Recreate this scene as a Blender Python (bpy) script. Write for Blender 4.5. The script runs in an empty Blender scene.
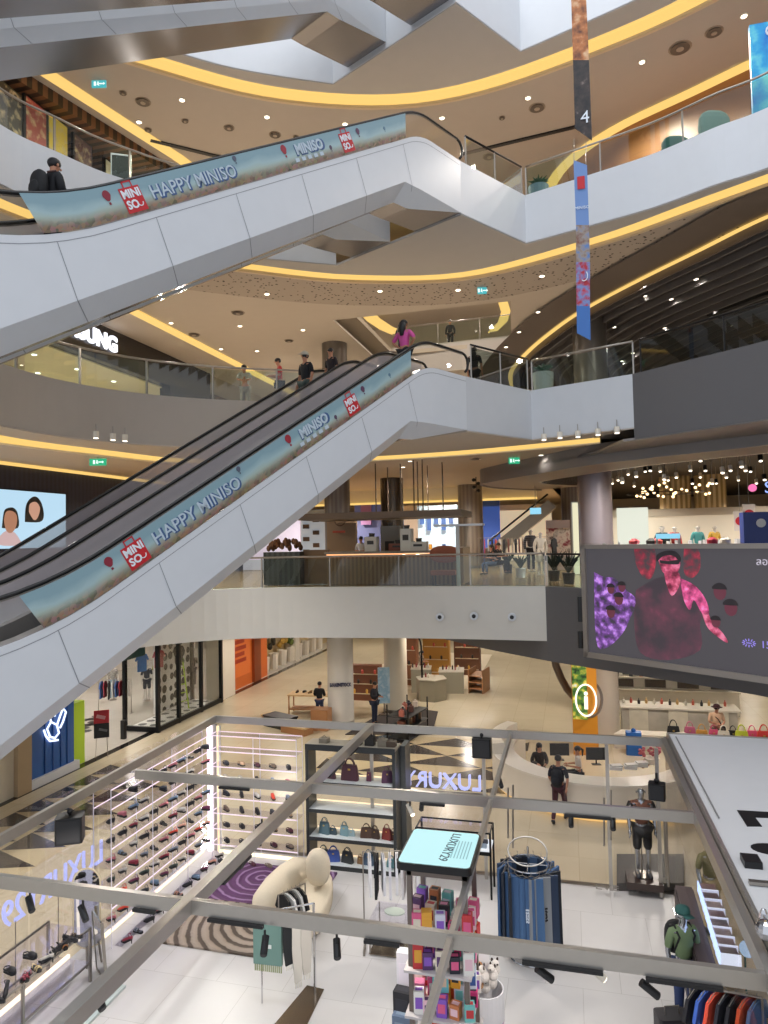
import bpy, bmesh, math, random
from math import sin, cos, tan, pi, radians, sqrt, atan2, hypot, floor
from mathutils import Vector, Matrix, geometry
random.seed(11)
scn = bpy.context.scene
C = scn.collection
# ---------------------------------------------------------------- camera
FOC = 690.0; PSI = radians(14.95); PIT = radians(2.2); ROL = radians(1.2); EYE = 7.45
_f = (-sin(PSI)*cos(PIT), cos(PSI)*cos(PIT), sin(PIT))
_R = (cos(PSI), sin(PSI), 0.0)
_U = (sin(PSI)*sin(PIT), -cos(PSI)*sin(PIT), cos(PIT))
_r = tuple(_R[i]*cos(ROL)-_U[i]*sin(ROL) for i in range(3))
_u = tuple(_U[i]*cos(ROL)+_R[i]*sin(ROL) for i in range(3))
cd = bpy.data.cameras.new('camera'); cam = bpy.data.objects.new('camera', cd); C.objects.link(cam)
cd.sensor_fit = 'HORIZONTAL'; cd.sensor_width = 36.0; cd.lens = 36.0*FOC/768.0
cd.clip_start = 0.05; cd.clip_end = 400
cam.matrix_world = Matrix(((_r[0], _u[0], -_f[0], 0), (_r[1], _u[1], -_f[1], 0), (_r[2], _u[2], -_f[2], EYE), (0, 0, 0, 1)))
scn.camera = cam
# ---------------------------------------------------------------- light and exposure
scn.view_settings.view_transform = 'Standard'; scn.view_settings.look = 'None'
scn.view_settings.gamma = 1.0; scn.view_settings.use_curve_mapping = False
scn.view_settings.exposure = 0.08
w = bpy.data.worlds.new('world'); scn.world = w; w.use_nodes = True
bg = w.node_tree.nodes['Background']
bg.inputs[0].default_value = (0.78, 0.83, 0.92, 1); bg.inputs[1].default_value = 1.0
scn.cycles.max_bounces = 8; scn.cycles.transparent_max_bounces = 24
scn.cycles.diffuse_bounces = 3; scn.cycles.glossy_bounces = 3
scn.cycles.sample_clamp_indirect = 3.0
scn.cycles.caustics_reflective = False; scn.cycles.caustics_refractive = False
scn.cycles.use_denoising = True
def bulb(loc, power, col=(1,0.86,0.68), r=0.12, spot=None, name='fixture_and_fill_lamp'):  # shared by downlight fixtures and added fill lamps
    ld = bpy.data.lights.new(name, 'SPOT' if spot else 'POINT'); ld.energy = power; ld.color = col; ld.shadow_soft_size = r
    if spot: ld.spot_size = radians(spot); ld.spot_blend = 0.6
    o = bpy.data.objects.new(name, ld); C.objects.link(o); o.location = loc; return o
WARM = (1,0.92,0.83); NEUT = (1,0.92,0.84); COOL = (0.93,0.96,1)
for x in (-21,-13,-5.5,2.5,10):  # fixtureless fill lamps added in a grid on every level
    for y in (23,30,37,45):
        bulb((x,y,4.3), 480, WARM if x > -16 else NEUT, 0.3, 160)          # ground floor, added fill
        bulb((x,y+1,9.3 if y > 30 else 9.8), 750, WARM, 0.1, 165)            # level two
        if not (x == -5.5 and y == 30): bulb((x,y,15.2), 760 if x < 1 else 240, WARM if x < 1 else NEUT, 0.1, 165)   # level three
        bulb((x,y-1,20.9), 850, WARM, 0.1, 165)                            # level four
for x,y,z in ((-20,17,4.2),(-20,20.5,4.2),(-21,25.5,4.2)): bulb((x,y,z), 260, NEUT, 0.2, 160)
for x,y in ((-20,18),(-20,23),(-20,27)): bulb((x,y,14.0), 500, NEUT, 0.2, 160)
for x,y in ((-12.5,16.5),(-13,21),(3.5,20.5),(7.5,17.5)): bulb((x,y,20.8), 350, WARM, 0.06, 150); bulb((x,y,9.4), 250, WARM, 0.06, 165) if x < 0 else None; bulb((x,y,15.1), 300 if x < 0 else 120, WARM, 0.06, 165)  # extra small fill lamps added near the coves, no fixtures
sky = bpy.data.lights.new('atrium_fill_light', 'AREA'); sky.shape = 'RECTANGLE'; sky.size = 14; sky.size_y = 12; sky.energy = 1800; sky.color = (0.92,0.96,1)  # unseen overhead area lamp, added to brighten the atrium
so_l = bpy.data.objects.new('atrium_fill_light', sky); C.objects.link(so_l); so_l.location = (-3.5, 9, 32)
for x,y in ((-12.2,9.5),(-12.6,13.2),(-12.0,17)): bulb((x,y,9.95), 1000, COOL, 0.06, 130)  # unseen spots added to brighten the floor left of the kiosk
for x in (-7.4,-3,0.4):
    for y in (9,13.8): bulb((x,y,3.05), 130, NEUT, 0.05, 160)              # kiosk track lights
# ---------------------------------------------------------------- where the camera ray meets a plane (layout arithmetic)
def ray(px, py):
    a = (px-384)/FOC; b = (512-py)/FOC
    return tuple(_f[i]+a*_r[i]+b*_u[i] for i in range(3))
def atz(px, py, z):
    d = ray(px, py); t = (z-EYE)/d[2]; return Vector((d[0]*t, d[1]*t, z))
def aty(px, py, Y):
    d = ray(px, py); t = Y/d[1]; return Vector((d[0]*t, Y, EYE+d[2]*t))
def atx(px, py, X):
    d = ray(px, py); t = X/d[0]; return Vector((X, d[1]*t, EYE+d[2]*t))
# ---------------------------------------------------------------- materials
def lin(h):
    if not isinstance(h, str): return (h[0], h[1], h[2], 1)
    v = [int(h[i:i+2], 16)/255 for i in (0, 2, 4)]
    return tuple((c/12.92 if c <= 0.04045 else ((c+0.055)/1.055)**2.4) for c in v)+(1,)
_mats = {}
def mat(name, col, rough=0.5, metal=0.0, var=0.0, vscale=3.0, emit=None, es=1.0, bump=0.0, bscale=40, coat=0.0, alpha=1.0, spec=0.5, sheen=0.0):
    if name in _mats: return _mats[name]
    m = bpy.data.materials.new(name); m.use_nodes = True; nt = m.node_tree; b = nt.nodes['Principled BSDF']
    c = lin(col); b.inputs['Base Color'].default_value = c
    b.inputs['Roughness'].default_value = rough; b.inputs['Metallic'].default_value = metal
    b.inputs['Specular IOR Level'].default_value = spec
    if coat: b.inputs['Coat Weight'].default_value = coat
    tc = nt.nodes.new('ShaderNodeTexCoord')
    nz = nt.nodes.new('ShaderNodeTexNoise'); nz.inputs['Scale'].default_value = vscale; nz.inputs['Detail'].default_value = 4
    nt.links.new(tc.outputs['Object'], nz.inputs['Vector'])
    v = max(var, 0.03)
    mr = nt.nodes.new('ShaderNodeMapRange'); mr.inputs[3].default_value = 1-v; mr.inputs[4].default_value = 1+v
    nt.links.new(nz.outputs[0], mr.inputs[0])
    hs = nt.nodes.new('ShaderNodeHueSaturation'); hs.inputs['Color'].default_value = c
    nt.links.new(mr.outputs[0], hs.inputs['Value']); nt.links.new(hs.outputs[0], b.inputs['Base Color'])
    if emit:
        b.inputs['Emission Color'].default_value = lin(emit); b.inputs['Emission Strength'].default_value = es
    if bump:
        n2 = nt.nodes.new('ShaderNodeTexNoise'); n2.inputs['Scale'].default_value = bscale
        nt.links.new(tc.outputs['Object'], n2.inputs['Vector'])
        bp = nt.nodes.new('ShaderNodeBump'); bp.inputs['Strength'].default_value = bump; bp.inputs['Distance'].default_value = 0.02
        nt.links.new(n2.outputs[0], bp.inputs['Height']); nt.links.new(bp.outputs[0], b.inputs['Normal'])
    _mats[name] = m; return m
def glow(name, col, s=1.0):
    if name in _mats: return _mats[name]
    m = bpy.data.materials.new(name); m.use_nodes = True; nt = m.node_tree; b = nt.nodes['Principled BSDF']
    b.inputs['Base Color'].default_value = (0.02, 0.02, 0.02, 1); b.inputs['Roughness'].default_value = 0.6
    b.inputs['Emission Color'].default_value = lin(col); b.inputs['Emission Strength'].default_value = s
    _mats[name] = m; return m
def glass(name, tint='ffffff', refl=0.12, rough=0.02):
    if name in _mats: return _mats[name]
    m = bpy.data.materials.new(name); m.use_nodes = True; nt = m.node_tree; nt.nodes.clear()
    o = nt.nodes.new('ShaderNodeOutputMaterial'); mx = nt.nodes.new('ShaderNodeMixShader')
    t = nt.nodes.new('ShaderNodeBsdfTransparent'); t.inputs[0].default_value = lin(tint)
    g = nt.nodes.new('ShaderNodeBsdfGlossy'); g.inputs['Roughness'].default_value = rough
    lw = nt.nodes.new('ShaderNodeLayerWeight'); lw.inputs[0].default_value = 0.25
    mr = nt.nodes.new('ShaderNodeMapRange'); mr.inputs[3].default_value = refl*0.5; mr.inputs[4].default_value = min(1, refl*4)
    nt.links.new(lw.outputs['Fresnel'], mr.inputs[0]); nt.links.new(mr.outputs[0], mx.inputs[0])
    nt.links.new(t.outputs[0], mx.inputs[1]); nt.links.new(g.outputs[0], mx.inputs[2]); nt.links.new(mx.outputs[0], o.inputs[0])
    _mats[name] = m; return m
def frosted(name, col, k):
    if name in _mats: return _mats[name]
    m = mat(name, col, 0.35); nt = m.node_tree; o = nt.nodes['Material Output']; mx = nt.nodes.new('ShaderNodeMixShader'); t = nt.nodes.new('ShaderNodeBsdfTransparent')
    mx.inputs[0].default_value = k; nt.links.new(t.outputs[0], mx.inputs[1]); nt.links.new(nt.nodes['Principled BSDF'].outputs[0], mx.inputs[2]); nt.links.new(mx.outputs[0], o.inputs[0]); return m
def nodes_of(m): return m.node_tree, m.node_tree.nodes['Principled BSDF']
def band_mat(name, cols, scale, axis=0, rough=0.5, metal=0.0, duty=0.5):
    """two-colour stripes along one object axis"""
    if name in _mats: return _mats[name]
    m = mat(name, cols[0], rough, metal); nt, b = nodes_of(m)
    tc = nt.nodes.new('ShaderNodeTexCoord'); sp = nt.nodes.new('ShaderNodeSeparateXYZ'); nt.links.new(tc.outputs['Object'], sp.inputs[0])
    a = nt.nodes.new('ShaderNodeMath'); a.operation = 'MULTIPLY'; a.inputs[1].default_value = scale; nt.links.new(sp.outputs[axis], a.inputs[0])
    f = nt.nodes.new('ShaderNodeMath'); f.operation = 'FRACT'; nt.links.new(a.outputs[0], f.inputs[0])
    g = nt.nodes.new('ShaderNodeMath'); g.operation = 'GREATER_THAN'; g.inputs[1].default_value = duty; nt.links.new(f.outputs[0], g.inputs[0])
    mx = nt.nodes.new('ShaderNodeMix'); mx.data_type = 'RGBA'; nt.links.new(g.outputs[0], mx.inputs[0])
    mx.inputs[6].default_value = lin(cols[0]); mx.inputs[7].default_value = lin(cols[1]); nt.links.new(mx.outputs[2], b.inputs['Base Color'])
    return m
def tile_mat(name, col, line, w_, h_, rough=0.2, mortar=0.008, off=0.0, var=0.06):
    if name in _mats: return _mats[name]
    m = mat(name, col, rough); nt, b = nodes_of(m)
    tc = nt.nodes.new('ShaderNodeTexCoord'); br = nt.nodes.new('ShaderNodeTexBrick')
    nt.links.new(tc.outputs['Object'], br.inputs['Vector'])
    br.offset = off; br.inputs['Scale'].default_value = 1.0; br.inputs['Brick Width'].default_value = w_; br.inputs['Row Height'].default_value = h_
    br.inputs['Mortar Size'].default_value = mortar; br.inputs['Mortar Smooth'].default_value = 0.1
    c = lin(col); br.inputs['Color1'].default_value = c; br.inputs['Color2'].default_value = tuple(x*(1-var) for x in c[:3])+(1,)
    br.inputs['Mortar'].default_value = lin(line)
    nz = nt.nodes.new('ShaderNodeTexNoise'); nz.inputs['Scale'].default_value = 1.3; nz.inputs['Detail'].default_value = 5; nt.links.new(tc.outputs['Object'], nz.inputs['Vector'])
    mr = nt.nodes.new('ShaderNodeMapRange'); mr.inputs[3].default_value = 0.94; mr.inputs[4].default_value = 1.05; nt.links.new(nz.outputs[0], mr.inputs[0])
    hs = nt.nodes.new('ShaderNodeHueSaturation'); nt.links.new(br.outputs[0], hs.inputs['Color']); nt.links.new(mr.outputs[0], hs.inputs['Value'])
    nt.links.new(hs.outputs[0], b.inputs['Base Color'])
    return m
def dots_mat(name, base, dot, scale, thr, rough=0.6, rand=1.0):
    if name in _mats: return _mats[name]
    m = mat(name, base, rough); nt, b = nodes_of(m)
    tc = nt.nodes.new('ShaderNodeTexCoord'); vo = nt.nodes.new('ShaderNodeTexVoronoi'); vo.inputs['Scale'].default_value = scale; vo.inputs['Randomness'].default_value = rand
    nt.links.new(tc.outputs['Object'], vo.inputs['Vector'])
    g = nt.nodes.new('ShaderNodeMath'); g.operation = 'LESS_THAN'; g.inputs[1].default_value = thr; nt.links.new(vo.outputs['Distance'], g.inputs[0])
    mx = nt.nodes.new('ShaderNodeMix'); mx.data_type = 'RGBA'; nt.links.new(g.outputs[0], mx.inputs[0])
    mx.inputs[6].default_value = lin(base); mx.inputs[7].default_value = lin(dot); nt.links.new(mx.outputs[2], b.inputs['Base Color'])
    return m
def ramp_mat(name, stops, scale=3.0, rough=0.5, emit=0.0, detail=4, coord='Object'):
    if name in _mats: return _mats[name]
    m = mat(name, stops[0][1], rough); nt, b = nodes_of(m)
    tc = nt.nodes.new('ShaderNodeTexCoord'); nz = nt.nodes.new('ShaderNodeTexNoise'); nz.inputs['Scale'].default_value = scale; nz.inputs['Detail'].default_value = detail
    nt.links.new(tc.outputs[coord], nz.inputs['Vector'])
    r = nt.nodes.new('ShaderNodeValToRGB'); nt.links.new(nz.outputs[0], r.inputs[0])
    e = r.color_ramp.elements
    e[0].position, e[1].position = stops[0][0], stops[-1][0]; e[0].color = lin(stops[0][1]); e[1].color = lin(stops[-1][1])
    for p, c in stops[1:-1]: x = e.new(p); x.color = lin(c)
    nt.links.new(r.outputs[0], b.inputs['Base Color'])
    if emit: nt.links.new(r.outputs[0], b.inputs['Emission Color']); b.inputs['Emission Strength'].default_value = emit
    return m
# ---------------------------------------------------------------- mesh helper
def wm(o):
    m = Matrix.Identity(4)
    while o is not None:
        m = o.matrix_basis @ m; o = o.parent
    return m
class MB:
    def __init__(s, M=None): s.v = []; s.f = []; s.M = M or Matrix.Identity(4); s.uv = {}
    def add(s, vs, fs):
        n = len(s.v); s.v += [s.M @ Vector(p) for p in vs]; s.f += [[i+n for i in q] for q in fs]; return s
    def box(s, x0, x1, y0, y1, z0, z1):
        return s.add([(x0,y0,z0),(x1,y0,z0),(x1,y1,z0),(x0,y1,z0),(x0,y0,z1),(x1,y0,z1),(x1,y1,z1),(x0,y1,z1)],
                     [(0,3,2,1),(4,5,6,7),(0,1,5,4),(1,2,6,5),(2,3,7,6),(3,0,4,7)])
    def cbox(s, c, d, rz=0, rx=0, ry=0):
        k = s.M; s.M = k @ Matrix.Translation(c) @ Matrix.Rotation(rz,4,'Z') @ Matrix.Rotation(ry,4,'Y') @ Matrix.Rotation(rx,4,'X')
        s.box(-d[0]/2,d[0]/2,-d[1]/2,d[1]/2,-d[2]/2,d[2]/2); s.M = k; return s
    def rbox(s, c, d, r=0.02, n=3, rz=0):
        """box with rounded vertical edges"""
        k = s.M; s.M = k @ Matrix.Translation(c) @ Matrix.Rotation(rz,4,'Z')
        hx, hy = d[0]/2-r, d[1]/2-r; p = []
        for cx, cy, a0 in ((hx,hy,0),(-hx,hy,90),(-hx,-hy,180),(hx,-hy,270)):
            for i in range(n+1):
                a = radians(a0+90*i/n); p.append((cx+r*cos(a), cy+r*sin(a)))
        s.prism(p, -d[2]/2, d[2]/2); s.M = k; return s
    def prism(s, poly, z0, z1):
        n = len(poly)
        vs = [(x,y,z0) for x,y in poly]+[(x,y,z1) for x,y in poly]
        tri = geometry.tessellate_polygon([[Vector((x,y,0)) for x,y in poly]])
        fs = [(i,(i+1)%n,n+(i+1)%n,n+i) for i in range(n)]
        fs += [tuple(t) for t in tri] + [tuple(n+i for i in t) for t in tri]
        return s.add(vs, fs)
    def wall(s, pts, z0, z1, t=0.06):
        """upright strip along a plan polyline, thickness t to its left"""
        n = len(pts); q = offset(pts, t)
        vs = [(p[0],p[1],z0) for p in pts]+[(p[0],p[1],z1) for p in pts]+[(p[0],p[1],z0) for p in q]+[(p[0],p[1],z1) for p in q]
        fs = []
        for i in range(n-1):
            fs += [(i,i+1,n+i+1,n+i),(2*n+i+1,2*n+i,3*n+i,3*n+i+1),(n+i,n+i+1,3*n+i+1,3*n+i),(i+1,i,2*n+i,2*n+i+1)]
        fs += [(0,n,3*n,2*n),(n-1,2*n+n-1,4*n-1,2*n-1)]
        return s.add(vs, fs)
    def strip(s, a, b, z0, z1=None):
        """flat ribbon between two plan polylines of equal length"""
        z1 = z0 if z1 is None else z1; n = len(a)
        return s.add([(p[0],p[1],z0) for p in a]+[(p[0],p[1],z1) for p in b], [(i,i+1,n+i+1,n+i) for i in range(n-1)])
    def lathe(s, prof, c=(0,0,0), n=20, sx=1, sy=1):
        vs = []; fs = []; m = len(prof)
        for i in range(n):
            a = 2*pi*i/n
            for r, z in prof: vs.append((c[0]+r*cos(a)*sx, c[1]+r*sin(a)*sy, c[2]+z))
        for i in range(n):
            j = (i+1)%n
            for k in range(m-1): fs.append((i*m+k, j*m+k, j*m+k+1, i*m+k+1))
        fs.append([i*m for i in range(n)][::-1]); fs.append([i*m+m-1 for i in range(n)])
        return s.add(vs, fs)
    def cyl(s, a, b, r, r2=None, n=10):
        return s.tube([a, b], [r, r if r2 is None else r2], n)
    def tube(s, pts, r, n=8, closed=False):
        P = [Vector(p) for p in pts]; m = len(P)
        R = r if isinstance(r, (list, tuple)) else [r]*m
        vs = []; fs = []; side = None
        for i in range(m):
            if closed: t = P[(i+1)%m]-P[i-1]
            else: t = P[min(i+1,m-1)]-P[max(i-1,0)]
            if t.length < 1e-9: t = Vector((0,0,1))
            t.normalize()
            if side is None: side = t.orthogonal().normalized()
            side = (side - t*side.dot(t)); side = side.normalized() if side.length > 1e-6 else t.orthogonal().normalized()
            o = t.cross(side)
            for k in range(n):
                a = 2*pi*k/n; vs.append(P[i]+(side*cos(a)+o*sin(a))*R[i])
        for i in range(m if closed else m-1):
            j = (i+1)%m
            for k in range(n): fs.append((i*n+k, i*n+(k+1)%n, j*n+(k+1)%n, j*n+k))
        if not closed: fs.append(list(range(n))[::-1]); fs.append([(m-1)*n+k for k in range(n)])
        return s.add(vs, fs)
    def ell(s, c, r, n=12, m=8, pw=1.0):
        vs = [(c[0],c[1],c[2]-r[2])]; fs = []
        for j in range(1, m):
            b = -pi/2+pi*j/m
            for i in range(n):
                a = 2*pi*i/n
                q = lambda t: math.copysign(abs(t)**pw, t)
                vs.append((c[0]+r[0]*q(cos(a))*q(cos(b)), c[1]+r[1]*q(sin(a))*q(cos(b)), c[2]+r[2]*q(sin(b))))
        vs.append((c[0],c[1],c[2]+r[2])); T = len(vs)-1
        for i in range(n):
            fs.append((0,1+(i+1)%n,1+i)); fs.append((T,T-n+i,T-n+(i+1)%n))
            for j in range(m-2): a = 1+j*n; fs.append((a+i,a+(i+1)%n,a+n+(i+1)%n,a+n+i))
        return s.add(vs, fs)
    def quad(s, a, b, c, d): return s.add([a,b,c,d],[(0,1,2,3)])
    def build(s, name, m, parent=None, smooth=False, uvf=None):
        inv = wm(parent).inverted() if parent is not None else Matrix.Identity(4)
        vs = [inv @ v for v in s.v]
        me = bpy.data.meshes.new(name); me.from_pydata(vs, [], s.f); me.validate(); me.update()
        bm = bmesh.new(); bm.from_mesh(me); bmesh.ops.recalc_face_normals(bm, faces=bm.faces); bm.to_mesh(me); bm.free()
        if uvf:
            uv = me.uv_layers.new(name='uv')
            for l in me.loops: uv.data[l.index].uv = uvf(s.v[l.vertex_index])
        if smooth: me.shade_smooth()
        if smooth == 'auto': me.set_sharp_from_angle(angle=radians(40))
        o = bpy.data.objects.new(name, me); C.objects.link(o)
        if m is not None: me.materials.append(m)
        if parent is not None: o.parent = parent
        return o
def offset(pts, t):
    q = []; n = len(pts)
    for i in range(n):
        a = Vector(pts[max(i-1,0)][:2]); b = Vector(pts[min(i+1,n-1)][:2]); p = Vector(pts[i][:2])
        d1 = (p-a).normalized() if (p-a).length > 1e-6 else (b-p).normalized()
        d2 = (b-p).normalized() if (b-p).length > 1e-6 else d1
        n1 = Vector((-d1.y,d1.x)); n2 = Vector((-d2.y,d2.x)); m = (n1+n2)
        m = m.normalized() if m.length > 1e-6 else n1
        k = 1/max(0.35, m.dot(n1)); q.append((p.x+m.x*t*k, p.y+m.y*t*k))
    return q
def smooth_path(pts, k=6):
    """Catmull-Rom through plan points"""
    out = []; n = len(pts)
    for i in range(n-1):
        p0, p1, p2, p3 = (Vector(pts[j]) for j in (max(i-1,0), i, i+1, min(i+2,n-1)))
        for s_ in range(k):
            t = s_/k; out.append(tuple(0.5*((2*p1)+(p2-p0)*t+(2*p0-5*p1+4*p2-p3)*t*t+(3*p1-p0-3*p2+p3)*t**3)))
    out.append(tuple(pts[-1])); return out
def thing(name, label, cat, loc=(0,0,0), rz=0, group=None):
    o = bpy.data.objects.new(name, None); C.objects.link(o); o.empty_display_size = 0.1
    o.location = loc; o.rotation_euler = (0,0,rz); return tag(o, label, cat, group)
def tag(o, label, cat, group=None, kind=None):
    if label: o['label'] = label
    if cat: o['category'] = cat
    if group: o['group'] = group
    if kind: o['kind'] = kind
    return o
def struct(name, mb, m, smooth=False, uvf=None):
    o = mb.build(name, m, None, smooth, uvf); o['kind'] = 'structure'; return o
def L(o): return wm(o)          # author parts in a thing's own axes: MB(L(t))
_kids = {}
def dup(o, loc=None, rz=None, label=None, group=None, parent=None, swap=None, kids=None):
    c = o.copy(); C.objects.link(c); c.parent = parent
    if loc is not None: c.location = loc
    if rz is not None: c.rotation_euler = (0,0,rz)
    if label: c['label'] = label
    if group: c['group'] = group
    if swap and o.type == 'MESH':
        for k, mm in swap.items():
            if k in o.name: c.material_slots[0].link = 'OBJECT'; c.material_slots[0].material = mm
    for ch in list(o.children): dup(ch, parent=c, swap=swap)
    return c
def text(name, body, size, M, m, parent=None, ext=0.01, align='CENTER', font_sx=1.0, bold=0.0, fit=None):
    cu = bpy.data.curves.new(name, 'FONT'); cu.body = body; cu.size = size; cu.extrude = ext; cu.align_x = align; cu.align_y = 'CENTER'
    cu.resolution_u = 3; cu.offset = bold
    tmp = bpy.data.objects.new(name, cu); cu.materials.append(m); C.objects.link(tmp)
    dg = bpy.context.evaluated_depsgraph_get(); me = bpy.data.meshes.new_from_object(tmp.evaluated_get(dg)); bpy.data.objects.remove(tmp)
    me.materials.clear(); me.materials.append(m)
    if fit: font_sx = fit/max(1e-3, max(v.co.x for v in me.vertices)-min(v.co.x for v in me.vertices))
    o = bpy.data.objects.new(name, me); C.objects.link(o)
    if parent is not None: o.parent = parent; M = wm(parent).inverted() @ M
    o.matrix_basis = M @ Matrix.Diagonal((font_sx,1,1,1)); return o
def frame(o, x, y):
    """matrix from origin, x direction, y direction"""
    x = Vector(x).normalized(); y = Vector(y); y = (y-x*y.dot(x)).normalized(); z = x.cross(y)
    return Matrix(((x[0],y[0],z[0],o[0]),(x[1],y[1],z[1],o[1]),(x[2],y[2],z[2],o[2]),(0,0,0,1)))
ORD = ['first','second','third','fourth','fifth','sixth','seventh','eighth','ninth','tenth','eleventh','twelfth','thirteenth','fourteenth','fifteenth','sixteenth','seventeenth','eighteenth','nineteenth','twentieth']
# common materials
M_WHITE = mat('white_fascia', 'd9dbde', 0.35, var=0.02)
M_WHITE2 = mat('white_panel', 'd6d9dd', 0.32, var=0.02)
M_TAN = mat('warm_plaster', 'bcb2a6', 0.7, var=0.02)
M_SOFFIT = mat('soffit_plaster', 'b4b0ac', 0.7)
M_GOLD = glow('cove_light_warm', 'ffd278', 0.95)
M_GREY = mat('dark_grey_cladding', '5f5d5e', 0.45, var=0.02)
M_GREY2 = mat('mid_grey_cladding', '858180', 0.4, var=0.02)
M_DARK = mat('black_paint', '141416', 0.4)
M_BLACKM = mat('black_metal', '1a1a1c', 0.35, 0.6)
M_STEEL = mat('brushed_steel', 'a09a92', 0.28, 0.9, var=0.05, vscale=8)
M_CHROME = mat('chrome', 'd0d0d2', 0.12, 1.0)
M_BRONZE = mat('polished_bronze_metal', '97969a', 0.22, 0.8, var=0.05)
M_GLASS = glass('clear_glass', 'fafbfa', 0.06)
M_GLASSD = glass('smoked_glass', '9aa39c', 0.16)
M_GLASSG = glass('green_edge_glass', 'd6e6de', 0.14)
M_LAMP = glow('lamp_face', 'fff3dc', 4.0)
M_LED = glow('white_led', 'ffe9f2', 2.2)
M_WOOD = band_mat('timber_slats', ('8a6846', '63482f'), 9, 0, 0.5)
M_WOODP = mat('timber_panel', 'a07048', 0.45, var=0.15, vscale=2)
M_SKIN = mat('skin', 'b98264', 0.55)
M_HAIR = mat('black_hair', '120e0d', 0.5)
M_RUB = mat('black_rubber', '0d0d0e', 0.35)
M_CREAM = mat('cream_paint', 'e6dccb', 0.6)
def M(col, rough=0.6, metal=0.0): return mat('colour_'+col+('m' if metal else ''), col, rough, metal)
# ================================================================ SETTING
def resample(pts, n):
    P = [Vector(p[:2]) for p in pts]; d = [0]
    for i in range(1, len(P)): d.append(d[-1]+(P[i]-P[i-1]).length)
    out = []; j = 0
    for k in range(n):
        t = d[-1]*k/(n-1)
        while j < len(P)-2 and d[j+1] < t: j += 1
        u = (t-d[j])/max(1e-9, d[j+1]-d[j]); p = P[j].lerp(P[j+1], u); out.append((p.x, p.y))
    return out
LA = (-2.37, 17.06); LB = (-0.9, 19.35)
left5 = smooth_path([(-12.6,9),(-12.5,12.4),(-11.4,15),(-9.34,17.35),(-6.42,19.15)])
left4 = smooth_path([(-12.1,9),(-12.1,12.4),(-11.65,13.8),(-11.0,15.2),(-9.3,17.3),(-6.42,19.15)])
left3 = smooth_path([(-11.4,9),(-11.85,12.1),(-11.8,13.9),(-11.2,15.5),(-10.2,16.75),(-8.9,17.75),(-6.42,19.15)])
right5 = smooth_path([LB,(0.8,18.75),(2.35,18.15),(3.6,17.4),(4.7,16.85),(7,15),(9,12),(9.5,9)])
right3 = smooth_path([LB,(1.66,18.25)],3)
right3g = smooth_path([(1.66,18.25),(2.94,17.1),(4.2,15.95),(7,13),(9,10),(9.3,8)])
edge5 = left5+[LA]+right5; edge4 = left4+[LA]+right5; edge3 = left3+[LA]+right3
edge3all = edge3+right3g[1:]
edge2w = smooth_path([(-13.2,9),(-13.1,13),(-12.4,16.2),(-10.9,18.4),(-9,19.45),(-6.3,19.8),(-3.5,19.95),(-0.68,19.85)])
edge2g = smooth_path([(-0.68,19.85),(1.7,18.0),(3.95,16.2),(6.6,13.2),(8.5,9)])
edge2 = edge2w+edge2g[1:]
def outer(e): return e+[(30,e[-1][1]),(30,60),(-34,60),(-34,e[0][1])]
G_TILE = tile_mat('floor_polished_stone', 'd4c5a8', 'bfae90', 1.2, 1.2, 0.24, 0.006)
K_TILE = tile_mat('floor_white_tile', 'cbc8c6', 'a9a5a1', 1.2, 1.2, 0.38, 0.004, 0.5)
S_TILE = tile_mat('floor_shop_concrete', 'cfc9be', 'b8b2a6', 1.5, 1.5, 0.2, 0.004)
W_TILE = band_mat('floor_wood_strips', ('a88a5e', '7c6546'), 2.2, 1, 0.2, 0.0, 0.8)
struct('floor', MB().prism([(-16.1,0),(30,0),(30,60),(-16.1,60)], -0.2, 0.0), G_TILE)
struct('floor_left_shops', MB().prism([(-34,0),(-16.1,0),(-16.1,60),(-34,60)], -0.2, 0.0), S_TILE)
struct('floor_kiosk', MB().prism([(-8.9,2.2),(1.85,2.2),(1.85,15.45),(-8.9,15.45)], 0.002, 0.02), K_TILE)
struct('floor_kiosk_trim', MB().box(-9.0,1.95,15.45,15.6,0.001,0.03), M_STEEL)
# patterned band of triangles round the kiosk
lt = MB(); dk = MB()
def tri_cells(x0, x1, y0, y1, w_, h_, flip):
    nx = round((x1-x0)/w_); ny = round((y1-y0)/h_)
    for i in range(nx):
        for j in range(ny):
            a, b = x0+i*w_, y0+j*h_
            if flip: dk.add([(a,b,.009),(a+w_,b+h_*.5,.009),(a,b+h_,.009)], [(0,1,2)])
            elif (i+j) % 2 == 0: dk.add([(a,b,.009),(a+w_,b,.009),(a+w_,b+h_,.009)], [(0,1,2)])
            else: dk.add([(a,b,.009),(a+w_,b,.009),(a,b+h_,.009)], [(0,1,2)])
lt.box(-15.2,-12.2,10.0,20.4,0.001,0.006); lt.box(-8.2,-1.6,20.4,25.6,0.001,0.006)
tri_cells(-15.2,-12.2,10.0,20.4,1.5,1.04,True); tri_cells(-8.2,-1.6,20.4,25.6,1.32,1.04,False)
struct('floor_pattern_light', lt, mat('beige_stone','d0bd98',0.15)); struct('floor_pattern_dark', dk, mat('charcoal_stone','4a4440',0.15))
dd = MB()
for px,py in ((84,720),(87,725),(92,719),(93,722),(95,724),(84,728),(86,731),(97,716)):
    q = atz(px,py,.004); dd.lathe([(.22,0),(.22,.004)],(q.x,q.y,0.001),14)
struct('floor_dots', dd, M_DARK)
struct('floor_threshold', MB().box(-16.25,-15.95,8,50,0.001,0.012), mat('black_stone','1d1b1a',0.12))
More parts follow.
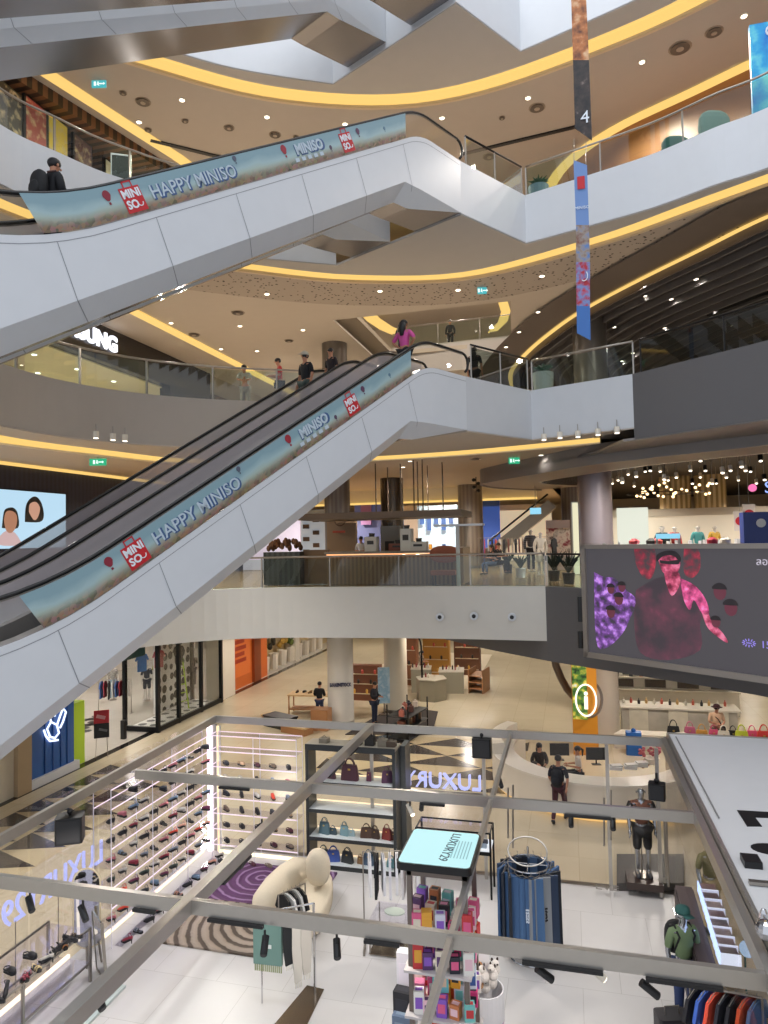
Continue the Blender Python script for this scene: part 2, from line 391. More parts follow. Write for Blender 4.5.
# ---- level 2
struct('floor_level_two', MB().prism(outer(offset(edge2,0.1)), 5.6, 5.88), W_TILE)
struct('ceiling_ground', MB().prism(outer(offset(edge2,0.3)), 4.52, 4.58), M_SOFFIT)
struct('wall_fascia_level_two', MB().wall(edge2w, 4.5, 6.02, 0.2), mat('fascia_cream_white','d5d0c6',0.4))
struct('wall_fascia_level_two_grey', MB().wall(edge2g, 3.95, 6.02, 0.2), M_GREY)
struct('wall_bulkhead_grey', MB().wall(smooth_path([(-9,30),(-6.5,26.4),(-4.5,23.9),(-2.6,21.7),(-0.68,19.86)]), 3.95, 4.55, 0.2), M_GREY)
# ---- level 3
FL3 = 11.35
struct('floor_level_three', MB().prism(outer(offset(edge3all,0.1)), FL3-0.2, FL3), mat('beige_floor','bcae9a',0.2))
struct('wall_fascia_level_three', MB().wall(left3, 10.1, 11.45, 0.2), mat('fascia_warm','b5aca2',0.5))
struct('wall_fascia_landing_three', MB().wall([LA]+right3, 10.1, 11.45, 0.2), mat('fascia_cool','c9cbce',0.4))
struct('wall_fascia_level_three_grey', MB().wall(right3g, 9.8, 11.45, 0.2), M_GREY)
# ---- level 4
FL4 = 16.8
def with_hole(poly, hole, z0, z1):
    m_ = MB(); P = [Vector((x,y,0)) for x,y in poly]; H = [Vector((x,y,0)) for x,y in hole]
    tr = geometry.tessellate_polygon([P,H]); al = poly+hole
    m_.add([(x,y,z0) for x,y in al]+[(x,y,z1) for x,y in al], [tuple(t) for t in tr]+[tuple(len(al)+i for i in t) for t in tr])
    k = len(hole)
    for i in range(k):
        a, b = hole[i], hole[(i+1)%k]; m_.quad((a[0],a[1],z0),(b[0],b[1],z0),(b[0],b[1],z1),(a[0],a[1],z1))
    return m_
HOLE = [(-8.2,24.0),(-1.7,24.0),(-2.4,33.2),(-8.2,33.2)]
struct('floor_level_four', with_hole(outer(offset(edge4,0.1)), HOLE, FL4-0.2, FL4), mat('beige_floor','bcae9a',0.2))
struct('wall_fascia_level_four', MB().wall(left4, 15.6, 16.95, 0.2), M_WHITE)
struct('wall_fascia_landing_four', MB().wall([LA]+right5, 15.6, 16.95, 0.2), M_WHITE)
struct('wall_fascia_far_void', MB().wall([(-9,33.4),(0,33.0)], 15.6, 17.0, 0.3), mat('fascia_warm','b5aca2',0.5))
# ---- level 5
struct('floor_level_five', MB().prism(outer(offset(edge5,0.1)), 22.1, 22.4), mat('beige_floor','bcae9a',0.2))
struct('wall_fascia_level_five', MB().wall(edge5, 21.1, 22.6, 0.2), M_WHITE)
# soffits: inner ring, lit cove, outer ceiling
def soffit(tag_, edge, ring2, z, wid, m_in, m_out, cut=None, hole=None, drop=0.06):
    n = 60; r2 = resample(smooth_path(ring2), n); r1 = resample(offset(r2, -wid), n)
    e = offset(edge, 0.02)
    poly = e+r1[::-1]
    struct('ceiling_ring_'+tag_, MB().prism(poly, z-0.03, z+0.03), m_in)
    struct('trim_cove_lip_'+tag_, MB().wall(r1, z, z+0.32, 0.03), m_in)
    struct('trim_cove_edge_'+tag_, MB().wall(r2, z-drop, z+0.32, 0.10), mat('cove_lip','cdb896',0.5))
    struct('trim_cove_glowing_wall_'+tag_, MB().wall(offset(r2,-0.03), z+0.02, z+0.30, 0.02), M_GOLD)  # trough wall itself glows: cove light put into its emission
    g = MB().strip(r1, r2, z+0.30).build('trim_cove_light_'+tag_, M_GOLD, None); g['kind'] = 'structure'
    out = outer(offset(r2, 0.10))
    if hole: struct('ceiling_'+tag_, with_hole(out, hole, z-0.02, z+0.05), m_out)
    else: struct('ceiling_'+tag_, MB().prism(out, z-0.02, z+0.05), m_out)
    return r1, r2
R5 = [(-14.2,8),(-13.9,12),(-12.6,15.3),(-11,17.16),(-8.5,19.24),(-5.2,20.65),(-2.23,20.83),(1.26,19.97),(3.92,18.87),(7.5,16.5),(11,12),(12,8)]
R4 = [(-13.4,8),(-13.3,12),(-12.7,14.4),(-11.3,16.9),(-9.0,18.8),(-6.4,20.5),(-2.8,21.4),(1.1,20.0),(3.4,18.6),(6.9,16.2),(10.5,12),(11.5,8)]
R3 = [(-13.4,8),(-13.5,12),(-13.6,14.2),(-13.0,17),(-12.2,19.5),(-9.5,21.4),(-5.7,21.8),(-2.4,21.4),(0.93,20.3)]
soffit('level_five', edge5, R5, 21.1, 0.62, M_SOFFIT, mat('ceiling_level_four','aea59c',0.7))
soffit('level_four', edge4, R4, 15.6, 0.55, M_SOFFIT, M_TAN, hole=HOLE)
# level 3 soffit stops at the grey ring on the right
r2 = resample(smooth_path(R3), 50); r1 = resample(offset(r2, -0.75), 50)
e3 = offset(edge3, 0.02)
struct('ceiling_ring_level_three', MB().prism(e3+r1[::-1], 10.07, 10.13), mat('soffit_l3','c8beb2',0.7))
struct('trim_cove_lip_level_three', MB().wall(r1, 10.1, 10.4, 0.03), M_SOFFIT)
struct('trim_cove_edge_level_three', MB().wall(r2, 10.0, 10.4, 0.1), M_CREAM)
struct('trim_cove_glowing_wall_three', MB().wall(offset(r2,-0.03), 10.04, 10.38, 0.02), M_GOLD)  # emissive trough wall, the light it would catch is in the material
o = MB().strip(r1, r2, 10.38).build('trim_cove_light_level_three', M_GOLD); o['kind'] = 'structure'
struct('ceiling_patch_grey', MB().prism([(0.7,20.6),(1.1,18.9),(1.8,18.2),(3.4,17.2),(4.4,18.4),(1.6,20.9)], 10.16, 10.2), M_GREY2)
ringB = smooth_path([(-1.2,32.5),(-3.0,30),(-3.36,27.5),(-2.6,25.9),(-1.0,23.6),(0.6,21.4),(2.6,19.8),(4.7,18.3),(7.5,15.5),(10,11)])
struct('ceiling_level_two', MB().prism(offset(r2,0.1)+ringB[6:][::-1][0:0]+[(0.93,20.9),(-1.0,23.6),(-2.6,25.9),(-3.36,27.5),(-3.0,30),(-1.2,32.5),(0,60),(-34,60),(-34,8)], 10.08, 10.14), mat('ceiling_l2','d3c6b4',0.7))
struct('wall_ring_grey', MB().wall(ringB, 9.5, 10.1, 0.08), M_GREY2)
iB = offset(ringB, 2.3)
struct('ceiling_soffit_grey', MB().prism(offset(right3g,0.02)+[(11,9),(10,11)]+ringB[6:][::-1]+[(0.93,20.4),(1.4,18.4)], 9.78, 9.84), M_GREY2)
struct('ceiling_ring_band', MB().strip(ringB, resample(iB, len(ringB)), 9.55), mat('ring_soffit','8f867c',0.5))
struct('wall_ring_inner', MB().wall(resample(iB, len(ringB)), 9.55, 10.35, 0.08), M_BRONZE)
struct('ceiling_right_shops', MB().prism([(0.5,33),(-1,60),(30,60),(30,8),(11,9)]+iB[::-1][:-2], 10.3, 10.36), mat('dark_ceiling','3a3532',0.7))
struct('wall_bulkhead_cream', MB().box(-17,-1.5,36,36.3,9.35,10.1), M_CREAM)
o = MB().box(-17,-1.5,35.7,36.0,9.3,9.4).build('trim_cove_light_far', M_GOLD); o['kind']='structure'
# perforated band on the level four soffit
p0 = resample(offset(resample(smooth_path(R4[3:10]),40), 0.12), 40); p1 = resample(offset(p0, 2.1), 40)
struct('ceiling_perforated_band', MB().strip(p0, p1, 15.57), dots_mat('perforated_panel', 'a89c90', '352c26', 6.2, 0.23, 0.7))
# dark slatted ceiling to the right of level three
arc = smooth_path([(6.9,18.0),(5.19, 19.43),(3.87, 21.18),(2.43, 23.09),(0.97, 25.26),(-0.09, 27.31),(-1.4, 30.57),(-2.41, 34.19),(-2.6,38)])
arco = offset(arc, 1.6)
dark_slat = band_mat('slatted_dark_ceiling', ('2a2829', '474445'), 1.6, 0, 0.5, duty=0.7)
struct('ceiling_dark', MB().prism(arc+[(2,42),(30,42),(30,10),(12,12)], 15.50, 15.55), mat('dark_ceiling2','343132',0.5))
struct('trim_arc_light', MB().strip(resample(arc,50), resample(offset(arc,0.22),50), 15.46), M_GOLD)
struct('ceiling_arc_brown', MB().strip(resample(offset(arc,0.22),50), resample(arco,50), 15.5), mat('arc_brown','5c5048',0.5))
struct('wall_arc_lip', MB().wall(arc, 15.2, 15.55, -0.05), mat('arc_brown','5c5048',0.5))
# slat fins and openings in that ceiling
for k in range(14):
    q = offset(arc, -0.55-0.62*k); struct('ceiling_fin', MB().wall(q, 15.28, 15.5, 0.07), mat('fin_grey','5d5a5b',0.45))
for (x,y) in ((8.8,22.0),(7.0,26.0),(10.5,29.5)):
    struct('ceiling_recess', MB().cbox((x,y,15.36),(4.2,1.5,0.10), -0.9), mat('recess_black','0e0d0e',0.7))
# ---- walls
struct('wall_back', MB().box(-34,30,60,60.3,-0.2,30), mat('wall_back_cream','c9bca6',0.8))
struct('wall_left', MB().box(-34.3,-34,0,60,-0.2,30), mat('wall_back_cream','c9bca6',0.8))
struct('wall_right', MB().box(30,30.3,0,60,-0.2,30), mat('wall_back_cream','c9bca6',0.8))
# level two left: dark blue ribbed wall
struct('wall_blue_ribbed', MB().box(-17.3,-17.0,8,34,5.88,10.05), band_mat('blue_ribs', ('20243c','161930'), 5, 1, 0.4))
o = MB().box(-17.0,-16.75,10,34,10.0,10.07).build('trim_light_line_left', M_GOLD); o['kind']='structure'
# ground left wall
def zone(name, x0, x1, y0, y1, z0, z1, m): return struct(name, MB().box(x0,x1,y0,y1,z0,z1), m)
zone('wall_shop_cream', -16.6,-16.15, 8,17.75, 0,4.5, mat('cream_wall','dcd2bd',0.6))
zone('trim_pier_cream', -16.6,-16.0, 17.2,17.75, 0,4.5, mat('tan_pier','b59f80',0.6))
zone('wall_shop_header', -16.7,-16.52, 17.75,24.2, 4.3,4.5, mat('cream_wall','dcd2bd',0.6))
zone('trim_pier_white', -16.7,-15.95, 29.45,30.9, 0,4.5, M_CREAM)
zone('wall_shop_back', -26,-25.8, 14,44, 0,4.5, mat('shop_white','d8d2c8',0.7))
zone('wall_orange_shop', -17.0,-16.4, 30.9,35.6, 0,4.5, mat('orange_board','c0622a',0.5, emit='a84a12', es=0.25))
zone('trim_orange_door', -16.4,-16.25, 33.7,34.5, 0,3.6, mat('brown_door','8a3f1c',0.4))
zone('wall_far_shop', -17.6,-17.3, 35.6,50, 0,4.5, mat('far_shop','c9b184',0.6))
zone('trim_far_pier', -17.2,-16.5, 40.0,40.6, 0,4.5, M_CREAM)
zone('wall_far_cream', -18,-10, 52,52.3, 0,4.5, mat('far_cream','e2cf9f',0.6))
# level three left shop
zone('wall_shop_three_fascia', -16.9,-16.5, 12,29.8, 14.25,15.6, mat('sign_fascia','232024',0.25))
zone('wall_shop_three_back', -27,-26.8, 10,34, 11.35,15.6, mat('shop3','cfc2a4',0.7))
zone('ceiling_shop_three', -27,-16.9, 12,29.8, 14.2,14.26, mat('shop3c','e6dcc0',0.7))
zone('wall_shop_three_dark', -17.0,-16.5, 26.3,29.8, 11.35,14.25, mat('black_wall','26262a',0.2))
zone('trim_cove_line_three', -14.6,-14.2, 17,38, 15.50,15.56, M_GOLD)
zone('wall_three_rear', -16.7,2, 43,43.3, 11.35,15.6, M_TAN)
zone('wall_three_left_rear', -16.9,-16.6, 29.8,43, 11.35,15.6, mat('rear_left','a89a88',0.6))
# level four left shop front
zone('wall_shop_four', -17.4,-17.0, 10,24, 16.8,21.1, mat('dark_shop','3c2e24',0.5))
b = MB().prism([(-15.0,12),(-14.75,16),(-13.6,21.2),(-13.0,26),(-16.9,26),(-17,12)], 20.72, 21.1); struct('wall_slat_bulkhead_four', b, band_mat('slats_brown', ('6e4a30','2c1d14'), 3, 1, 0.5))
o = MB().strip([(-14.7,12),(-14.4,16.2),(-13.2,21.2),(-12.7,24)], [(-14.2,12),(-13.9,16.2),(-12.7,21.2),(-12.3,24)], 21.05).build('trim_cove_line_four', M_GOLD); o['kind']='structure'
zone('wall_four_rear', -17,3, 43,43.3, 16.8,21.1, M_TAN)
# level four right: curved timber wall with gold cove
tw = smooth_path([(-0.6,30),(0.2,26.5),(1.9,24.3),(4.6,22.6),(7.5,20.6),(10.2,17.5),(12,13)])
struct('wall_timber_curved', MB().wall(tw, 16.8, 21.1, 0.3), band_mat('timber_wall', ('93623c','865834'), 1.4, 2, 0.4, duty=0.97))
o = MB().strip(resample(tw,40), resample(offset(tw,-0.45),40), 21.04).build('trim_cove_timber', M_GOLD); o['kind']='structure'
# far glow beyond the second void (level four)
far = [(-3.6+4.6*cos(t), 44+9*sin(t)) for t in [pi*2*i/40 for i in range(41)]]
farb = [(-3.6+5.0*cos(t), 44+9.6*sin(t)) for t in [pi*2*i/40 for i in range(41)]]
# ================================================================ ESCALATORS
EH = radians(27.0); EU = Vector((sin(EH), cos(EH), 0)); EV = Vector((-cos(EH), sin(EH), 0)); SL = 0.612
EO = Vector((-2.37, 17.06, 0)); RUN = 5.45/SL
def esc_frame(v0, zt): return Matrix(((EU.x, EV.x, 0, EO.x+EV.x*v0),(EU.y, EV.y, 0, EO.y+EV.y*v0),(0,0,1,zt),(0,0,0,1)))
def esc_uz(px, py, v, zt):
    d = ray(px, py); n = EV; t = (v+EO.x*n.x+EO.y*n.y)/(d[0]*n.x+d[1]*n.y)
    x, y, z = d[0]*t, d[1]*t, EYE+d[2]*t
    return (x-EO.x)*EU.x+(y-EO.y)*EU.y, z-zt
UT = -1.6; UB = UT-RUN
def bend(u, ub, ut, rb=1.3, rt=0.45):      # straight incline with eased bends at both ends
    z = (u-ut)*SL; lo_ = (ub-ut)*SL
    if u > ut+rt: return 0.0
    if u > ut-rt: return -SL*(ut+rt-u)**2/(4*rt)
    if u < ub-rb: return lo_
    if u < ub+rb: return lo_+SL*(u-ub+rb)**2/(4*rb)
    return z
def deck(u): return bend(u, UB, UT)           # height of the white deck above the upper floor line
def mural_mat():
    m = mat('mural_print', '9fb8bc', 0.35); nt, b = nodes_of(m)
    uv = nt.nodes.new('ShaderNodeUVMap'); uv.uv_map = 'uv'; sp = nt.nodes.new('ShaderNodeSeparateXYZ'); nt.links.new(uv.outputs[0], sp.inputs[0])
    nz = nt.nodes.new('ShaderNodeTexNoise'); nz.inputs['Scale'].default_value = 1.1; nz.inputs['Detail'].default_value = 3; nt.links.new(uv.outputs[0], nz.inputs['Vector'])
    a = nt.nodes.new('ShaderNodeMath'); a.operation = 'MULTIPLY_ADD'; a.inputs[1].default_value = 0.5; nt.links.new(nz.outputs[0], a.inputs[0]); nt.links.new(sp.outputs[1], a.inputs[2])
    r = nt.nodes.new('ShaderNodeValToRGB'); nt.links.new(a.outputs[0], r.inputs[0]); e = r.color_ramp.elements
    e[0].position = 0.22; e[0].color = lin('5d6a5c'); e[1].position = 1.25/1.0 if False else 0.98; e[1].color = lin('86a4ae')
    for p, c in ((0.40,'8a9482'),(0.55,'a9b8ac'),(0.75,'a2bcc0')): x = e.new(p); x.color = lin(c)
    n2 = nt.nodes.new('ShaderNodeTexVoronoi'); n2.inputs['Scale'].default_value = 9; nt.links.new(uv.outputs[0], n2.inputs['Vector'])
    hs = nt.nodes.new('ShaderNodeHueSaturation'); hs.inputs['Saturation'].default_value = 0.35; hs.inputs['Value'].default_value = 0.7; nt.links.new(n2.outputs['Color'], hs.inputs['Color'])
    g = nt.nodes.new('ShaderNodeMapRange'); g.inputs[1].default_value = 0.42; g.inputs[2].default_value = 0.12; g.inputs[3].default_value = 0; g.inputs[4].default_value = 0.85; nt.links.new(sp.outputs[1], g.inputs[0])
    mx = nt.nodes.new('ShaderNodeMix'); mx.data_type = 'RGBA'; nt.links.new(g.outputs[0], mx.inputs[0]); nt.links.new(r.outputs[0], mx.inputs[6])
    br = nt.nodes.new('ShaderNodeMix'); br.data_type = 'RGBA'; br.blend_type = 'MULTIPLY'; br.inputs[0].default_value = 1; nt.links.new(hs.outputs[0], br.inputs[6]); br.inputs[7].default_value = lin('b8937c')
    nt.links.new(br.outputs[2], mx.inputs[7]); nt.links.new(mx.outputs[2], b.inputs['Base Color']); return m
MUR = mural_mat(); M_RED = mat('print_red','c3262f',0.4); M_PW = mat('print_white','e6ecf2',0.4); M_PB = mat('print_navy','46608c',0.4)
def ribbon(u0, u1, n=24):
    return sorted(set([u0+(u1-u0)*i/n for i in range(n+1)]+[u for u in [UT+q*0.15 for q in range(-4,4)]+[UB+q*0.33 for q in range(-6,5)] if u0 < u < u1]))
def escalator(v0, zt, label, mural, group, steps=True, lo=-13.5, hi=0.0, h2=0.36, ins=0.36, rise=5.45):
    F = esc_frame(v0, zt); e = thing('escalator', label, 'escalator', tuple(F @ Vector((hi,0.7,-1.3))), 0, group); W = 1.5
    us = ribbon(lo, hi, 20)
    h1 = 1.0
    kr = rise/5.45
    def deck(u): return kr*bend(u, UB, UT)
    def inc(u): return kr*bend(u, UB-1.5, UT, 0.9, 0.3)
    def fold(u): return inc(u)-h1 if u < UT-0.6 else -1.34+(inc(UT-0.6)-h1+1.34)*max(0.0, min(1, (UT-u)/0.6))
    def low(u): return fold(u)-h2*min(1, max(0.0, (-u)/1.7))
    def isf(u): return ins*min(1, max(0.0, (-u)/1.7))
    for side in (0, 1):
        m_ = MB(F); a = 0 if side == 0 else W; s_ = 1 if side == 0 else -1
        m_.add([(u,a,deck(u)) for u in us]+[(u,a,fold(u)) for u in us]+[(u,a+s_*isf(u),low(u)) for u in us],
               [(i,i+1,len(us)+i+1,len(us)+i) for i in range(len(us)-1)]+[(len(us)+i,len(us)+i+1,2*len(us)+i+1,2*len(us)+i) for i in range(len(us)-1)])
        m_.build('side_panel', M_WHITE2, e)
        # cladding joints
        j = MB(F)
        for u in [lo+0.4+1.55*k for k in range(8)]:
            if u > -0.4: continue
            y_ = a-s_*0.004
            j.add([(u,y_,deck(u)-0.12),(u+0.012,y_,deck(u)-0.12),(u+0.30,y_,fold(u+0.3)),(u+0.288,y_,fold(u+0.29)),
                   (u+0.62,a+s_*ins-s_*0.004,low(u+0.62)),(u+0.605,a+s_*ins-s_*0.004,low(u+0.605))],[(0,1,2,3),(3,2,4,5)])
        jl = [u for u in us]
        j.add([(u,a-s_*0.003,deck(u)-0.125) for u in jl]+[(u,a-s_*0.003,deck(u)-0.113) for u in jl],[(i,i+1,len(jl)+i+1,len(jl)+i) for i in range(len(jl)-1)])
        j.build('panel_joint', mat('joint_grey','8b8e94',0.5), e)
    sf = MB(F); k = len(us)
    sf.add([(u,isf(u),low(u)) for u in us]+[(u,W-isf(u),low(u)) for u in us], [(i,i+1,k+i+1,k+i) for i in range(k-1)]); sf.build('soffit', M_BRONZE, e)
    for q in (lo, hi): MB(F).add([(q,0,deck(q)),(q,W,deck(q)),(q,W,fold(q)),(q,W-isf(q),low(q)-0.001),(q,isf(q),low(q)-0.001),(q,0,fold(q))],[(0,1,2,3,4,5)]).build('end_plate', M_WHITE2, e)
    pl = MB(F)                                               # deck strips and inner skirts
    for a, b in ((0,0.28),(W-0.28,W)):
        pl.add([(u,a,deck(u)+0.002) for u in us]+[(u,b,deck(u)+0.002) for u in us], [(i,i+1,k+i+1,k+i) for i in range(k-1)])
        q = 0.28 if a == 0 else W-0.28
        pl.add([(u,q,deck(u)+0.002) for u in us]+[(u,q,deck(u)-0.30) for u in us], [(i,i+1,k+i+1,k+i) for i in range(k-1)])
    pl.build('skirt', mat('skirt_metal','8c8886',0.35,0.5), e)
    gl = lambda a: MB(F).add([(u,a,deck(u)) for u in us]+[(u,a,deck(u)+0.60) for u in us], [(i,i+1,k+i+1,k+i) for i in range(k-1)])
    FRO = frosted('frosted_panel','b8b0b2',.62); gl(0.10).build('glass_panel', FRO if not mural else M_GLASS, e); gl(W-0.10).build('glass_panel', FRO, e)
    for a in (0.10, W-0.10):
        P = [(lo, a, deck(lo)+0.62)]+[(u,a,deck(u)+0.62) for u in us]
        P = sorted(set(P)); tp = [(hi+0.25*sin(t), a, 0.62-0.25+0.25*cos(t)) for t in [pi*q/6 for q in range(1,6)]]
        MB(F).tube(P+tp, 0.035, 6).build('handrail', M_RUB, e, True)
        MB(F).tube([(p[0],p[1],p[2]-0.035) for p in P], 0.018, 5).build('rail_strip', M_STEEL, e)
    if steps:
        n = 22; st = None
        for i in range(n):
            u = UB+0.2+i*(RUN-0.2)/n; z = -5.45-0.25+0.06+(i+0.5)*5.45/n
            if st is None:
                st = MB(F).box(u,u+0.42,0.30,W-0.30,z-0.22,z).build('step', band_mat('step_ribs', ('5b5b5d','2d2d30'), 14, 0, 0.4, 0.6), e); u0, z0 = u, z; base = st
            else:
                c = base.copy(); C.objects.link(c); c.parent = e; c.location = (EU*(u-u0))+Vector((0,0,z-z0))
    fl = MB(F).box(UT,hi,0.28,W-0.28,-0.30,-0.12); fl.build('landing_plate', M_STEEL, e)
    if mural:
        un0, un1 = mural
        mu = ribbon(un0, un1, 20); kk = len(mu); sl = 0.16
        D0 = -0.012
        vs = [(u+ (sl if u == mu[0] else 0),D0,deck(u+(sl if u == mu[0] else 0))+0.015) for u in mu]+[(u-(sl if u == mu[0] else 0),D0,deck(u-(sl if u==mu[0] else 0))+0.585) for u in mu]
        Fi = F.inverted()
        MB(F).add(vs, [(i,i+1,kk+i+1,kk+i) for i in range(kk-1)]).build('mural_print', MUR, e, False, lambda p: (lambda q: (q.x/0.6, (q.z-deck(q.x))/0.6))(Fi @ p))
        d = Vector((1,0,SL)).normalized()
        def at(u, f, out=0.02): return F @ Vector((u, -out, deck(u)+0.6*f))
        X = (EU*1+Vector((0,0,SL))); Y = Vector((0,0,1))
        def tx(nm, body, u, f, size, m_, bold=0.01, sx=1.0, out=0.022):
            text(nm, body, size, frame(at(u,f,out), X, Y), m_, e, 0.003, 'CENTER', sx, bold)
        tx('lettering_shadow','HAPPY MINISO',-7.70,0.46,0.29,M_PB,0.012,1.0,0.018); tx('lettering','HAPPY MINISO',-7.73,0.49,0.29,mat('print_pale','bccbd6',0.4),0.002)
        tx('lettering_shadow','MINISO',-5.12,0.60,0.27,M_PB,0.014,1.0,0.018); tx('lettering','MINISO',-5.15,0.63,0.25,mat('print_pale','bccbd6',0.4),0.010); [MB(frame(at(-5.5+.16*q_,0.30,0.016), X, Y)).box(0,.11,-.035,.035,0,.004).build('small_print', mat('print_pale','bccbd6',0.4), e) for q_ in range(5)]
        for u in (-8.85,-4.1):                              # red shopping bag mark
            Fb = frame(at(u,0.5,0.016), X, Y)
            bg_ = MB(Fb).box(-0.19,0.19,-0.21,0.16,0,0.004).box(-0.09,-0.07,0.16,0.25,0,0.004).box(0.07,0.09,0.16,0.25,0,0.004).box(-0.09,0.09,0.23,0.25,0,0.004).build('bag_mark', M_RED, e)
            text('bag_lettering','MINI',0.17,Fb @ Matrix.Translation((0,0.06,0.008)),M_PW,e,0.002,'CENTER',1.0,0.006)
            text('bag_lettering','SO',0.17,Fb @ Matrix.Translation((-0.05,-0.10,0.008)),M_PW,e,0.002,'CENTER',1.0,0.006)
            MB(Fb).tube([(0.09+0.05*cos(t),-0.09+0.05*sin(t),0.008) for t in [pi+pi*q/8 for q in range(9)]],0.009,4).build('smile_mark', M_PW, e)
        for u,f,s_,c_ in ((-9.27,0.72,0.07,'8a2a3a'),(-6.93,0.86,0.045,'5a5f70'),(-5.8,0.76,0.075,'9c2f3c'),(-4.56,0.42,0.04,'5a4a60'),(-3.76,0.74,0.06,'5c3a56'),(-2.9,0.6,0.035,'5f7f95')):
            if s_ == 0: continue
            Fb = frame(at(u,f,0.016), X, Y)
            MB(Fb).prism([(s_*cos(t)*(1 if sin(t) > -0.3 else 0.8),s_*1.15*sin(t)) for t in [2*pi*q/14 for q in range(14)]],0,0.004).prism([(-s_*0.25,-s_*1.9),(s_*0.25,-s_*1.9),(s_*0.25,-s_*1.4),(-s_*0.25,-s_*1.4)],0,0.004).build('balloon_print', mat('balloon_'+c_,c_,0.4), e)
    return e
MU = (-10.35,-2.15)
ZB = 11.45
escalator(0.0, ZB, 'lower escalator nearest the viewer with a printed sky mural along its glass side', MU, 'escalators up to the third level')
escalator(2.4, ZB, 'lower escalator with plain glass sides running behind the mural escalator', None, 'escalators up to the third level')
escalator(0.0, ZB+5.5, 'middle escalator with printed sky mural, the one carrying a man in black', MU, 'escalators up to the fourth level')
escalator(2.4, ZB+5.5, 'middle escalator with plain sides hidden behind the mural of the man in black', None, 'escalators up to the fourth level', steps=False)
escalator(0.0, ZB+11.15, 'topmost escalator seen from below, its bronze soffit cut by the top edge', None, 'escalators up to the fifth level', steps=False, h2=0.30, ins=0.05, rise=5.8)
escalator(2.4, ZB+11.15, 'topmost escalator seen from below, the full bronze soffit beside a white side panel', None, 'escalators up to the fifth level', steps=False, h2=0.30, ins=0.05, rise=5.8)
# ================================================================ BALUSTRADES
def balustrade(path, z, label, h=0.95, step=2.0, post=True, m_g=None, rail=M_STEEL, off=0.1, group='glass balustrades along the floor edges', post_m=None):
    P = [Vector((*p,0)) for p in offset(path, off)] if off else [Vector((*p[:2],0)) for p in path]
    b = thing('glass_balustrade', label, 'balustrade', (P[0].x,P[0].y,z), 0, group)
    g = MB(); g.add([(p.x,p.y,z) for p in P]+[(p.x,p.y,z+h-0.06) for p in P], [(i,i+1,len(P)+i+1,len(P)+i) for i in range(len(P)-1)]); g.build('glass_panel', m_g or M_GLASSG, b)
    MB().tube([(p.x,p.y,z+h) for p in P], 0.028, 8).build('handrail', rail, b, True)
    if post:
        L_ = sum((P[i+1]-P[i]).length for i in range(len(P)-1)); n = max(2, round(L_/step)+1)
        for q in resample([(p.x,p.y) for p in P], n):
            MB().cbox((q[0],q[1]+0.02,z+h/2),(0.035,0.06,h-0.04)).build('post', post_m or M_STEEL, b)
    return b
ZP = lambda f: f+0.15
balustrade([p for p in left4 if p[1] > 11.5], 16.95, 'curved glass balustrade at upper left above the man on the escalator', 0.9)
balustrade([(-2.2,17.4), LB], 16.95, 'short slanting glass balustrade beside the top of the middle escalator', 0.85, 1.3, rail=M_BLACKM)
balustrade([p for p in right5 if p[1] > 10], 16.95, 'curved glass balustrade at upper right passing the hanging banner', 0.85)
balustrade([p for p in left3 if p[1] > 11], 11.45, 'curved glass balustrade at left in front of the lit phone shop', 0.95, 1.7, rail=M_STEEL)
balustrade([(-2.2,17.4), LB], 11.45, 'short glass balustrade beside the top of the lower escalator by the seated woman', 0.9, 1.4, rail=M_BLACKM)
balustrade(right3, 11.45, 'glass balustrade over the white landing in front of the tall grey column', 0.85, 2.4)
balustrade(right3g[1:], 11.45, 'smoked glass balustrade above the dark grey fascia at right', 0.85, 2.2, m_g=M_GLASSD, rail=M_BLACKM, post_m=M_BLACKM)
balustrade([p for p in edge2w if p[0] > -11], 6.02, 'straight glass balustrade before the timber bar on the second level', 0.92, 2.0)
balustrade(edge2g[:10], 6.02, 'short glass balustrade between the bar floor and the pink video screen', 0.9, 2.0, rail=M_BLACKM)
balustrade([(-8,33.2),(-1.8,32.9)], 17.0, 'far glass balustrade across the second void with people behind it', 1.0, 2.2)
# ================================================================ COLUMNS
def column(x, y, r, segs, label, band=None):
    c = thing('column', label, 'column', (x,y,0), 0, 'round columns')
    for nm, z0, z1, m_ in segs:
        MB().lathe([(r,z0),(r,z1)], (x,y,0), 32).build(nm, m_, c, 'auto')
        MB().lathe([(r+0.015,z0),(r+0.015,z0+0.12)], (x,y,0), 32).build('base_ring', M_STEEL, c, 'auto')
    return c
colw = mat('column_white','d8d3cb',0.25); colg = band_mat('column_grey_slats',('77716d','66605d'),6,0,0.35); cold = mat('column_bronze','6e6861',0.3,0.5); colt = band_mat('column_taupe',('8d7f70','7c6e60'),5,0,0.4)
column(0.98, 27.0, 0.62, [('shaft_ground',0,4.5,mat('column_pale','cbbfb0',0.3)),('shaft_level_two',5.88,10.1,mat('column_silver','a59ba0',0.25,0.4)),('shaft_level_three',11.35,15.6,cold),('shaft_level_four',16.8,21.1,colt)], 'tall round column rising through every level behind the hanging banner')
bc = column(-9.2, 27.0, 0.53, [('shaft_ground',0,4.5,colw),('shaft_level_two',5.88,10.1,colg),('shaft_level_three',11.35,15.6,cold),('shaft_level_four',16.8,21.1,colt)], 'round white column with a navy shoe brand name beside the shoe tables')
text('column_lettering','BIRKENSTOCK',0.2,frame((-9.025,26.47,1.62),(.95,.32,0),(0,0,1)),mat('navy_letters','1d2450',0.4),bc,0.02,'CENTER',1,0.006,fit=.86)
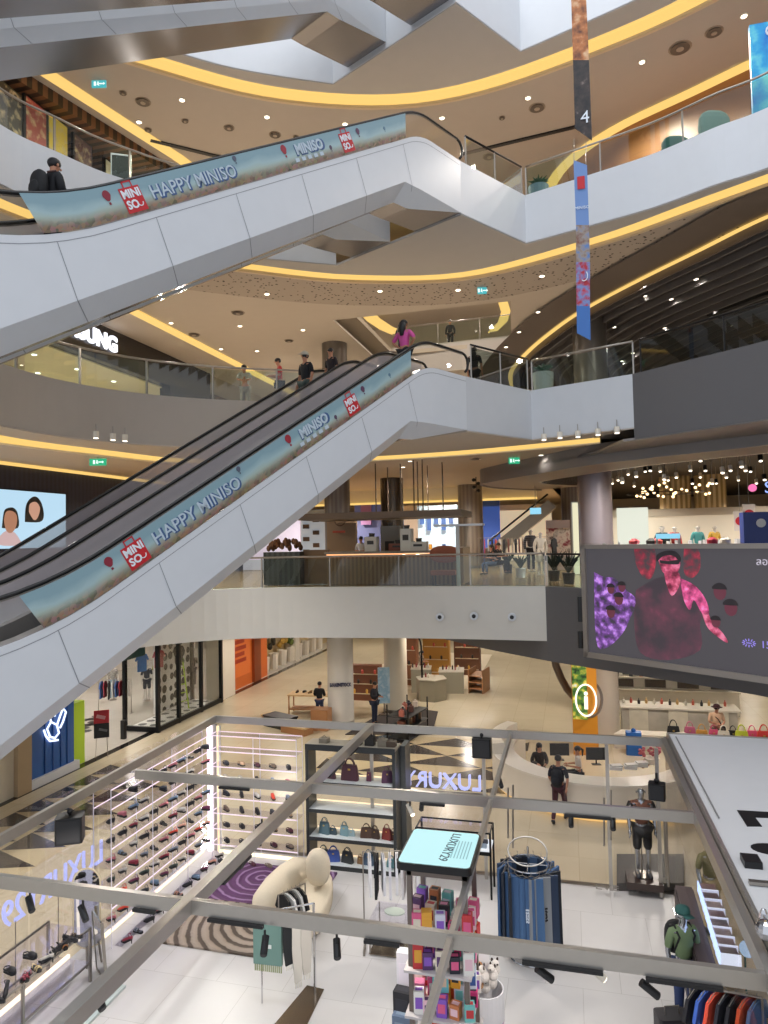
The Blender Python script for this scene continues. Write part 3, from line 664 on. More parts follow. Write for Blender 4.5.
column(-7.45, 29.3, 0.5, [('shaft_ground',0,4.5,mat('column_cream','ddd2bd',0.3)),('shaft_level_two',5.88,10.1,mat('column_dark_bronze','5b5248',0.25,0.6)),('shaft_level_three',11.35,15.6,cold)], 'round column behind, spot-lit and dark where it passes the bar canopy')
p = aty(471,530,35); column(p.x, 35, 0.62, [('shaft_level_two',5.88,10.1,colt)], 'brown ribbed column standing on the second level beyond the bar')
p = aty(574,530,37); column(p.x, 37, 0.6, [('shaft_level_two',5.88,10.3,colg)], 'grey column half hidden behind the silver column on the second level')
for px,lab in ((676,'cream curtain-like column under the bulb chandelier'),(711,'cream ribbed column at the right of the bulb chandelier')):
    p = aty(px,520,38); column(p.x, 38, 0.75, [('shaft_level_two',5.88,10.3,band_mat('cream_ribs',('c7ac7c','8f7448'),4,0,0.5))], lab)
# ================================================================ DOWNLIGHTS, VENTS, SIGNS IN CEILINGS
def downlight(px, py, z, lab, r=0.075, w_=35, grp='recessed downlights', col=WARM):
    p = atz(px, py, z-0.03); d = thing('downlight', lab, 'ceiling light', (p.x,p.y,z), 0, grp)
    MB().lathe([(r*1.35,-0.02),(r*1.35,0.0)],(p.x,p.y,z-0.02),14).build('trim_ring', M_CREAM, d)
    MB().lathe([(r,-0.028),(r,-0.02)],(p.x,p.y,z-0.02),14).build('lamp_face', M_LAMP, d)
    if w_: bulb((p.x,p.y,z-0.10), w_*2.2, col, 0.05, 150)
D4 = [(182,100,'lone bright downlight below the exit sign, nearest the top escalator'),(139,122,'downlight above the black angled ceiling slot at upper left'),(267,117,'downlight left of centre under the big upper cove arc'),(345,124,'downlight above the mural end of the middle escalator'),(442,118,'downlight over the top of the middle escalator'),(528,98,'downlight just left of the hanging banner'),(642,62,'downlight between banner and timber wall'),(744,16,'downlight at the extreme upper right ceiling')]
for a,b,c in D4: downlight(a,b,21.1,c)
D3 = [(267,294,'downlight in the perforated ceiling, left one'),(380,291,'downlight in the perforated ceiling above the woman in pink'),(458,290,'downlight in the perforated ceiling left of the banner'),(542,276,'downlight in the perforated ceiling beside the banner'),(171,323,'downlight in the plain ceiling right of the phone shop sign'),(240,326,'middle one of the ceiling downlights left of the bronze column'),(303,330,'downlight close left of the bronze column'),(221,349,'downlight low over the far people, left'),(257,351,'downlight over the man in red shirt')]
for a,b,c in D3: downlight(a,b,15.6,c)
D3b = [(538,312,0),(519,332,0),(506,347,0),(614,327,0),(646,296,0),(671,299,0),(696,279,0),(714,310,0),(755,260,0),(761,281,0),(665,328,0),(733,326,0),(568,353,0),(633,353,0),(622,361,0),(765,309,0),(583,372,0)]
for i,(a,b,c) in enumerate(D3b): downlight(a,b,15.48,'small white downlight, %s along the dark slatted ceiling from the arc of gold light'%ORD[i],0.07,12,'white downlights in the dark ceiling',NEUT)
D2 = [(410,461,'downlight over the bar canopy, left'),(403,467,'downlight just above the dark bronze column'),(478,459,'downlight right of the hanging rods'),(541,455,'downlight right of the green exit sign'),(493,471,'downlight left of the camera cluster'),(140,481,'downlight beside the exit sign at lower left ceiling'),(108,483,'faint downlight under the exit sign at lower left ceiling')]
for a,b,c in D2: downlight(a,b,10.1,c,0.07,7)
M_VENT = mat('vent_dark','5a5048',0.6)
def vent(px, py, z, lab, r=0.17):
    p = atz(px, py, z); v = thing('ceiling_speaker', lab, 'speaker', (p.x,p.y,z), 0, 'round ceiling speakers and vents')
    MB().lathe([(r,-0.03),(r*0.9,0)],(p.x,p.y,z-0.03),18).build('grille', M_VENT, v); MB().lathe([(r*1.2,-0.01),(r*1.2,0)],(p.x,p.y,z-0.02),18).build('rim', mat('vent_rim','8d7f70',0.5), v)
    MB().lathe([(r*0.4,-0.045),(r*0.4,-0.03)],(p.x,p.y,z-0.03),12).build('centre_cap', mat('vent_cap','9b8e80',0.5), v)
for a,b,z,l,r in ((143,101,21.1,'dark round vent left of the downlight at top left',0.2),(123,92,21.1,'small dark ceiling disc under the exit sign',0.1),(148,129,21.1,'pale smoke detector near the angled slot',0.11),(185,120,21.1,'small black ceiling camera dome under the downlight',0.1),(229,127,21.1,'pale ceiling disc left of the big arc middle',0.15),(275,134,21.1,'dark round vent above the mural lettering',0.17),(296,136,21.1,'small dark disc right of the vent above the mural',0.09),(502,117,21.1,'small dark disc left of the vent near the banner',0.09),(537,107,21.1,'dark round vent immediately left of the banner',0.22),(680,47,21.1,'large round vent at upper right',0.26),(714,31,21.1,'pale round speaker between vent and far downlight',0.2),
    (194,334,15.6,'flat oval vent right of the gold strip',0.2),(238,312,15.6,'pendant-like detector above the third level people',0.2),(289,340,15.6,'round vent left of the bronze column',0.16),(62,492-43,10.12,'round vent in the bluish ceiling at left, nearer',0.2),(300,463,10.1,'small vent in the ceiling right of the escalator',0.12),(475,458,10.1,'flat vent above the camera cluster',0.16)):
    vent(a,b,z,l,r)
M_EXG = glow('exit_green','1fae7c',1.0); M_EXB = glow('exit_teal','3fb0b8',1.0); M_EXW = glow('exit_white','eafff5',1.2)
def exit_sign(p, lab, w_=0.42, m_=None, rz=radians(15)):
    e = thing('exit_sign', lab, 'exit sign', tuple(p), rz, 'illuminated exit signs'); F = L(e)
    MB(F).box(-w_/2,w_/2,-0.02,0.02,-0.26,-0.05).build('sign_box', m_ or M_EXG, e); MB(F).cyl((0,0,-0.05),(0,0,0.0),0.012).build('hanger', M_STEEL, e)
    m2 = MB(F).cbox((-0.11,-0.026,-0.155),(0.06,0.01,0.12)).cbox((0.08,-0.026,-0.155),(0.13,0.01,0.03)).add([(0.14,-0.03,-0.11),(0.14,-0.03,-0.2),(0.19,-0.03,-0.155)],[(0,1,2)]).cbox((-0.02,-0.026,-0.14),(0.03,0.01,0.09)).cbox((-0.02,-0.026,-0.19),(0.08,0.01,0.02),0,0,0.5); m2.build('pictogram', M_EXW, e)
exit_sign(atz(99,79,21.08), 'teal running-man exit sign in the upper left ceiling', 0.42, M_EXB)
exit_sign(atz(98,457,10.08), 'green running-man exit sign below the gold cove at left', 0.5)
exit_sign(atz(514,456,10.08), 'green running-man exit sign at centre above the second level', 0.36)
exit_sign(atz(13,236,15.57), 'green running-man exit sign at far left beneath the middle escalator', 0.4)
exit_sign(atz(482,286,15.57), 'faint teal exit sign in the perforated ceiling', 0.3, M_EXB)
# black slot across the upper ceiling
p, q = atz(161,147,21.02), atz(215,160,21.02); v = Vector((q.x-p.x,q.y-p.y)); 
struct('trim_ceiling_slot', MB().cbox(((p.x+q.x)/2+0.3,(p.y+q.y)/2,21.05),(v.length+1.2,0.16,0.04),atan2(v.y,v.x)), M_DARK)
p, q = atz(462,155,21.02), atz(575,128,21.02); v = Vector((q.x-p.x,q.y-p.y)); struct('trim_ceiling_slot_right', MB().cbox(((p.x+q.x)/2,(p.y+q.y)/2,21.05),(v.length,0.16,0.04),atan2(v.y,v.x)), M_DARK)
# small spotlights in the third level coves
def cove_spot(px, py, z, lab, grp):
    p = atz(px, py, z); c = thing('cove_spotlight', lab, 'spotlight', (p.x,p.y,z), 0, grp)
    MB().lathe([(0.07,0),(0.07,0.16)],(p.x,p.y,z),12).build('housing', M_CREAM, c); MB().lathe([(0.055,-0.012),(0.055,0.0)],(p.x,p.y,z),12).build('lamp_face', M_LAMP, c)
    MB().cyl((p.x,p.y,z+0.16),(p.x,p.y,z+0.34),0.012).build('stem', M_STEEL, c)
for i,(a,b) in enumerate(((96,438),(113,440),(125,441))): cove_spot(a,b,10.02,'white cylinder spotlight in the left cove, %s from the left'%ORD[i],'spotlights in the left cove')
for i,(a,b) in enumerate(((544,440),(560,438),(578,437),(598,435),(617,433))): cove_spot(a,b,10.0,'white cylinder spotlight under the white landing, %s from the escalator side'%ORD[i],'spotlights under the white landing')
# ================================================================ HANGING BANNER
zt = 24.0; bn = thing('hanging_banner', 'tall narrow printed banner hanging down the atrium in front of the grey column', 'banner', (0,0,0))
def bpt(px,py,Y=16.6): return aty(px,py,Y)
seg = [((571,-6),(586,-6),(573,60),(589,60),ramp_mat('banner_amber',[(0.3,'5a2f1c'),(0.5,'b9713c'),(0.7,'e6c39a')],4)),((573,60),(589,60),(575,128),(592,140),ramp_mat('banner_dark_print',[(0.35,'1c1a1c'),(0.6,'3d322e'),(0.75,'9a8a80')],5)),
       ((573.5,160),(587,165),(576,225),(589,225),mat('banner_blue','6f8fc4',0.5)),((576,225),(589,225),(576,262),(590,262),ramp_mat('banner_city',[(0.35,'5d7fb8'),(0.5,'9a8f86'),(0.7,'7a4a3a')],6)),((576,262),(590,262),(576.5,306),(590,306),ramp_mat('banner_red',[(0.4,'b02a38'),(0.55,'6f8fc4'),(0.7,'c03848')],5)),((576.5,306),(590,306),(577,333),(590.5,340),mat('banner_blue2','3d6fb4',0.5))]
for i,(a,b,c,d,m_) in enumerate(seg):
    A,B,Cc,D = bpt(*a),bpt(*b),bpt(*c),bpt(*d); bk = Vector((0,0.03,0))
    MB().add([A,B,D,Cc,A+bk,B+bk,D+bk,Cc+bk],[(0,1,2,3),(7,6,5,4),(0,4,5,1),(1,5,6,2),(2,6,7,3),(3,7,4,0)]).build('banner_panel', m_, bn)
A = bpt(574,141); MB().cyl(bpt(574,139),bpt(574,162),0.008).cyl(bpt(586,142),bpt(586,165),0.008).build('cord', M_STEEL, bn)
A = bpt(585,118); text('banner_number','4',0.42,frame((A.x,A.y-0.02,A.z),(1,0,0),(0,0,1)),M_PW,bn,0.004)
A = bpt(581,183); MB().cbox((A.x,A.y-0.02,A.z),(0.17,0.01,0.3)).build('red_mark', M_RED, bn)
A = bpt(582,208); text('banner_lettering','MINISO',0.10,frame((A.x,A.y-0.02,A.z),(1,0,0),(0,0,1)),M_PW,bn,0.004)
A = bpt(584,276); MB(frame((A.x,A.y-0.02,A.z),(1,0,0),(0,0,1))).tube([(.08*cos(t),.12*sin(t),0) for t in [-2.2+.3*q for q in range(11)]],.012,4).build('smile_mark', M_PW, bn)
# ================================================================ VIDEO SCREEN
SL_, SR_ = Vector((0.41,17.72,0)), Vector((3.80,15.10,0)); sd = (SR_-SL_).normalized(); sn = Vector((sd.y,-sd.x,0)); SR2 = SL_+sd*5.6
vs_ = thing('video_screen', 'large video screen in a grey frame showing a pink-lit man in an open shirt', 'screen', (SL_.x,SL_.y,4.48))
FS = frame((SL_.x,SL_.y,4.48), sd, (0,0,1)); HS = 2.72
fr = MB(FS); fr.box(0,5.6,0,0.13,0,0.25).box(0,5.6,HS-0.1,HS,0,0.25).box(0,0.12,0,HS,0,0.25); fr.build('frame', mat('screen_frame','9c948c',0.35,0.5), vs_)
MB(FS).box(0.05,5.6,0.05,HS-0.05,-0.05,0.16).build('screen_housing', M_DARK, vs_)
MB(FS).box(0.12,5.6,0.13,HS-0.1,0.16,0.185).build('screen_face', glow('screen_dark','565258',0.62), vs_)
def blob(name, pts, m_, par, F, z0=0.186, z1=0.19, k=4): 
    q = smooth_path(pts+[pts[0]],k)[:-1]; return MB(F).prism(q, z0, z1).build(name, m_, par)
def sc(px, py): d = ray(px,py); c = Vector((SL_.x,SL_.y,0))+sn*0.19; t = (c.x*sn.x+c.y*sn.y)/(d[0]*sn.x+d[1]*sn.y); P_ = Vector((d[0]*t,d[1]*t,EYE+d[2]*t)); return ((P_-c).dot(sd), P_.z-4.48)
Mp = ramp_mat('screen_purple',[(0.36,'38323e'),(0.52,'6a4088'),(0.70,'c08ae0')],6,0.5,0.7); Mr = ramp_mat('screen_redglow',[(0.38,'463a3e'),(0.55,'7a2c3a'),(0.72,'b03a4a')],6,0.5,0.6)
Msh = ramp_mat('screen_shirt',[(0.4,'3c343a'),(0.6,'5a3844'),(0.75,'8a4058')],2,0.5,0.6); Mpk = ramp_mat('screen_pink',[(0.35,'6a2440'),(0.55,'c04a7c'),(0.7,'f08ac0')],5,0.5,0.8); Mfc = ramp_mat('screen_skin',[(0.35,'5c2030'),(0.5,'a8405c'),(0.7,'d87a98')],6,0.5,0.75); Mdk = glow('screen_hair','241820',0.5); Msc = glow('screen_small_face','7a3448',0.6)
blob('purple_smoke',[sc(*p) for p in ((594,572),(604,577),(614,578),(626,590),(636,600),(630,618),(622,634),(606,648),(596,640))],Mp,vs_,FS)
blob('red_patch',[sc(*p) for p in ((634,549),(652,547),(656,560),(652,577),(644,578),(636,564))],Mr,vs_,FS); blob('red_patch',[sc(*p) for p in ((684,548),(698,549),(700,568),(692,578),(684,572))],Mr,vs_,FS)
blob('shirt',[sc(*p) for p in ((636,590),(652,580),(668,576),(682,580),(696,586),(706,600),(709,614),(700,622),(700,650),(668,660),(640,652),(634,620))],Msh,vs_,FS)
blob('shirt_lit_side',[sc(*p) for p in ((680,578),(694,585),(705,598),(709,613),(702,613),(694,600),(690,610),(684,600))],Mpk,vs_,FS,0.19,0.194)
blob('arm',[sc(*p) for p in ((702,613),(708,613),(712,622),(722,632),(728,642),(722,640),(708,628))],Mfc,vs_,FS,0.19,0.194)
blob('neck',[sc(*p) for p in ((664,571),(678,572),(680,584),(672,596),(666,582))],Mfc,vs_,FS,0.192,0.196)
blob('face',[sc(*p) for p in ((658,558),(664,553),(674,553),(680,560),(679,570),(672,576),(663,572))],Mfc,vs_,FS,0.196,0.20)
blob('hair',[sc(*p) for p in ((657,562),(657,555),(665,551),(675,551),(681,557),(680,562),(674,556),(664,556))],Mdk,vs_,FS,0.20,0.203); blob('sunglasses',[sc(*p) for p in ((660,560),(668,561),(678,560),(679,564),(668,564),(661,563))],Mdk,vs_,FS,0.203,0.206)
for x,y,r in ((611,589,5),(622,587,5),(619,599,6),(611,612,6),(720,592,7),(731,608,7),(716,622,5)):
    c = sc(x,y); rr = r*0.0235; blob('small_face',[(c[0]+rr*0.8*cos(t),c[1]+rr*sin(t)) for t in [2*pi*k/8 for k in range(8)]],Msc,vs_,FS,0.192,0.198,2)
    blob('small_hair',[(c[0]+rr*0.95*cos(t),c[1]+rr*0.35+rr*0.8*abs(sin(t))) for t in [2*pi*k/8 for k in range(8)]][:5],Mdk,vs_,FS,0.198,0.202,2)
c = sc(765,562); text('screen_lettering','ลอง',0.2,FS @ Matrix.Translation((c[0],c[1],0.2)),glow('screen_text','cfc8d8',0.9),vs_,0.003)
c = sc(764,645); text('screen_lettering','15',0.2,FS @ Matrix.Translation((c[0]+0.04,c[1],0.2)),glow('screen_violet','9c8cf0',0.9),vs_,0.003)
c = sc(749,643); e_ = MB(FS)
for k in range(12):
    t = 2*pi*k/12; e_.cbox((c[0]+0.11*cos(t),c[1]+0.06*sin(t),0.195),(0.05,0.018,0.006),t)
e_.cbox((c[0],c[1],0.195),(0.1,0.02,0.006)); e_.build('round_emblem', glow('screen_violet','9c8cf0',0.9), vs_)
# left wall screen with two portraits
ls = thing('wall_screen', 'bright wall screen with two smiling portraits on a pale blue background', 'screen', (-16.9,18,7.3)); FL_ = frame((-16.95,20.35,7.35),(0,-1,0),(0,0,1))
FL_ = frame((-16.95,14.2,7.35),(0,1,0),(0,0,1))
MB(FL_).box(0,6.15,0,1.9,-0.05,0.05).build('screen_housing', M_DARK, ls); MB(FL_).box(0.03,6.12,0.03,1.87,0.05,0.06).build('screen_face', glow('screen_sky','b9dcf2',0.95), ls)
def lw(px,py): P_ = atx(px,py,-16.88); return (P_.y-14.2, P_.z-7.35)
for pts,m_,nm,z in (([(2,528),(4,512),(8,508),(14,508),(18,514),(18,528)],glow('portrait_hair','1c1614',0.5),'portrait_hair',0.062),([(4,520),(6,512),(12,511),(17,516),(16,527),(11,533),(6,530)],glow('portrait_skin','b98266',0.8),'portrait_face',0.066),
    ([(0,536),(6,531),(14,532),(20,540),(20,545),(0,545)],glow('portrait_shirt','d8b8b8',0.8),'portrait_shirt',0.064),([(25,522),(26,506),(31,498),(37,497),(42,504),(44,516),(40,522)],glow('portrait_hair','1c1614',0.5),'portrait_hair',0.062),([(29,512),(30,504),(36,502),(40,508),(38,517),(34,520)],glow('portrait_skin2','cf9c84',0.85),'portrait_face',0.066)):
    q = smooth_path([lw(*p) for p in pts]+[lw(*pts[0])],4)[:-1]; MB(FL_).prism(q,z,z+0.003).build(nm,m_,ls)
# ================================================================ PEOPLE AND MANNEQUINS
def skin_mesh(nodes, edges, lv=1):
    ids = list(nodes); me = bpy.data.meshes.new('tmp'); me.from_pydata([nodes[k][0] for k in ids], [(ids.index(a),ids.index(b)) for a,b in edges], [])
    o = bpy.data.objects.new('tmp', me); C.objects.link(o); md = o.modifiers.new('s','SKIN'); md.use_smooth_shade = True; md.branch_smoothing = 0.6
    for i,k in enumerate(ids):
        r = nodes[k][1]; o.data.skin_vertices[0].data[i].radius = r if isinstance(r, tuple) else (r, r); o.data.skin_vertices[0].data[i].use_root = (i == 0)
    sb = o.modifiers.new('b','SUBSURF'); sb.levels = lv; sb.render_levels = lv
    dg = bpy.context.evaluated_depsgraph_get(); ev = o.evaluated_get(dg).to_mesh()
    vs = [v.co.copy() for v in ev.vertices]; fs = [tuple(p.vertices) for p in ev.polygons]
    o.evaluated_get(dg).to_mesh_clear(); bpy.data.objects.remove(o); bpy.data.meshes.remove(me); return vs, fs
POSES = {}
def skeleton(pose):
    J = dict(pel=(0,0,.93),sp=(0,.01,1.08),ch=(0,.01,1.27),nk=(0,.01,1.43),hd0=(0,-.01,1.50),hd=(0,-.015,1.58),ht=(0,-.01,1.65))
    for s,n in ((-1,'l'),(1,'r')):
        J['hip'+n] = (s*.09,0,.88); J['kn'+n] = (s*.10,-.01,.49); J['an'+n] = (s*.10,.02,.09); J['to'+n] = (s*.11,-.13,.04)
        J['sh'+n] = (s*.17,.01,1.39); J['el'+n] = (s*.235,.03,1.12); J['wr'+n] = (s*.235,-.05,.88)
    if pose == 'walk':
        J.update(knl=(-.10,-.18,.52),anl=(-.10,-.20,.10),tol=(-.11,-.35,.05),knr=(.10,.05,.50),anr=(.10,.30,.14),tor=(.11,.18,.04),wrl=(-.22,.12,.90),wrr=(.22,-.18,.93))
    if pose == 'hold': J.update(ell=(-.23,.0,1.13),elr=(.23,.0,1.13),wrl=(-.08,-.25,1.14),wrr=(.08,-.26,1.12),hd=(0,-.05,1.57),ht=(0,-.06,1.64),hd0=(0,-.03,1.49))
    if pose == 'hips': J.update(ell=(-.36,.04,1.16),elr=(.36,.04,1.16),wrl=(-.19,-.02,1.02),wrr=(.19,-.02,1.02))
    if pose == 'lean': J.update(sp=(0,-.05,1.07),ch=(0,-.14,1.23),nk=(0,-.22,1.36),hd0=(0,-.26,1.42),hd=(0,-.30,1.48),ht=(0,-.31,1.55),shl=(-.17,-.20,1.33),shr=(.17,-.20,1.33),ell=(-.2,-.33,1.12),elr=(.2,-.33,1.12),wrl=(-.05,-.45,1.08),wrr=(.05,-.45,1.08))
    if pose == 'sit':
        d = .44
        for k in ('pel','sp','ch','nk','hd0','hd','ht','shl','shr','ell','elr','hipl','hipr'): J[k] = (J[k][0],J[k][1],J[k][2]-d+.02)
        for s,n in ((-1,'l'),(1,'r')): J['kn'+n] = (s*.11,-.42,.48); J['an'+n] = (s*.11,-.40,.09); J['to'+n] = (s*.11,-.54,.04); J['wr'+n] = (s*.12,-.28,.72)
    return J
ED = [('pel','sp'),('sp','ch'),('ch','nk'),('nk','hd0'),('hd0','hd'),('hd','ht'),('pel','hipl'),('pel','hipr')]+[(a+n,b+n) for n in 'lr' for a,b in (('hip','kn'),('kn','an'),('an','to'),('sh','el'),('el','wr'))]+[('ch','shl'),('ch','shr')]
RAD = dict(pel=(.145,.10),sp=(.125,.09),ch=(.15,.10),nk=.055,hd0=.055,hd=(.078,.092),ht=.07,hip=.085,kn=.055,an=.04,to=.036,sh=.058,el=.042,wr=.028)
def rad(k, d=0): r = RAD.get(k, RAD.get(k[:-1])); return (r[0]+d,r[1]+d) if isinstance(r, tuple) else r+d
def body_parts(pose):
    if pose in POSES: return POSES[pose]
    J = skeleton(pose); sub = lambda keys,d,ends={}: skin_mesh({k:(J[k], ends.get(k, rad(k,d))) for k in keys},[e for e in ED if e[0] in keys and e[1] in keys])
    b = skin_mesh({k:(J[k],rad(k)) for k in ['pel']+[q for q in J if q != 'pel']}, ED, 1)
    mb = MB(); mb.add(*b)
    mb.ell((J['hd'][0],J['hd'][1]-.095,J['hd'][2]-.005),(.014,.022,.02),6,5)                       # nose
    for s in (-1,1): mb.ell((s*.082,J['hd'][1]+.01,J['hd'][2]),(.012,.02,.03),6,5)                # ears
    for s,n in ((-1,'l'),(1,'r')):                                                                  # palm, four fingers, thumb
        w_ = Vector(J['wr'+n]); el = Vector(J['el'+n]); d = (w_-el).normalized(); side = Vector((0,-1,0)); side = (side-d*side.dot(d))
        side = side.normalized() if side.length > .1 else Vector((0,0,1)); nrm = d.cross(side)
        mb.tube([w_-d*.01,w_+d*.04,w_+d*.085],[.024,.034,.03],8)
        for k,l in enumerate((.065,.075,.07,.055)):
            b0 = w_+d*.08+side*(.027-.018*k); b1 = b0+d*l*.5+nrm*(-s)*.006; b2 = b1+d*l*.45+nrm*(-s)*.018; mb.tube([b0,b1,b2],[.0088,.008,.006],5)
        t0 = w_+d*.03+side*.028; mb.tube([t0,t0+side*.025+d*.025,t0+side*.03+d*.055],[.011,.0095,.007],5)
    R = dict(body=(mb.v, mb.f))
    R['shirt'] = sub(['ch','sp','pel','nk','shl','shr','ell','elr'],.014,{'pel':(.16,.115),'nk':(.085,.078),'ell':.052,'elr':.052})
    R['jacket'] = sub(['ch','sp','pel','nk','shl','shr','ell','elr','wrl','wrr'],.022,{'pel':(.165,.12),'nk':(.09,.085)})
    R['trousers'] = sub(['pel','hipl','hipr','knl','knr','anl','anr'],.016,{'anl':.055,'anr':.055})
    R['shorts'] = sub(['pel','hipl','hipr','knl','knr'],.024,{'knl':.08,'knr':.08})
    R['shoes'] = (J['anl'],J['tol'],J['anr'],J['tor']); R['J'] = J; POSES[pose] = R; return R
def person(x, y, z, rz, label, pose='stand', top='1a1a1e', bottom='1c1d24', topk='shirt', botk='trousers', hair='short', skin=None, h=1.70, cat='person', name='person', group=None, shoe='2a2a2c', extras=None, skirt=None, hairm=None):
    t = thing(name, label, cat, (x,y,z), rz, group); s = h/1.70; F = L(t) @ Matrix.Scale(s,4); R = body_parts(pose); J = R['J']
    MB(F).add(*R['body']).build('body', skin or M_SKIN, t, True)
    if top: MB(F).add(*R[topk]).build('jacket' if topk == 'jacket' else 'shirt', top if not isinstance(top,str) else M(top,.8), t, True)
    if skirt:
        c = J['pel']; MB(F).lathe([(.13,.10),(.17,-.05),(.24,-skirt)],c,16,1,.8).build('skirt', M(bottom,.8), t, True)
    elif bottom: MB(F).add(*R[botk]).build(botk, bottom if not isinstance(bottom,str) else M(bottom,.8), t, True)
    if shoe:
        for a,b in ((R['shoes'][0],R['shoes'][1]),(R['shoes'][2],R['shoes'][3])):
            MB(F).tube([(a[0],a[1]+.05,a[2]-.035),(a[0],a[1],a[2]-.02),(b[0],b[1]+.03,b[2]),(b[0],b[1]-.03,b[2]-.005)],[.035,.05,.045,.03],8).build('shoe', M(shoe,.6), t, True)
    hx, hy, hz = J['hd']; hm = hairm or M_HAIR
    if hair == 'short': MB(F).ell((hx,hy+.015,hz+.045),(.092,.102,.085),12,8).build('hair', hm, t, True)
    if hair == 'long': MB(F).ell((hx,hy+.02,hz+.035),(.097,.108,.092),12,8).tube([(hx,hy+.07,hz+.03),(hx,hy+.10,hz-.12),(hx,hy+.11,hz-.30)],[.085,.095,.05],10).build('hair', hm, t, True)
    if hair == 'tail': MB(F).ell((hx,hy+.02,hz+.035),(.095,.106,.09),12,8).tube([(hx,hy+.10,hz+.05),(hx,hy+.17,hz+.0),(hx,hy+.16,hz-.18)],[.03,.04,.015],8).build('hair', hm, t, True)
    if hair in ('cap','hat'):
        MB(F).ell((hx,hy+.015,hz+.02),(.09,.10,.08),12,8).build('hair', hm, t, True)
        cm = M(extras.get('cap','101012') if extras else '101012',.8)
        mb = MB(F).lathe([(.10,0),(.103,.03),(.085,.08),(.03,.105)],(hx,hy+.005,hz+.035),14)
        if hair == 'hat': mb.lathe([(.17,0),(.10,.012)],(hx,hy,hz+.04),16)
        else: mb.cbox((hx,hy-.13,hz+.045),(.13,.10,.012))
        mb.build('cap', cm, t, True)
    if extras and extras.get('pack'):
        c = J['ch']; MB(F).ell((c[0],c[1]+.20,c[2]-.10),(.15,.10,.23),14,10,.75).ell((c[0],c[1]+.28,c[2]-.17),(.11,.05,.12),10,8,.8).build('backpack', M(extras['pack'],.7), t, True)
        for q in (-1,1): MB(F).tube([(q*.11,c[1]+.14,c[2]+.10),(q*.12,c[1]+.02,c[2]+.17),(q*.12,c[1]-.11,c[2]+.06),(q*.13,c[1]+.02,c[2]-.2)],.016,5).build('backpack_strap', M(extras.get('strap',extras['pack']),.7), t, True)
    if extras and extras.get('strap_bag'):
        c = J['ch']; MB(F).tube([(-.15,c[1]+.02,c[2]+.13),(0,c[1]-.135,c[2]-.02),(.16,c[1]-.05,c[2]-.28)],.014,5).tube([(-.15,c[1]+.02,c[2]+.13),(0,c[1]+.13,c[2]-.02),(.16,c[1]+.06,c[2]-.28)],.014,5).cbox((.2,c[1],c[2]-.33),(.07,.2,.16)).build('shoulder_bag', M_DARK, t)
    return t
def face_to(px): return 0
# on the escalators
Fm = esc_frame(0.0, ZB+5.5); u_, zz = esc_uz(52,157,.75,ZB+5.5); P_ = Fm @ Vector((u_,.75,zz-1.72)); 
person(P_.x,P_.y,P_.z,-EH+pi+radians(12),'man with black backpack riding the middle escalator at far left','hold',top='17171b',topk='jacket',hair='short',extras={'pack':'141416','strap':'4a2c28'},h=1.72)
Fm = esc_frame(0.0, ZB); u_, zz = esc_uz(404,320,.75,ZB); P_ = Fm @ Vector((u_,.75,zz-1.62))
person(P_.x,P_.y,P_.z,-EH+pi,'woman in bright pink top standing at the head of the lower escalator','hips',top='d0559a',bottom='151519',hair='long',h=1.62)
Fm = esc_frame(2.4, ZB); u_, zz = esc_uz(305,352,3.15,ZB); P_ = Fm @ Vector((u_,.75,zz-1.70))
person(P_.x,P_.y,P_.z,-EH,'man in black shirt and pale cap coming down the rear escalator','stand',top='15151a',bottom='4c5a54',hair='cap',extras={'cap':'cfc6b4'},h=1.70)
P2 = Fm @ Vector((u_+.9,.75,zz-1.78)); P2 = P2+Vector((.0,0,.55))
person(P2.x,P2.y,P2.z,-EH,'woman with short curly hair just behind the man in the pale cap','stand',top='2a2226',hair='short',h=1.5)
p = atz(279,358,FL3+1.68); person(p.x,p.y,FL3,radians(-60),'man in red shirt behind the third level balustrade looking down','hold',top='b8352f',bottom='22242c',h=1.68)
p = atz(245,369,FL3+1.5); person(p.x,p.y,FL3,radians(20),'person in pale top leaning on the third level rail left of the man in red','lean',top='b9b4aa',bottom='8c8577',hair='short',h=1.66)
p = atz(474,349,FL3+1.45); person(p.x,p.y,FL3,radians(170),'long-haired woman in black at the top landing of the lower escalator','stand',top='141216',hair='long',h=1.5)
p = atz(398,321,17.0+1.5); person(p.x,34.2,16.85,pi,'dark-haired person behind the far fourth level rail, above the woman in pink','stand',top='1b1a1e',hair='long',h=1.6)
p = aty(450,322,34.2); person(p.x,34.2,16.85,0,'person in dark hooded top behind the far fourth level rail, right of the other','stand',top='1a1b20',topk='jacket',hair='short',h=1.55)
# ground floor visitors
person(-0.45,18.74,0,pi+radians(-12),'man in navy shirt and maroon trousers walking past the round white desk with a backpack','walk',top='171a26',bottom='4a2630',hair='short',h=1.72,extras={'pack':'12131a'},shoe='18181a')
person(-1.05,21.35,0,radians(15),'seated staff member with long dark hair at the left inside the round white desk','sit',top='2a2523',topk='jacket',hair='long',h=1.66)
person(0.05,21.25,0,radians(-80),'seated staff member in pale shirt with a ponytail inside the round white desk','sit',top='d8cfc4',hair='tail',h=1.66)
p = aty(716,704,25.0); person(p.x,25.0,0,radians(10),'woman in beige top and dark hat behind the row of coloured handbags','hold',top='cda98a',bottom='5a4a40',hair='hat',h=1.78,extras={'cap':'3c1a1e','strap_bag':1})
person(-7.75,26.9,0,radians(75),'man in black jacket looking down at his hands right of the lettered white column','hold',top='16171f',topk='jacket',bottom='1d2338',h=1.72)
person(-10.05,26.8,0,pi,'person in black hooded top with back turned left of the lettered white column','hold',top='121216',topk='jacket',bottom='2a3352',hair='short',h=1.66)
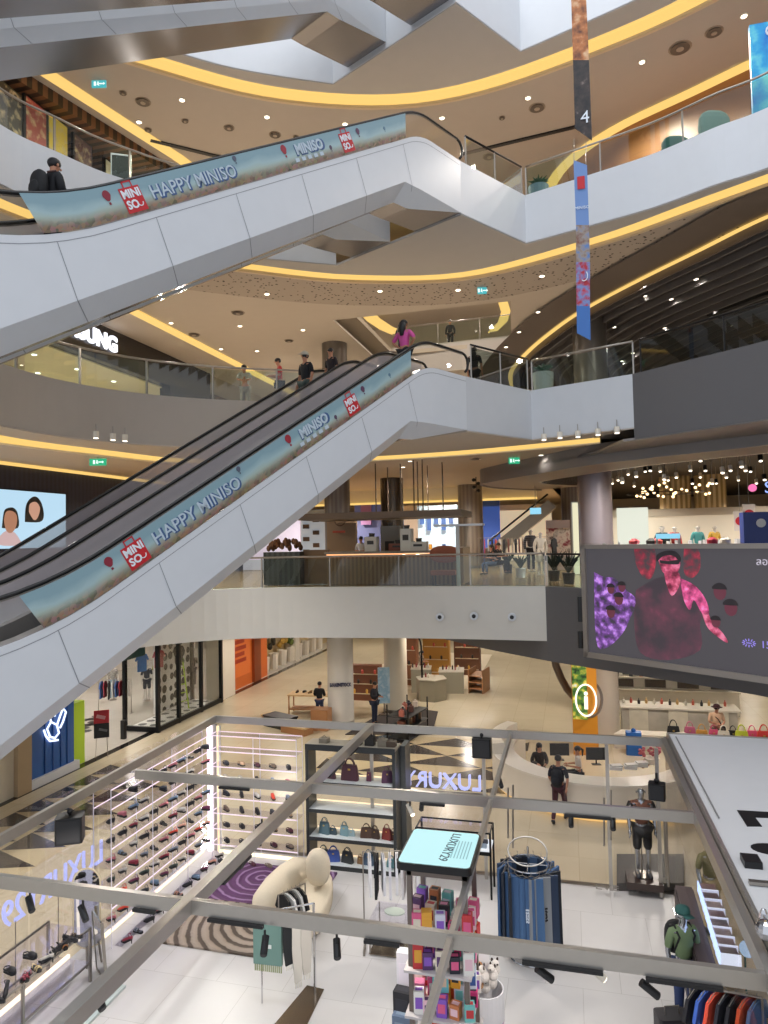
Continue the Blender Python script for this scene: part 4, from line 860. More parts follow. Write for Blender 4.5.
p = atz(422,683,0); person(p.x,p.y,0,radians(80),'woman in beige blouse and black trousers beside the grey display counters','hold',top='bfa68c',bottom='101012',hair='tail',h=1.68,extras={'strap_bag':1})
person(-14.45,14.5,0,radians(100),'person in black skirt cut off by the left edge beside the patterned floor','stand',top='6a4a3c',bottom='141416',hair='long',h=1.6,skirt=.3)
# second level
p = aty(361,531,25.0); person(p.x,25.0,5.9,0,'bartender in white shirt behind the timber bar','hold',top='e4e2dc',bottom='20201f',h=1.66)
p = aty(498,536,29.0); person(p.x,29.0,5.9,radians(60),'person in dark clothes sitting beside the second level plants','sit',top='18181c',hair='short',h=1.7)
p = aty(490,540,28.0); person(p.x,28.4,5.9,radians(-40),'second seated person in black nearer to the second level rail','sit',top='101014',bottom='4a5a78',hair='long',h=1.62)
def mannequin(x, y, z, rz, label, top, bottom, topk='shirt', botk='trousers', skin='c9c4bc', h=1.78, shoe=None, group='shop mannequins', stand=True, pose='stand', metal=0.0, **kw):
    t = person(x,y,z,rz,label,pose,top=top,bottom=bottom,topk=topk,botk=botk,hair=None,skin=M(skin,.25,metal) if isinstance(skin,str) else skin,h=h,cat='mannequin',name='mannequin',group=group,shoe=shoe,**kw)
    if stand: MB(L(t)).lathe([(.19,-.0),(.19,.015)],(0,.05,0),16).cyl((0,.12,0),(0,.06,.8),.012).build('stand', M_STEEL, t)
    return t
STR = band_mat('striped_knit',('e6e2da','1d1d24'),22,2,.8)
STR2 = band_mat('striped_dark',('2a2a30','6a6a70'),12,2,.8)
for px,py,top,bot,lab,bk in ((113,700,STR,'8fa3b4','shop mannequin in striped top and pale jeans inside the left shop','trousers'),(147,700,'2a2a30','1c1a22','shop mannequin in black at the corner of the black-framed window','shorts'),(158,694,'8f8a50','d8d4c8','mannequin in olive top inside the black-framed window beside the corner one','trousers'),(169,692,'6d7a5a','4a5a50','mannequin in green top in the middle of the black-framed window','trousers'),(193,687,'17171b','2c2f3a','mannequin in black top by the dotted panel','trousers')):
    p = atz(px,py,.10) if px > 130 else atz(px,py,0)
    mannequin(p.x,p.y,p.z if px > 130 else 0,radians(50),lab,top,bot,botk=bk,h=1.75)
for px,py,Y,top,bot,lab,sk in ((530,524,30,STR2,'1e1e22','mannequin in striped dark sweater on the second level',None),(540,531,27.5,'d9d0c0','d9d0c0','mannequin in cream dress on the second level beside the striped sweater',.42),(583,521,29,'e6e2da','1b1b1f','mannequin in black and white clothes beside the cream light box',None),(661,508,27,'17171a','2b2b30','mannequin in long black coat above the pink video screen',None),(697,514,30,'57a8a8','cfc8bc','mannequin in teal jacket above the video screen, right of the black coat',None),(674,520,31,'b4332f','3a3030','mannequin in red top between the black coat and the teal jacket',None),(714,520,33,'d8b04a','6a3a30','mannequin in yellow top near the blue display box',None)):
    p = aty(px,py,Y); mannequin(p.x,Y,5.9,radians(20),lab,top,bot,h=max(1.3,min(1.85,p.z-5.9)),skirt=sk,topk='jacket' if 'coat' in lab or 'sweater' in lab else 'shirt')
# ================================================================ GROUND FLOOR, LEFT SHOPS
bw = thing('blue_hoarding', 'tall blue shop hoarding with a glowing white cartoonish line drawing', 'partition', (-16.15,18.7,0))
MB().box(-16.3,-16.12,17.76,19.75,0.28,4.2).build('panel', mat('blue_panel','2a5fa8',0.35), bw); MB().box(-16.35,-16.02,17.76,19.9,0,0.28).build('plinth', M_WHITE, bw)
for y in (18.4,18.75,19.1,19.4): MB().box(-16.12,-16.09,y,y+.03,.3,4.2).build('rib', mat('blue_rib','1d4688',0.4), bw)
def ny(px,py): q = atx(px,py,-16.05); return (q.x,q.y,q.z)
for pts in ([(50,737),(47,729),(51,722),(57,725),(59,733),(55,738),(50,737)],[(57,725),(60,716),(63,708),(66,712),(63,722),(60,728)],[(51,722),(49,715),(52,712),(55,716)],[(44,730),(46,736),(50,741),(58,740)]):
    MB().tube([ny(*p) for p in pts],.035,5).build('neon_line', glow('neon_white','dfeaff',1.6), bw)
tag(MB().box(-16.9,-16.3,19.95,20.5,.0,2.1).build('shelf_box', mat('lime','b6d83a',.5), None), 'lime green panel standing just inside the left shop entrance', 'panel')
sg = thing('sale_sign', 'red and black sale sign on a thin stand at the left shop entrance', 'sign', (-16.0,21.0,0), radians(35)); F = L(sg)
MB(F).cyl((-.2,0,0),(-.15,.0,1.2),.012).cyl((.2,0,0),(.15,0,1.2),.012).build('stand', M_STEEL, sg); MB(F).cbox((0,-.02,1.35),(.5,.02,.6)).build('red_board', mat('sale_red','c02c38',.5), sg); MB(F).cbox((0,-.04,.95),(.5,.02,.5)).build('black_board', M_DARK, sg)
MB(F).cbox((-.02,-.032,1.42),(.3,.004,.12),0,0,.3).build('pale_mark', M('d89aa4',.5), sg); MB(F).cbox((.05,-.052,.97),(.28,.004,.08),0,0,.3).build('pale_mark', M('6a6a6e',.5), sg)
tag(MB().rbox((-16.7,23.2,.35),(.18,.18,.7),.03).build('post', M_DARK), 'short dark security post in the left shop entrance', 'post')
# black framed display window
dw = thing('display_window', 'black-framed glass display window of the left shop with dressed mannequins', 'shop window', (-16.5,24.2,0)); bx0,bx1,by0,by1 = -17.35,-15.85,24.2,29.3
for x,y in ((bx0,by0),(bx1,by0),(bx1,by0+1.5),(bx1,by0+3.3),(bx1,by1),(bx0,by1)): MB().box(x-.07,x+.07,y-.07,y+.07,0,4.45).build('frame_post', M_BLACKM, dw)
for z in (0.12,4.3): MB().box(bx0,bx1,by0-.06,by0+.06,z-.09,z+.09).build('frame_rail', M_BLACKM, dw); MB().box(bx1-.06,bx1+.06,by0,by1,z-.09,z+.09).build('frame_rail', M_BLACKM, dw)
MB().box(bx0+.05,bx1-.05,by0+.05,by1-.05,0.005,.1).build('window_floor', dots_mat('check_floor','e8e6e2','2a2a2c',1.7,.3,.3,.2), dw)
MB().box(bx0,bx1,by0,by0+.012,.2,4.2).build('glass_pane', M_GLASS, dw); MB().box(bx1,bx1+.012,by0,by1,.2,4.2).build('glass_pane', M_GLASS, dw)
MB().box(-17.5,-17.42,26.4,29.3,.1,4.4).build('dotted_panel', dots_mat('polka','e4e2df','1c1c20',2.1,.38,.5,.35), dw)
sn_ = thing('shop_sign', 'dark teal shop sign with pale letters partly hidden by the lower escalator', 'sign', (-16.4,23,3.5)); MB().box(-16.5,-16.3,19.9,24.05,3.05,4.35).build('board', mat('teal_board','2c4644',.4), sn_)
text('sign_lettering','SHOP',.55,frame((-16.28,22.75,3.45),(0,1,0),(0,0,1)),M_PW,sn_)
# garments on rails
GK = {}
def garment_rail(x, y, z, rz, cols, label, group, n=8, h=1.5, gl=.8, wd=1.4, kind='shirt', glabel=None):
    r = thing('garment_rail', label, 'clothes rail', (x,y,z), rz); F = L(r)
    MB(F).tube([(-wd/2,0,0),(-wd/2,0,h),(wd/2,0,h),(wd/2,0,0)],.014,6).build('frame', M_STEEL, r); MB(F).box(-wd/2-.02,-wd/2+.02,-.2,.2,0,.03).box(wd/2-.02,wd/2+.02,-.2,.2,0,.03).build('feet', M_STEEL, r)
    for i in range(n):
        c = cols[i % len(cols)]; px_ = -wd/2+.12+(wd-.24)*i/max(1,n-1)
        g = garment(F @ Vector((px_,0,h)), rz+pi/2+radians(random.uniform(-8,8)), c, gl*random.uniform(.9,1.05), (glabel or 'garment of colour %s')%ORD[i], group, kind)
    return r
def garment(p, rz, col, ln, label, group, kind='shirt'):
    g = thing('hanging_garment', label, 'clothing', tuple(p), rz, group); F = L(g)
    if kind == 'shirt': q = [(-.05,-.06),(-.20,-.11),(-.30,-.34),(-.24,-.37),(-.19,-.24),(-.19,-ln),(.19,-ln),(.19,-.24),(.24,-.37),(.30,-.34),(.20,-.11),(.05,-.06)]
    elif kind == 'jeans': q = [(-.2,-.08),(-.21,-ln),(-.03,-ln),(-.005,-.38),(.005,-.38),(.03,-ln),(.21,-ln),(.2,-.08)]
    else: q = [(-.16,-.06),(-.17,-ln),(.17,-ln),(.16,-.06)]
    Fg = F @ Matrix.Rotation(pi/2,4,'X'); mb = MB(Fg); mb.prism(q,-.022,.022)
    mb.build('cloth', col if not isinstance(col,str) else M(col,.85), g); MB(F).tube([(-.18,0,-.10),(0,0,-.035),(0,0,.02),(.02,0,.03)],.006,4).tube([(.18,0,-.10),(0,0,-.035)],.006,4).build('hanger', M_STEEL, g)
    return g
cset = ['a99a86','c7b9a0','6f6a66','d8d2c4','3e4250','8d6a58','c9c9cf','575d4a']
for i,(x,y,rz,cs) in enumerate(((-21,20.5,radians(80),cset),(-21.5,24,radians(90),cset[3:]+cset[:3]),(-19.5,26.5,radians(20),['3c5f9a','8a2a3a','202024','d8d6d0']),(-24,22,radians(90),['b9ad98','d8cfbc','8f8f93']))):
    garment_rail(x,y,0,rz,cs,'clothes rail inside the left shop, %s from the entrance'%ORD[i],'garments on rail %s of the left shop'%ORD[i],n=8,glabel='garment on the '+ORD[i]+' rail of the left shop, %s along it')
for i,(x,y,c) in enumerate(((-17.1,25.0,'3d6fb0'),(-16.9,25.9,'a83a46'),(-16.75,27.2,'26262a'))): garment(Vector((x,y,3.0)),radians(60),c,.8,('blue','red','black')[i]+' shirt hung high in the black-framed window','shirts hung in the window')
ld_ = thing('ladder', 'lime green step ladder inside the black-framed window', 'ladder', (-16.6,27.4,.1), radians(70)); F = L(ld_)
for q in (-.22,.22): MB(F).cyl((q,0,0),(q*.7,.35,2.3),.03).build('side_rail', M('b9dc3c',.5), ld_)
for k in range(6): MB(F).cbox((0,.05*(k+1)+.02,.36*(k+1)),(.40,.07,.03)).build('step', M('b9dc3c',.5), ld_)
# orange shop and beyond
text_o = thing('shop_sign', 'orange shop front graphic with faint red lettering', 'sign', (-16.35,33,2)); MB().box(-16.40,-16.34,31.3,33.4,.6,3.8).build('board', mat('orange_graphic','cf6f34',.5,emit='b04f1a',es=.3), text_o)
[MB().box(-16.34,-16.33,31.7,32.9-.2*(k%2),1.3+.32*k,1.5+.32*k).build('red_mark', M('b03a20',.5), text_o) for k in range(4)]
rs = thing('hanging_sign', 'pink and red round-cornered sale sign in the far shop window', 'sign', (-16.6,37.2,2.6)); MB().cbox((-16.6,37.2,2.9),(.06,1.1,1.3)).build('board', M('e4a39c',.5), rs); MB().cyl((-16.6,37.2,3.5),(-16.6,37.2,4.5),.015).build('cord', M_STEEL, rs)
MB().cbox((-16.54,37.2,3.0),(.02,.6,.22),0,.3).cbox((-16.535,37.25,2.8),(.02,.5,.18),0,-.2).build('red_mark', M_RED, rs)
for i in range(8):
    y = 36.2+i*1.25
    pt = thing('display_plant', 'leafy window display in the far left shop, %s from the orange front'%ORD[i], 'plant', (-16.85,y,0), 0, 'window displays of the far shop')
    MB().lathe([(.25,0),(.3,.9)],(-16.85,y,0),10).build('pedestal', M_CREAM, pt); mb = MB()
    for k in range(7): mb.ell((-16.85+random.uniform(-.2,.2),y+random.uniform(-.35,.35),1.2+random.uniform(0,1.3)),(.16,.2,.2),7,5)
    mb.build('foliage', (M('5c6a2e',.8),M('3a3222',.8),M('b8903c',.7))[i%3], pt)
# ================================================================ GROUND FLOOR BEHIND THE KIOSK
mt = MB(); a_,b_,c_,d_ = atz(345,735,0),atz(432,735,0),atz(438,712,0),atz(395,706,0)
mt.prism([(a_.x,a_.y),(b_.x,b_.y),(c_.x,c_.y),(d_.x,d_.y)],0.01,.03); tag(mt.build('floor_mat', M('3a322e',.9)), 'dark brown mat on the floor right of the lettered column', 'mat')
mt = MB(); q = [atz(*p,0) for p in ((360,690),(473,689),(492,655),(430,652),(380,665))]
mt.prism([(v.x,v.y) for v in q],.01,.02); tag(mt.build('carpet', M('d6c8ae',.9)), 'pale carpet under the grey cosmetics counters with a brown border', 'carpet')
def shoe_mesh(kind):
    if kind in POSES: return POSES[kind]
    so = MB(); up = MB()
    if kind == 'sneaker':
        so.rbox((0,0,.014),(.085,.25,.028),.04,4); up.tube([(0,.10,.035),(0,.06,.075),(0,-.02,.06),(0,-.09,.038),(0,-.115,.03)],[.034,.046,.042,.036,.02],9); up.tube([(0,.08,.08),(0,.085,.11)],[.04,.036],9)
    elif kind == 'clog':
        so.rbox((0,0,.016),(.095,.25,.032),.045,4); up.tube([(0,.01,.055),(0,-.05,.05),(0,-.10,.04),(0,-.125,.03)],[.045,.052,.044,.02],9); up.tube([(-.045,.02,.05),(-.045,.09,.06),(0,.12,.065),(.045,.09,.06),(.045,.02,.05)],.009,5)
    elif kind == 'sandal':
        so.rbox((0,0,.012),(.08,.24,.024),.038,4)
        for y in (-.07,-.02): up.tube([(-.04,y,.02),(-.03,y,.055),(0,y,.068),(.03,y,.055),(.04,y,.02)],.011,5)
        up.tube([(-.035,.06,.03),(0,.11,.06),(.035,.06,.03)],.007,5)
    else:   # heel
        so.tube([(0,.11,.085),(0,.03,.05),(0,-.05,.012),(0,-.12,.010)],[.028,.03,.036,.022],7); so.cyl((0,.11,.08),(0,.115,0),.012,.007)
        up.tube([(0,.12,.115),(0,.06,.10),(0,.0,.07),(0,-.06,.04),(0,-.115,.02)],[.03,.024,.028,.03,.012],8); up.tube([(-.03,.09,.12),(-.035,.06,.17),(0,.05,.185),(.035,.06,.17),(.03,.09,.12)],.006,4)
    POSES[kind] = (so, up); return POSES[kind]
PROTO = {}
def shoe(kind, p, rz, col, label, group, sole='1d1d1f', sc_=.95):
    key = kind
    if key not in PROTO:
        t = thing('shoe', label, 'shoe', (0,0,0), 0, group); so, up = shoe_mesh(kind)
        a = MB(); a.add(so.v, so.f); a.build('sole', M(sole,.6), t); b = MB(); b.add(up.v, up.f); b.build('upper', M(col,.6), t, True)
        PROTO[key] = t; t.location = p; t.rotation_euler = (0,0,rz); t.scale = (sc_,)*3; return t
    t = dup(PROTO[key], p, rz, label, group, swap={'upper':M(col,.6),'sole':M(sole,.6)}); t.scale = (sc_,)*3; return t
def table(x, y, z, rz, w_, d_, h, m_, label, legs=True, name='display_table', top=None):
    t = thing(name, label, 'table', (x,y,z), rz); F = L(t)
    MB(F).rbox((0,0,h-.03),(w_,d_,.06),.03).build('table_top', top or m_, t)
    if legs:
        for a in (-1,1):
            for b in (-1,1): MB(F).box(a*(w_/2-.06)-.025,a*(w_/2-.06)+.025,b*(d_/2-.06)-.025,b*(d_/2-.06)+.025,0,h-.06).build('leg', m_, t)
        MB(F).box(-w_/2+.08,w_/2-.08,-d_/2+.08,d_/2-.08,.2,.24).build('lower_shelf', m_, t)
    else: MB(F).box(-w_/2+.04,w_/2-.04,-d_/2+.04,d_/2-.04,0,h-.06).build('cabinet', m_, t)
    return t
table(-10.6,28.2,0,radians(5),2.6,.8,.85,M_WOODP,'light wooden shoe table behind the person in black, left of the lettered column',top=mat('light_oak','c9a878',.4))
for i in range(8): shoe('clog' if i%2 else 'sneaker',(-11.6+.3*i,28.2+.1*(i%2),.85),random.uniform(-.6,.6),['6b4a30','2b2624','a8845a','1f2430'][i%4],'shoe on the light wooden table, %s from the left'%ORD[i],'shoes on the light wooden table')
table(-11.4,25.9,0,radians(-25),1.4,.7,.45,M_DARK,'low dark bench with shoe boxes at the left corner behind the kiosk',legs=False)
table(-10.4,25.2,0,radians(-20),1.3,.6,.32,M_WOODP,'low wooden step with shoes nearest the kiosk back wall',legs=False,top=mat('light_oak','c9a878',.4))
for i in range(6): shoe('clog',(-10.9+.2*i,25.2-.05*i,.32),random.uniform(-.5,.5),['cbbfae','7a5a40','2b2624'][i%3],'shoe on the low wooden step, %s from the left'%ORD[i],'shoes on the low wooden step')
tag(MB().rbox((-9.65,25.9,.4),(.7,.6,.8),.04).build('display_block', M_WOODP), 'brown wooden display block beside the person in black', 'display block')
table(-12.0,26.6,0,radians(-25),1.0,.6,.28,M_WOODP,'low tan wooden tray table at the far left of the shoe display',legs=False,top=mat('light_oak','c9a878',.4))
# tall blue-lit poster
ps = thing('poster_stand', 'white poster stand with blue print between the two white columns', 'poster', (-7.75,28.4,0), radians(20)); MB(L(ps)).cbox((0,0,1.25),(.5,.06,1.5)).build('poster_board', ramp_mat('poster_blue',[(.3,'cfe0ea'),(.55,'8fb7d0'),(.7,'e8eef2')],3,.4), ps); MB(L(ps)).box(-.2,.2,-.15,.15,0,.05).cyl((0,0,.03),(0,0,.55),.03).build('stand', M_STEEL, ps)
# display shelves with bags at centre
dsh = thing('display_shelf', 'black two-tier display shelf with bags and bottles right of the second white column', 'shelf', (-6.1,25.7,0), radians(-12)); F = L(dsh)
for z in (.05,.45,.85): MB(F).box(-.45,.45,-.9,.9,z,z+.04).build('shelf_board', M_DARK, dsh)
for x_ in (-.43,.43):
    for y_ in (-.88,.88): MB(F).box(x_-.02,x_+.02,y_-.02,y_+.02,0,1.3).build('upright', M_BLACKM, dsh)
for i in range(7):
    q = F @ Vector((random.uniform(-.25,.25),-.75+.25*i,.89)); tag(MB().rbox((q.x,q.y,q.z+.11),(.2,.14,.22),.03).ell((q.x,q.y,q.z+.25),(.05,.03,.05),8,5).build('boxed_bottle', M(['a05a4a','2c2a30','c9b8a8','5a3a34'][i%4],.5)), 'small bottle box on the black two-tier shelf, %s from the near end'%ORD[i],'box','boxes on the black two-tier shelf')
for i in range(6):
    q = F @ Vector((.1,-.75+.28*i,.49)); tag(MB().rbox((q.x,q.y,q.z+.12),(.3,.2,.24),.04).tube([(q.x-.08,q.y,q.z+.24),(q.x,q.y,q.z+.33),(q.x+.08,q.y,q.z+.24)],.01,5).build('handbag', M(['6a3c2c','1f1d22','8a6a50'][i%3],.5)), 'small dark bag on the middle board of the black shelf, %s from the near end'%ORD[i],'bag','bags on the black two-tier shelf')
# grey cosmetics counters
gc = mat('olive_grey','8f8876',.35)
for i,(x,y,w_,h,lab) in enumerate(((-6.35,31.6,1.3,.95,'hexagonal grey cosmetics counter nearest the viewer'),(-7.15,33.2,1.2,1.1,'square grey cosmetics counter beside the woman in beige'),(-5.7,33.4,1.5,1.0,'long grey cosmetics counter with dark bottles on top'))):
    c = thing('cosmetics_counter', lab, 'counter', (x,y,0), radians(8)); n = 6 if i == 0 else 4
    MB(L(c)).prism([(w_/2*1.1*cos(2*pi*k/n+pi/4),w_/2*1.1*sin(2*pi*k/n+pi/4)) for k in range(n)],0,h).build('cabinet', gc, c); MB(L(c)).prism([(w_/2*1.15*cos(2*pi*k/n+pi/4),w_/2*1.15*sin(2*pi*k/n+pi/4)) for k in range(n)],h,h+.04).build('counter_top', mat('pale_top','c9c0ae',.3), c)
    for k in range(6 if i else 3):
        q = Vector((x-.4+.15*k,y-.1+.1*(k%2),h+.04)); b = tag(MB().lathe([(.035,0),(.035,.16),(.014,.18),(.014,.22)],q,10).build('bottle', M(['2a1c18','8a2430','d8d0c4'][k%3],.3)),'bottle %s from the left on the %s'%(ORD[k],['hexagonal grey counter','square grey counter','long grey counter'][i]),'bottle','cosmetic bottles')
ws = thing('wooden_rack', 'slatted wooden rack with cartons at the right end of the pale carpet', 'rack', (-4.4,33.6,0), radians(-10)); F = L(ws)
for z in (.2,.5,.8): MB(F).box(-.35,.35,-.6,.6,z,z+.05).build('shelf_board', M_WOODP, ws)
MB(F).box(-.36,-.32,-.6,.6,0,1.1).box(.32,.36,-.6,.6,0,1.1).build('side_panel', M_WOODP, ws)
for i,(x,y,h,c,lab) in enumerate(((-8.3,34.5,2.6,'8a5a3c','tall brown wooden display cabinet behind the second white column'),(-7.0,36.5,2.4,'b8863c','tall gold patterned display cabinet behind the woman in beige'),(-5.5,37.5,2.1,'6a4430','brown display wall at the back of the corridor'),(-9.3,31.0,1.6,'7a4a34','low reddish brown cabinet between the two columns'))):
    c_ = thing('display_cabinet', lab, 'cabinet', (x,y,0)); F = L(c_)
    MB(F).box(-.7,.7,-.25,.25,0,h).build('carcass', M(c,.5), c_)
    for k in range(3): MB(F).box(-.62,.62,-.29,-.25,.3+h*.28*k,.34+h*.28*k).build('shelf_board', M('d8c8a8',.5), c_)
    for k in range(6): MB(F).lathe([(.05,0),(.06,.15),(.02,.2)],(-.5+.2*k,-.27,.34+h*.28*(k%3)),8).build('item', M(['d8a848','2a2420','c05040'][k%3],.5), c_)
# arched dark frames
for px,Y,lab in ((413,31.5,'black arched frame beside the second white column'),):
    p = aty(px,690,Y); ar = thing('arch_frame', lab, 'arch', (p.x,Y,0)); MB().tube([(p.x+.45*cos(t),Y,(2.2 if sin(t) > 0 else 2.2)+.9*sin(t)) if 0 < k < 12 else (p.x+.45*cos(t),Y,0) for k,t in enumerate([pi*k/12 for k in range(13)])],.05,6).build('arch', M_BLACKM, ar)
# wall-hung ring sculpture near the information post
rg = MB(); c0 = aty(592,640,24.5); 
tag(rg.tube([tuple(aty(*p,25.2)) for p in ((553,652),(556,666),(561,678),(567,689),(574,697))],.13,8).build('curved_arch', M('6a5c50',.4,.5)), 'curved brown frame arm left of the information post under the grey fascia', 'frame')
# information post
ip = thing('information_post', 'orange information post with a lit ring and letter i', 'sign', (.35,24.6,0)); q0,q1 = aty(572,700,24.6),aty(597,700,24.6); x0,x1 = q0.x,q1.x
MB().box(x0,x1,24.5,25.1,0,3.3).build('pillar_box', mat('orange_wood','c98424',.4,emit='c98424',es=.15), ip); MB().box(x0+.02,x0+.5,24.46,24.5,1.2,3.2).build('picture_panel', ramp_mat('leaf_picture',[(.35,'1d3a20'),(.5,'5a8a3a'),(.62,'d8c84a'),(.75,'e8f0e0')],5,.4,.3), ip)
ci = aty(586,700,24.38); MB().tube([(ci.x+.33*cos(t),24.36+.10*sin(t),ci.z+.50*sin(t)) for t in [2*pi*k/24 for k in range(24)]],.03,6,True).build('lit_ring', glow('ring_white','fff4e0',1.5), ip)
MB().tube([(ci.x+.42*cos(t)+.1,24.6+.10*sin(t),ci.z+.58*sin(t)) for t in [2*pi*k/24 for k in range(24)]],.05,6,True).build('metal_ring', M('8a8078',.3,.8), ip)
text('letter_i','i',.85,frame((ci.x,24.34,ci.z-.02),(1,0,0),(0,0,1)),glow('ring_white','fff4e0',1.5),ip,.02,'CENTER',1,.02)
# round reception desk
def arcpts(cx,cy,r,a0,a1,n=40): return [(cx+r*cos(radians(a0+(a1-a0)*k/n)),cy+r*sin(radians(a0+(a1-a0)*k/n))) for k in range(n+1)]
rd = thing('reception_desk', 'large round white reception desk with staff inside', 'desk', (.6,21.6,0)); DC = (.55,21.9); OUT = arcpts(*DC,3.05,150,390); INN = arcpts(*DC,2.45,150,390)
dwm = mat('desk_white','e6dccb',.3)
MB().prism(OUT+INN[::-1],.12,.92).build('counter_body', dwm, rd,'auto'); MB().prism(arcpts(*DC,3.08,150,390)+arcpts(*DC,2.4,150,390)[::-1],.92,.98).build('counter_top', mat('desk_top','efe6d8',.25), rd,'auto')
MB().prism(arcpts(*DC,2.95,150,390)+arcpts(*DC,2.5,150,390)[::-1],.01,.12).build('plinth_light', glow('plinth_glow','ffcf80',.9), rd)
MB().prism(arcpts(*DC,3.12,150,200,14)+arcpts(*DC,2.75,150,200,14)[::-1],.98,1.3).build('raised_screen', dwm, rd,'auto')
MB().prism(arcpts(*DC,3.12,-5,30,14)+arcpts(*DC,2.75,-5,30,14)[::-1],.98,1.22).build('raised_screen', dwm, rd,'auto')
for i,(x,y,lab) in enumerate(((-.45,21.2,'black computer monitor in front of the long-haired desk worker'),(.55,21.0,'black computer monitor right of the ponytailed desk worker'))):
    m_ = thing('computer_monitor', lab, 'monitor', (x,y-.5,.98), radians(10)); F = L(m_); MB(F).rbox((0,0,.3),(.55,.04,.34),.015).build('screen', M_DARK, m_); MB(F).cyl((0,0,0),(0,0,.15),.02).box(-.12,.12,-.08,.08,0,.015).build('stand', M_DARK, m_)
for i,(x,y) in enumerate(((1.05,20.2),(1.45,20.35),(1.75,20.6))): tag(MB().rbox((x,y,1.02),(.34,.24,.08),.02).cbox((x+.02,y,1.08),(.3,.2,.04),.3).build('paper_stack', M('e8e6e2',.8)),'stack of white papers on the round desk, %s from the left'%ORD[i],'papers','paper stacks on the round desk')
q = Vector((2.05,20.9,.98)); fl = thing('flower_arrangement', 'pink flowers and woven basket on the right side of the round desk', 'flowers', tuple(q)); mb = MB()
for k in range(26): mb.ell((q.x+random.uniform(-.3,.25),q.y+random.uniform(-.2,.2),q.z+.15+random.uniform(0,.28)),(.05,.05,.045),6,4)
mb.build('blossoms', M('cf6f78',.7), fl); MB().lathe([(.16,0),(.22,.16)],q,14).build('pot', M_CREAM, fl)
tag(MB().tube([tuple(aty(*p,21.4)) for p in ((641,766),(650,760),(657,755))],[.09,.12,.04],8).build('woven_tray', M('9a6238',.7)), 'brown woven leaf-shaped tray at the far right of the round desk', 'tray')
# marble service counter and shelving at the right
mc = mat('marble','b9b2a4',.25,var=.35,vscale=2)
cn = thing('marble_counter', 'long marble counter with alternating panels at the right of the silver column', 'counter', (3.2,27.4,0)); MB().box(1.7,5.6,27.2,28.0,0,1.02).build('cabinet', mc, cn)
for k in range(3): MB().box(1.95+1.35*k,2.6+1.35*k,27.12,27.2,0,1.02).build('front_panel', mat('marble_light','d8d0bc',.25,var=.2,vscale=3), cn)
MB().box(1.65,5.7,27.05,28.05,1.02,1.08).build('counter_top', mat('counter_top_white','ece4d4',.25), cn)
bs = thing('back_shelving', 'cream back-wall shelving with curved dark niches above the marble counter', 'shelf', (3.4,30.5,0)); MB().box(1.2,6.4,30.6,31.0,0,3.6).build('carcass', mat('shelf_cream','e0d6c2',.5), bs)
for k in range(4): MB().prism([(1.9+1.3*k+.45*cos(pi*t/8),2.2) for t in ()] or [(1.6+1.25*k,30.55),(2.4+1.25*k,30.55),(2.4+1.25*k,30.6),(1.6+1.25*k,30.6)],1.6,2.1).build('niche', M_DARK, bs); MB().box(1.6+1.25*k,2.4+1.25*k,30.5,30.6,1.1,1.4).build('niche', M('4a4036',.6), bs)
for z in (1.0,1.5,2.2): MB().box(1.2,6.4,30.3,30.6,z,z+.04).build('shelf_board', mat('shelf_cream','e0d6c2',.5), bs)
for i in range(14):
    x = 1.8+.27*i; tag(MB().lathe([(.045,0),(.05,.12),(.02,.17),(.02,.22)],(x,27.6+.12*(i%2),1.08),8).build('bottle', M(['e8e0d0','c05a4a','2a2a2c','d8b070'][i%4],.4)),'bottle on the marble counter, %s from the column'%ORD[i],'bottle','bottles on the marble counter')
for i in range(12):
    x = 1.5+.4*i; tag(MB().rbox((x,30.42,1.65),(.14,.12,.2),.02).build('product_box', M(['8a3a30','e8e0d0','2a2a2c','d08a3a'][i%4],.5)),'product box on the cream shelving, %s from the left'%ORD[i],'box','product boxes on the cream shelving')
p = atz(628,731,.0); bt = tag(MB().rbox((1.9,24.9,.38),(.5,.3,.76),.05).ell((1.9,24.9,.8),(.08,.08,.08),8,6).build('water_container', M('1f5fae',.4)),'blue plastic container on the floor right of the silver column','container')
tag(MB().prism([(1.3,25.5),(6.5,25.4),(7.5,25.6),(7.5,26.1),(1.6,26.1)],0,.5).build('low_wall', dwm),'low cream ledge before the marble counter','ledge')
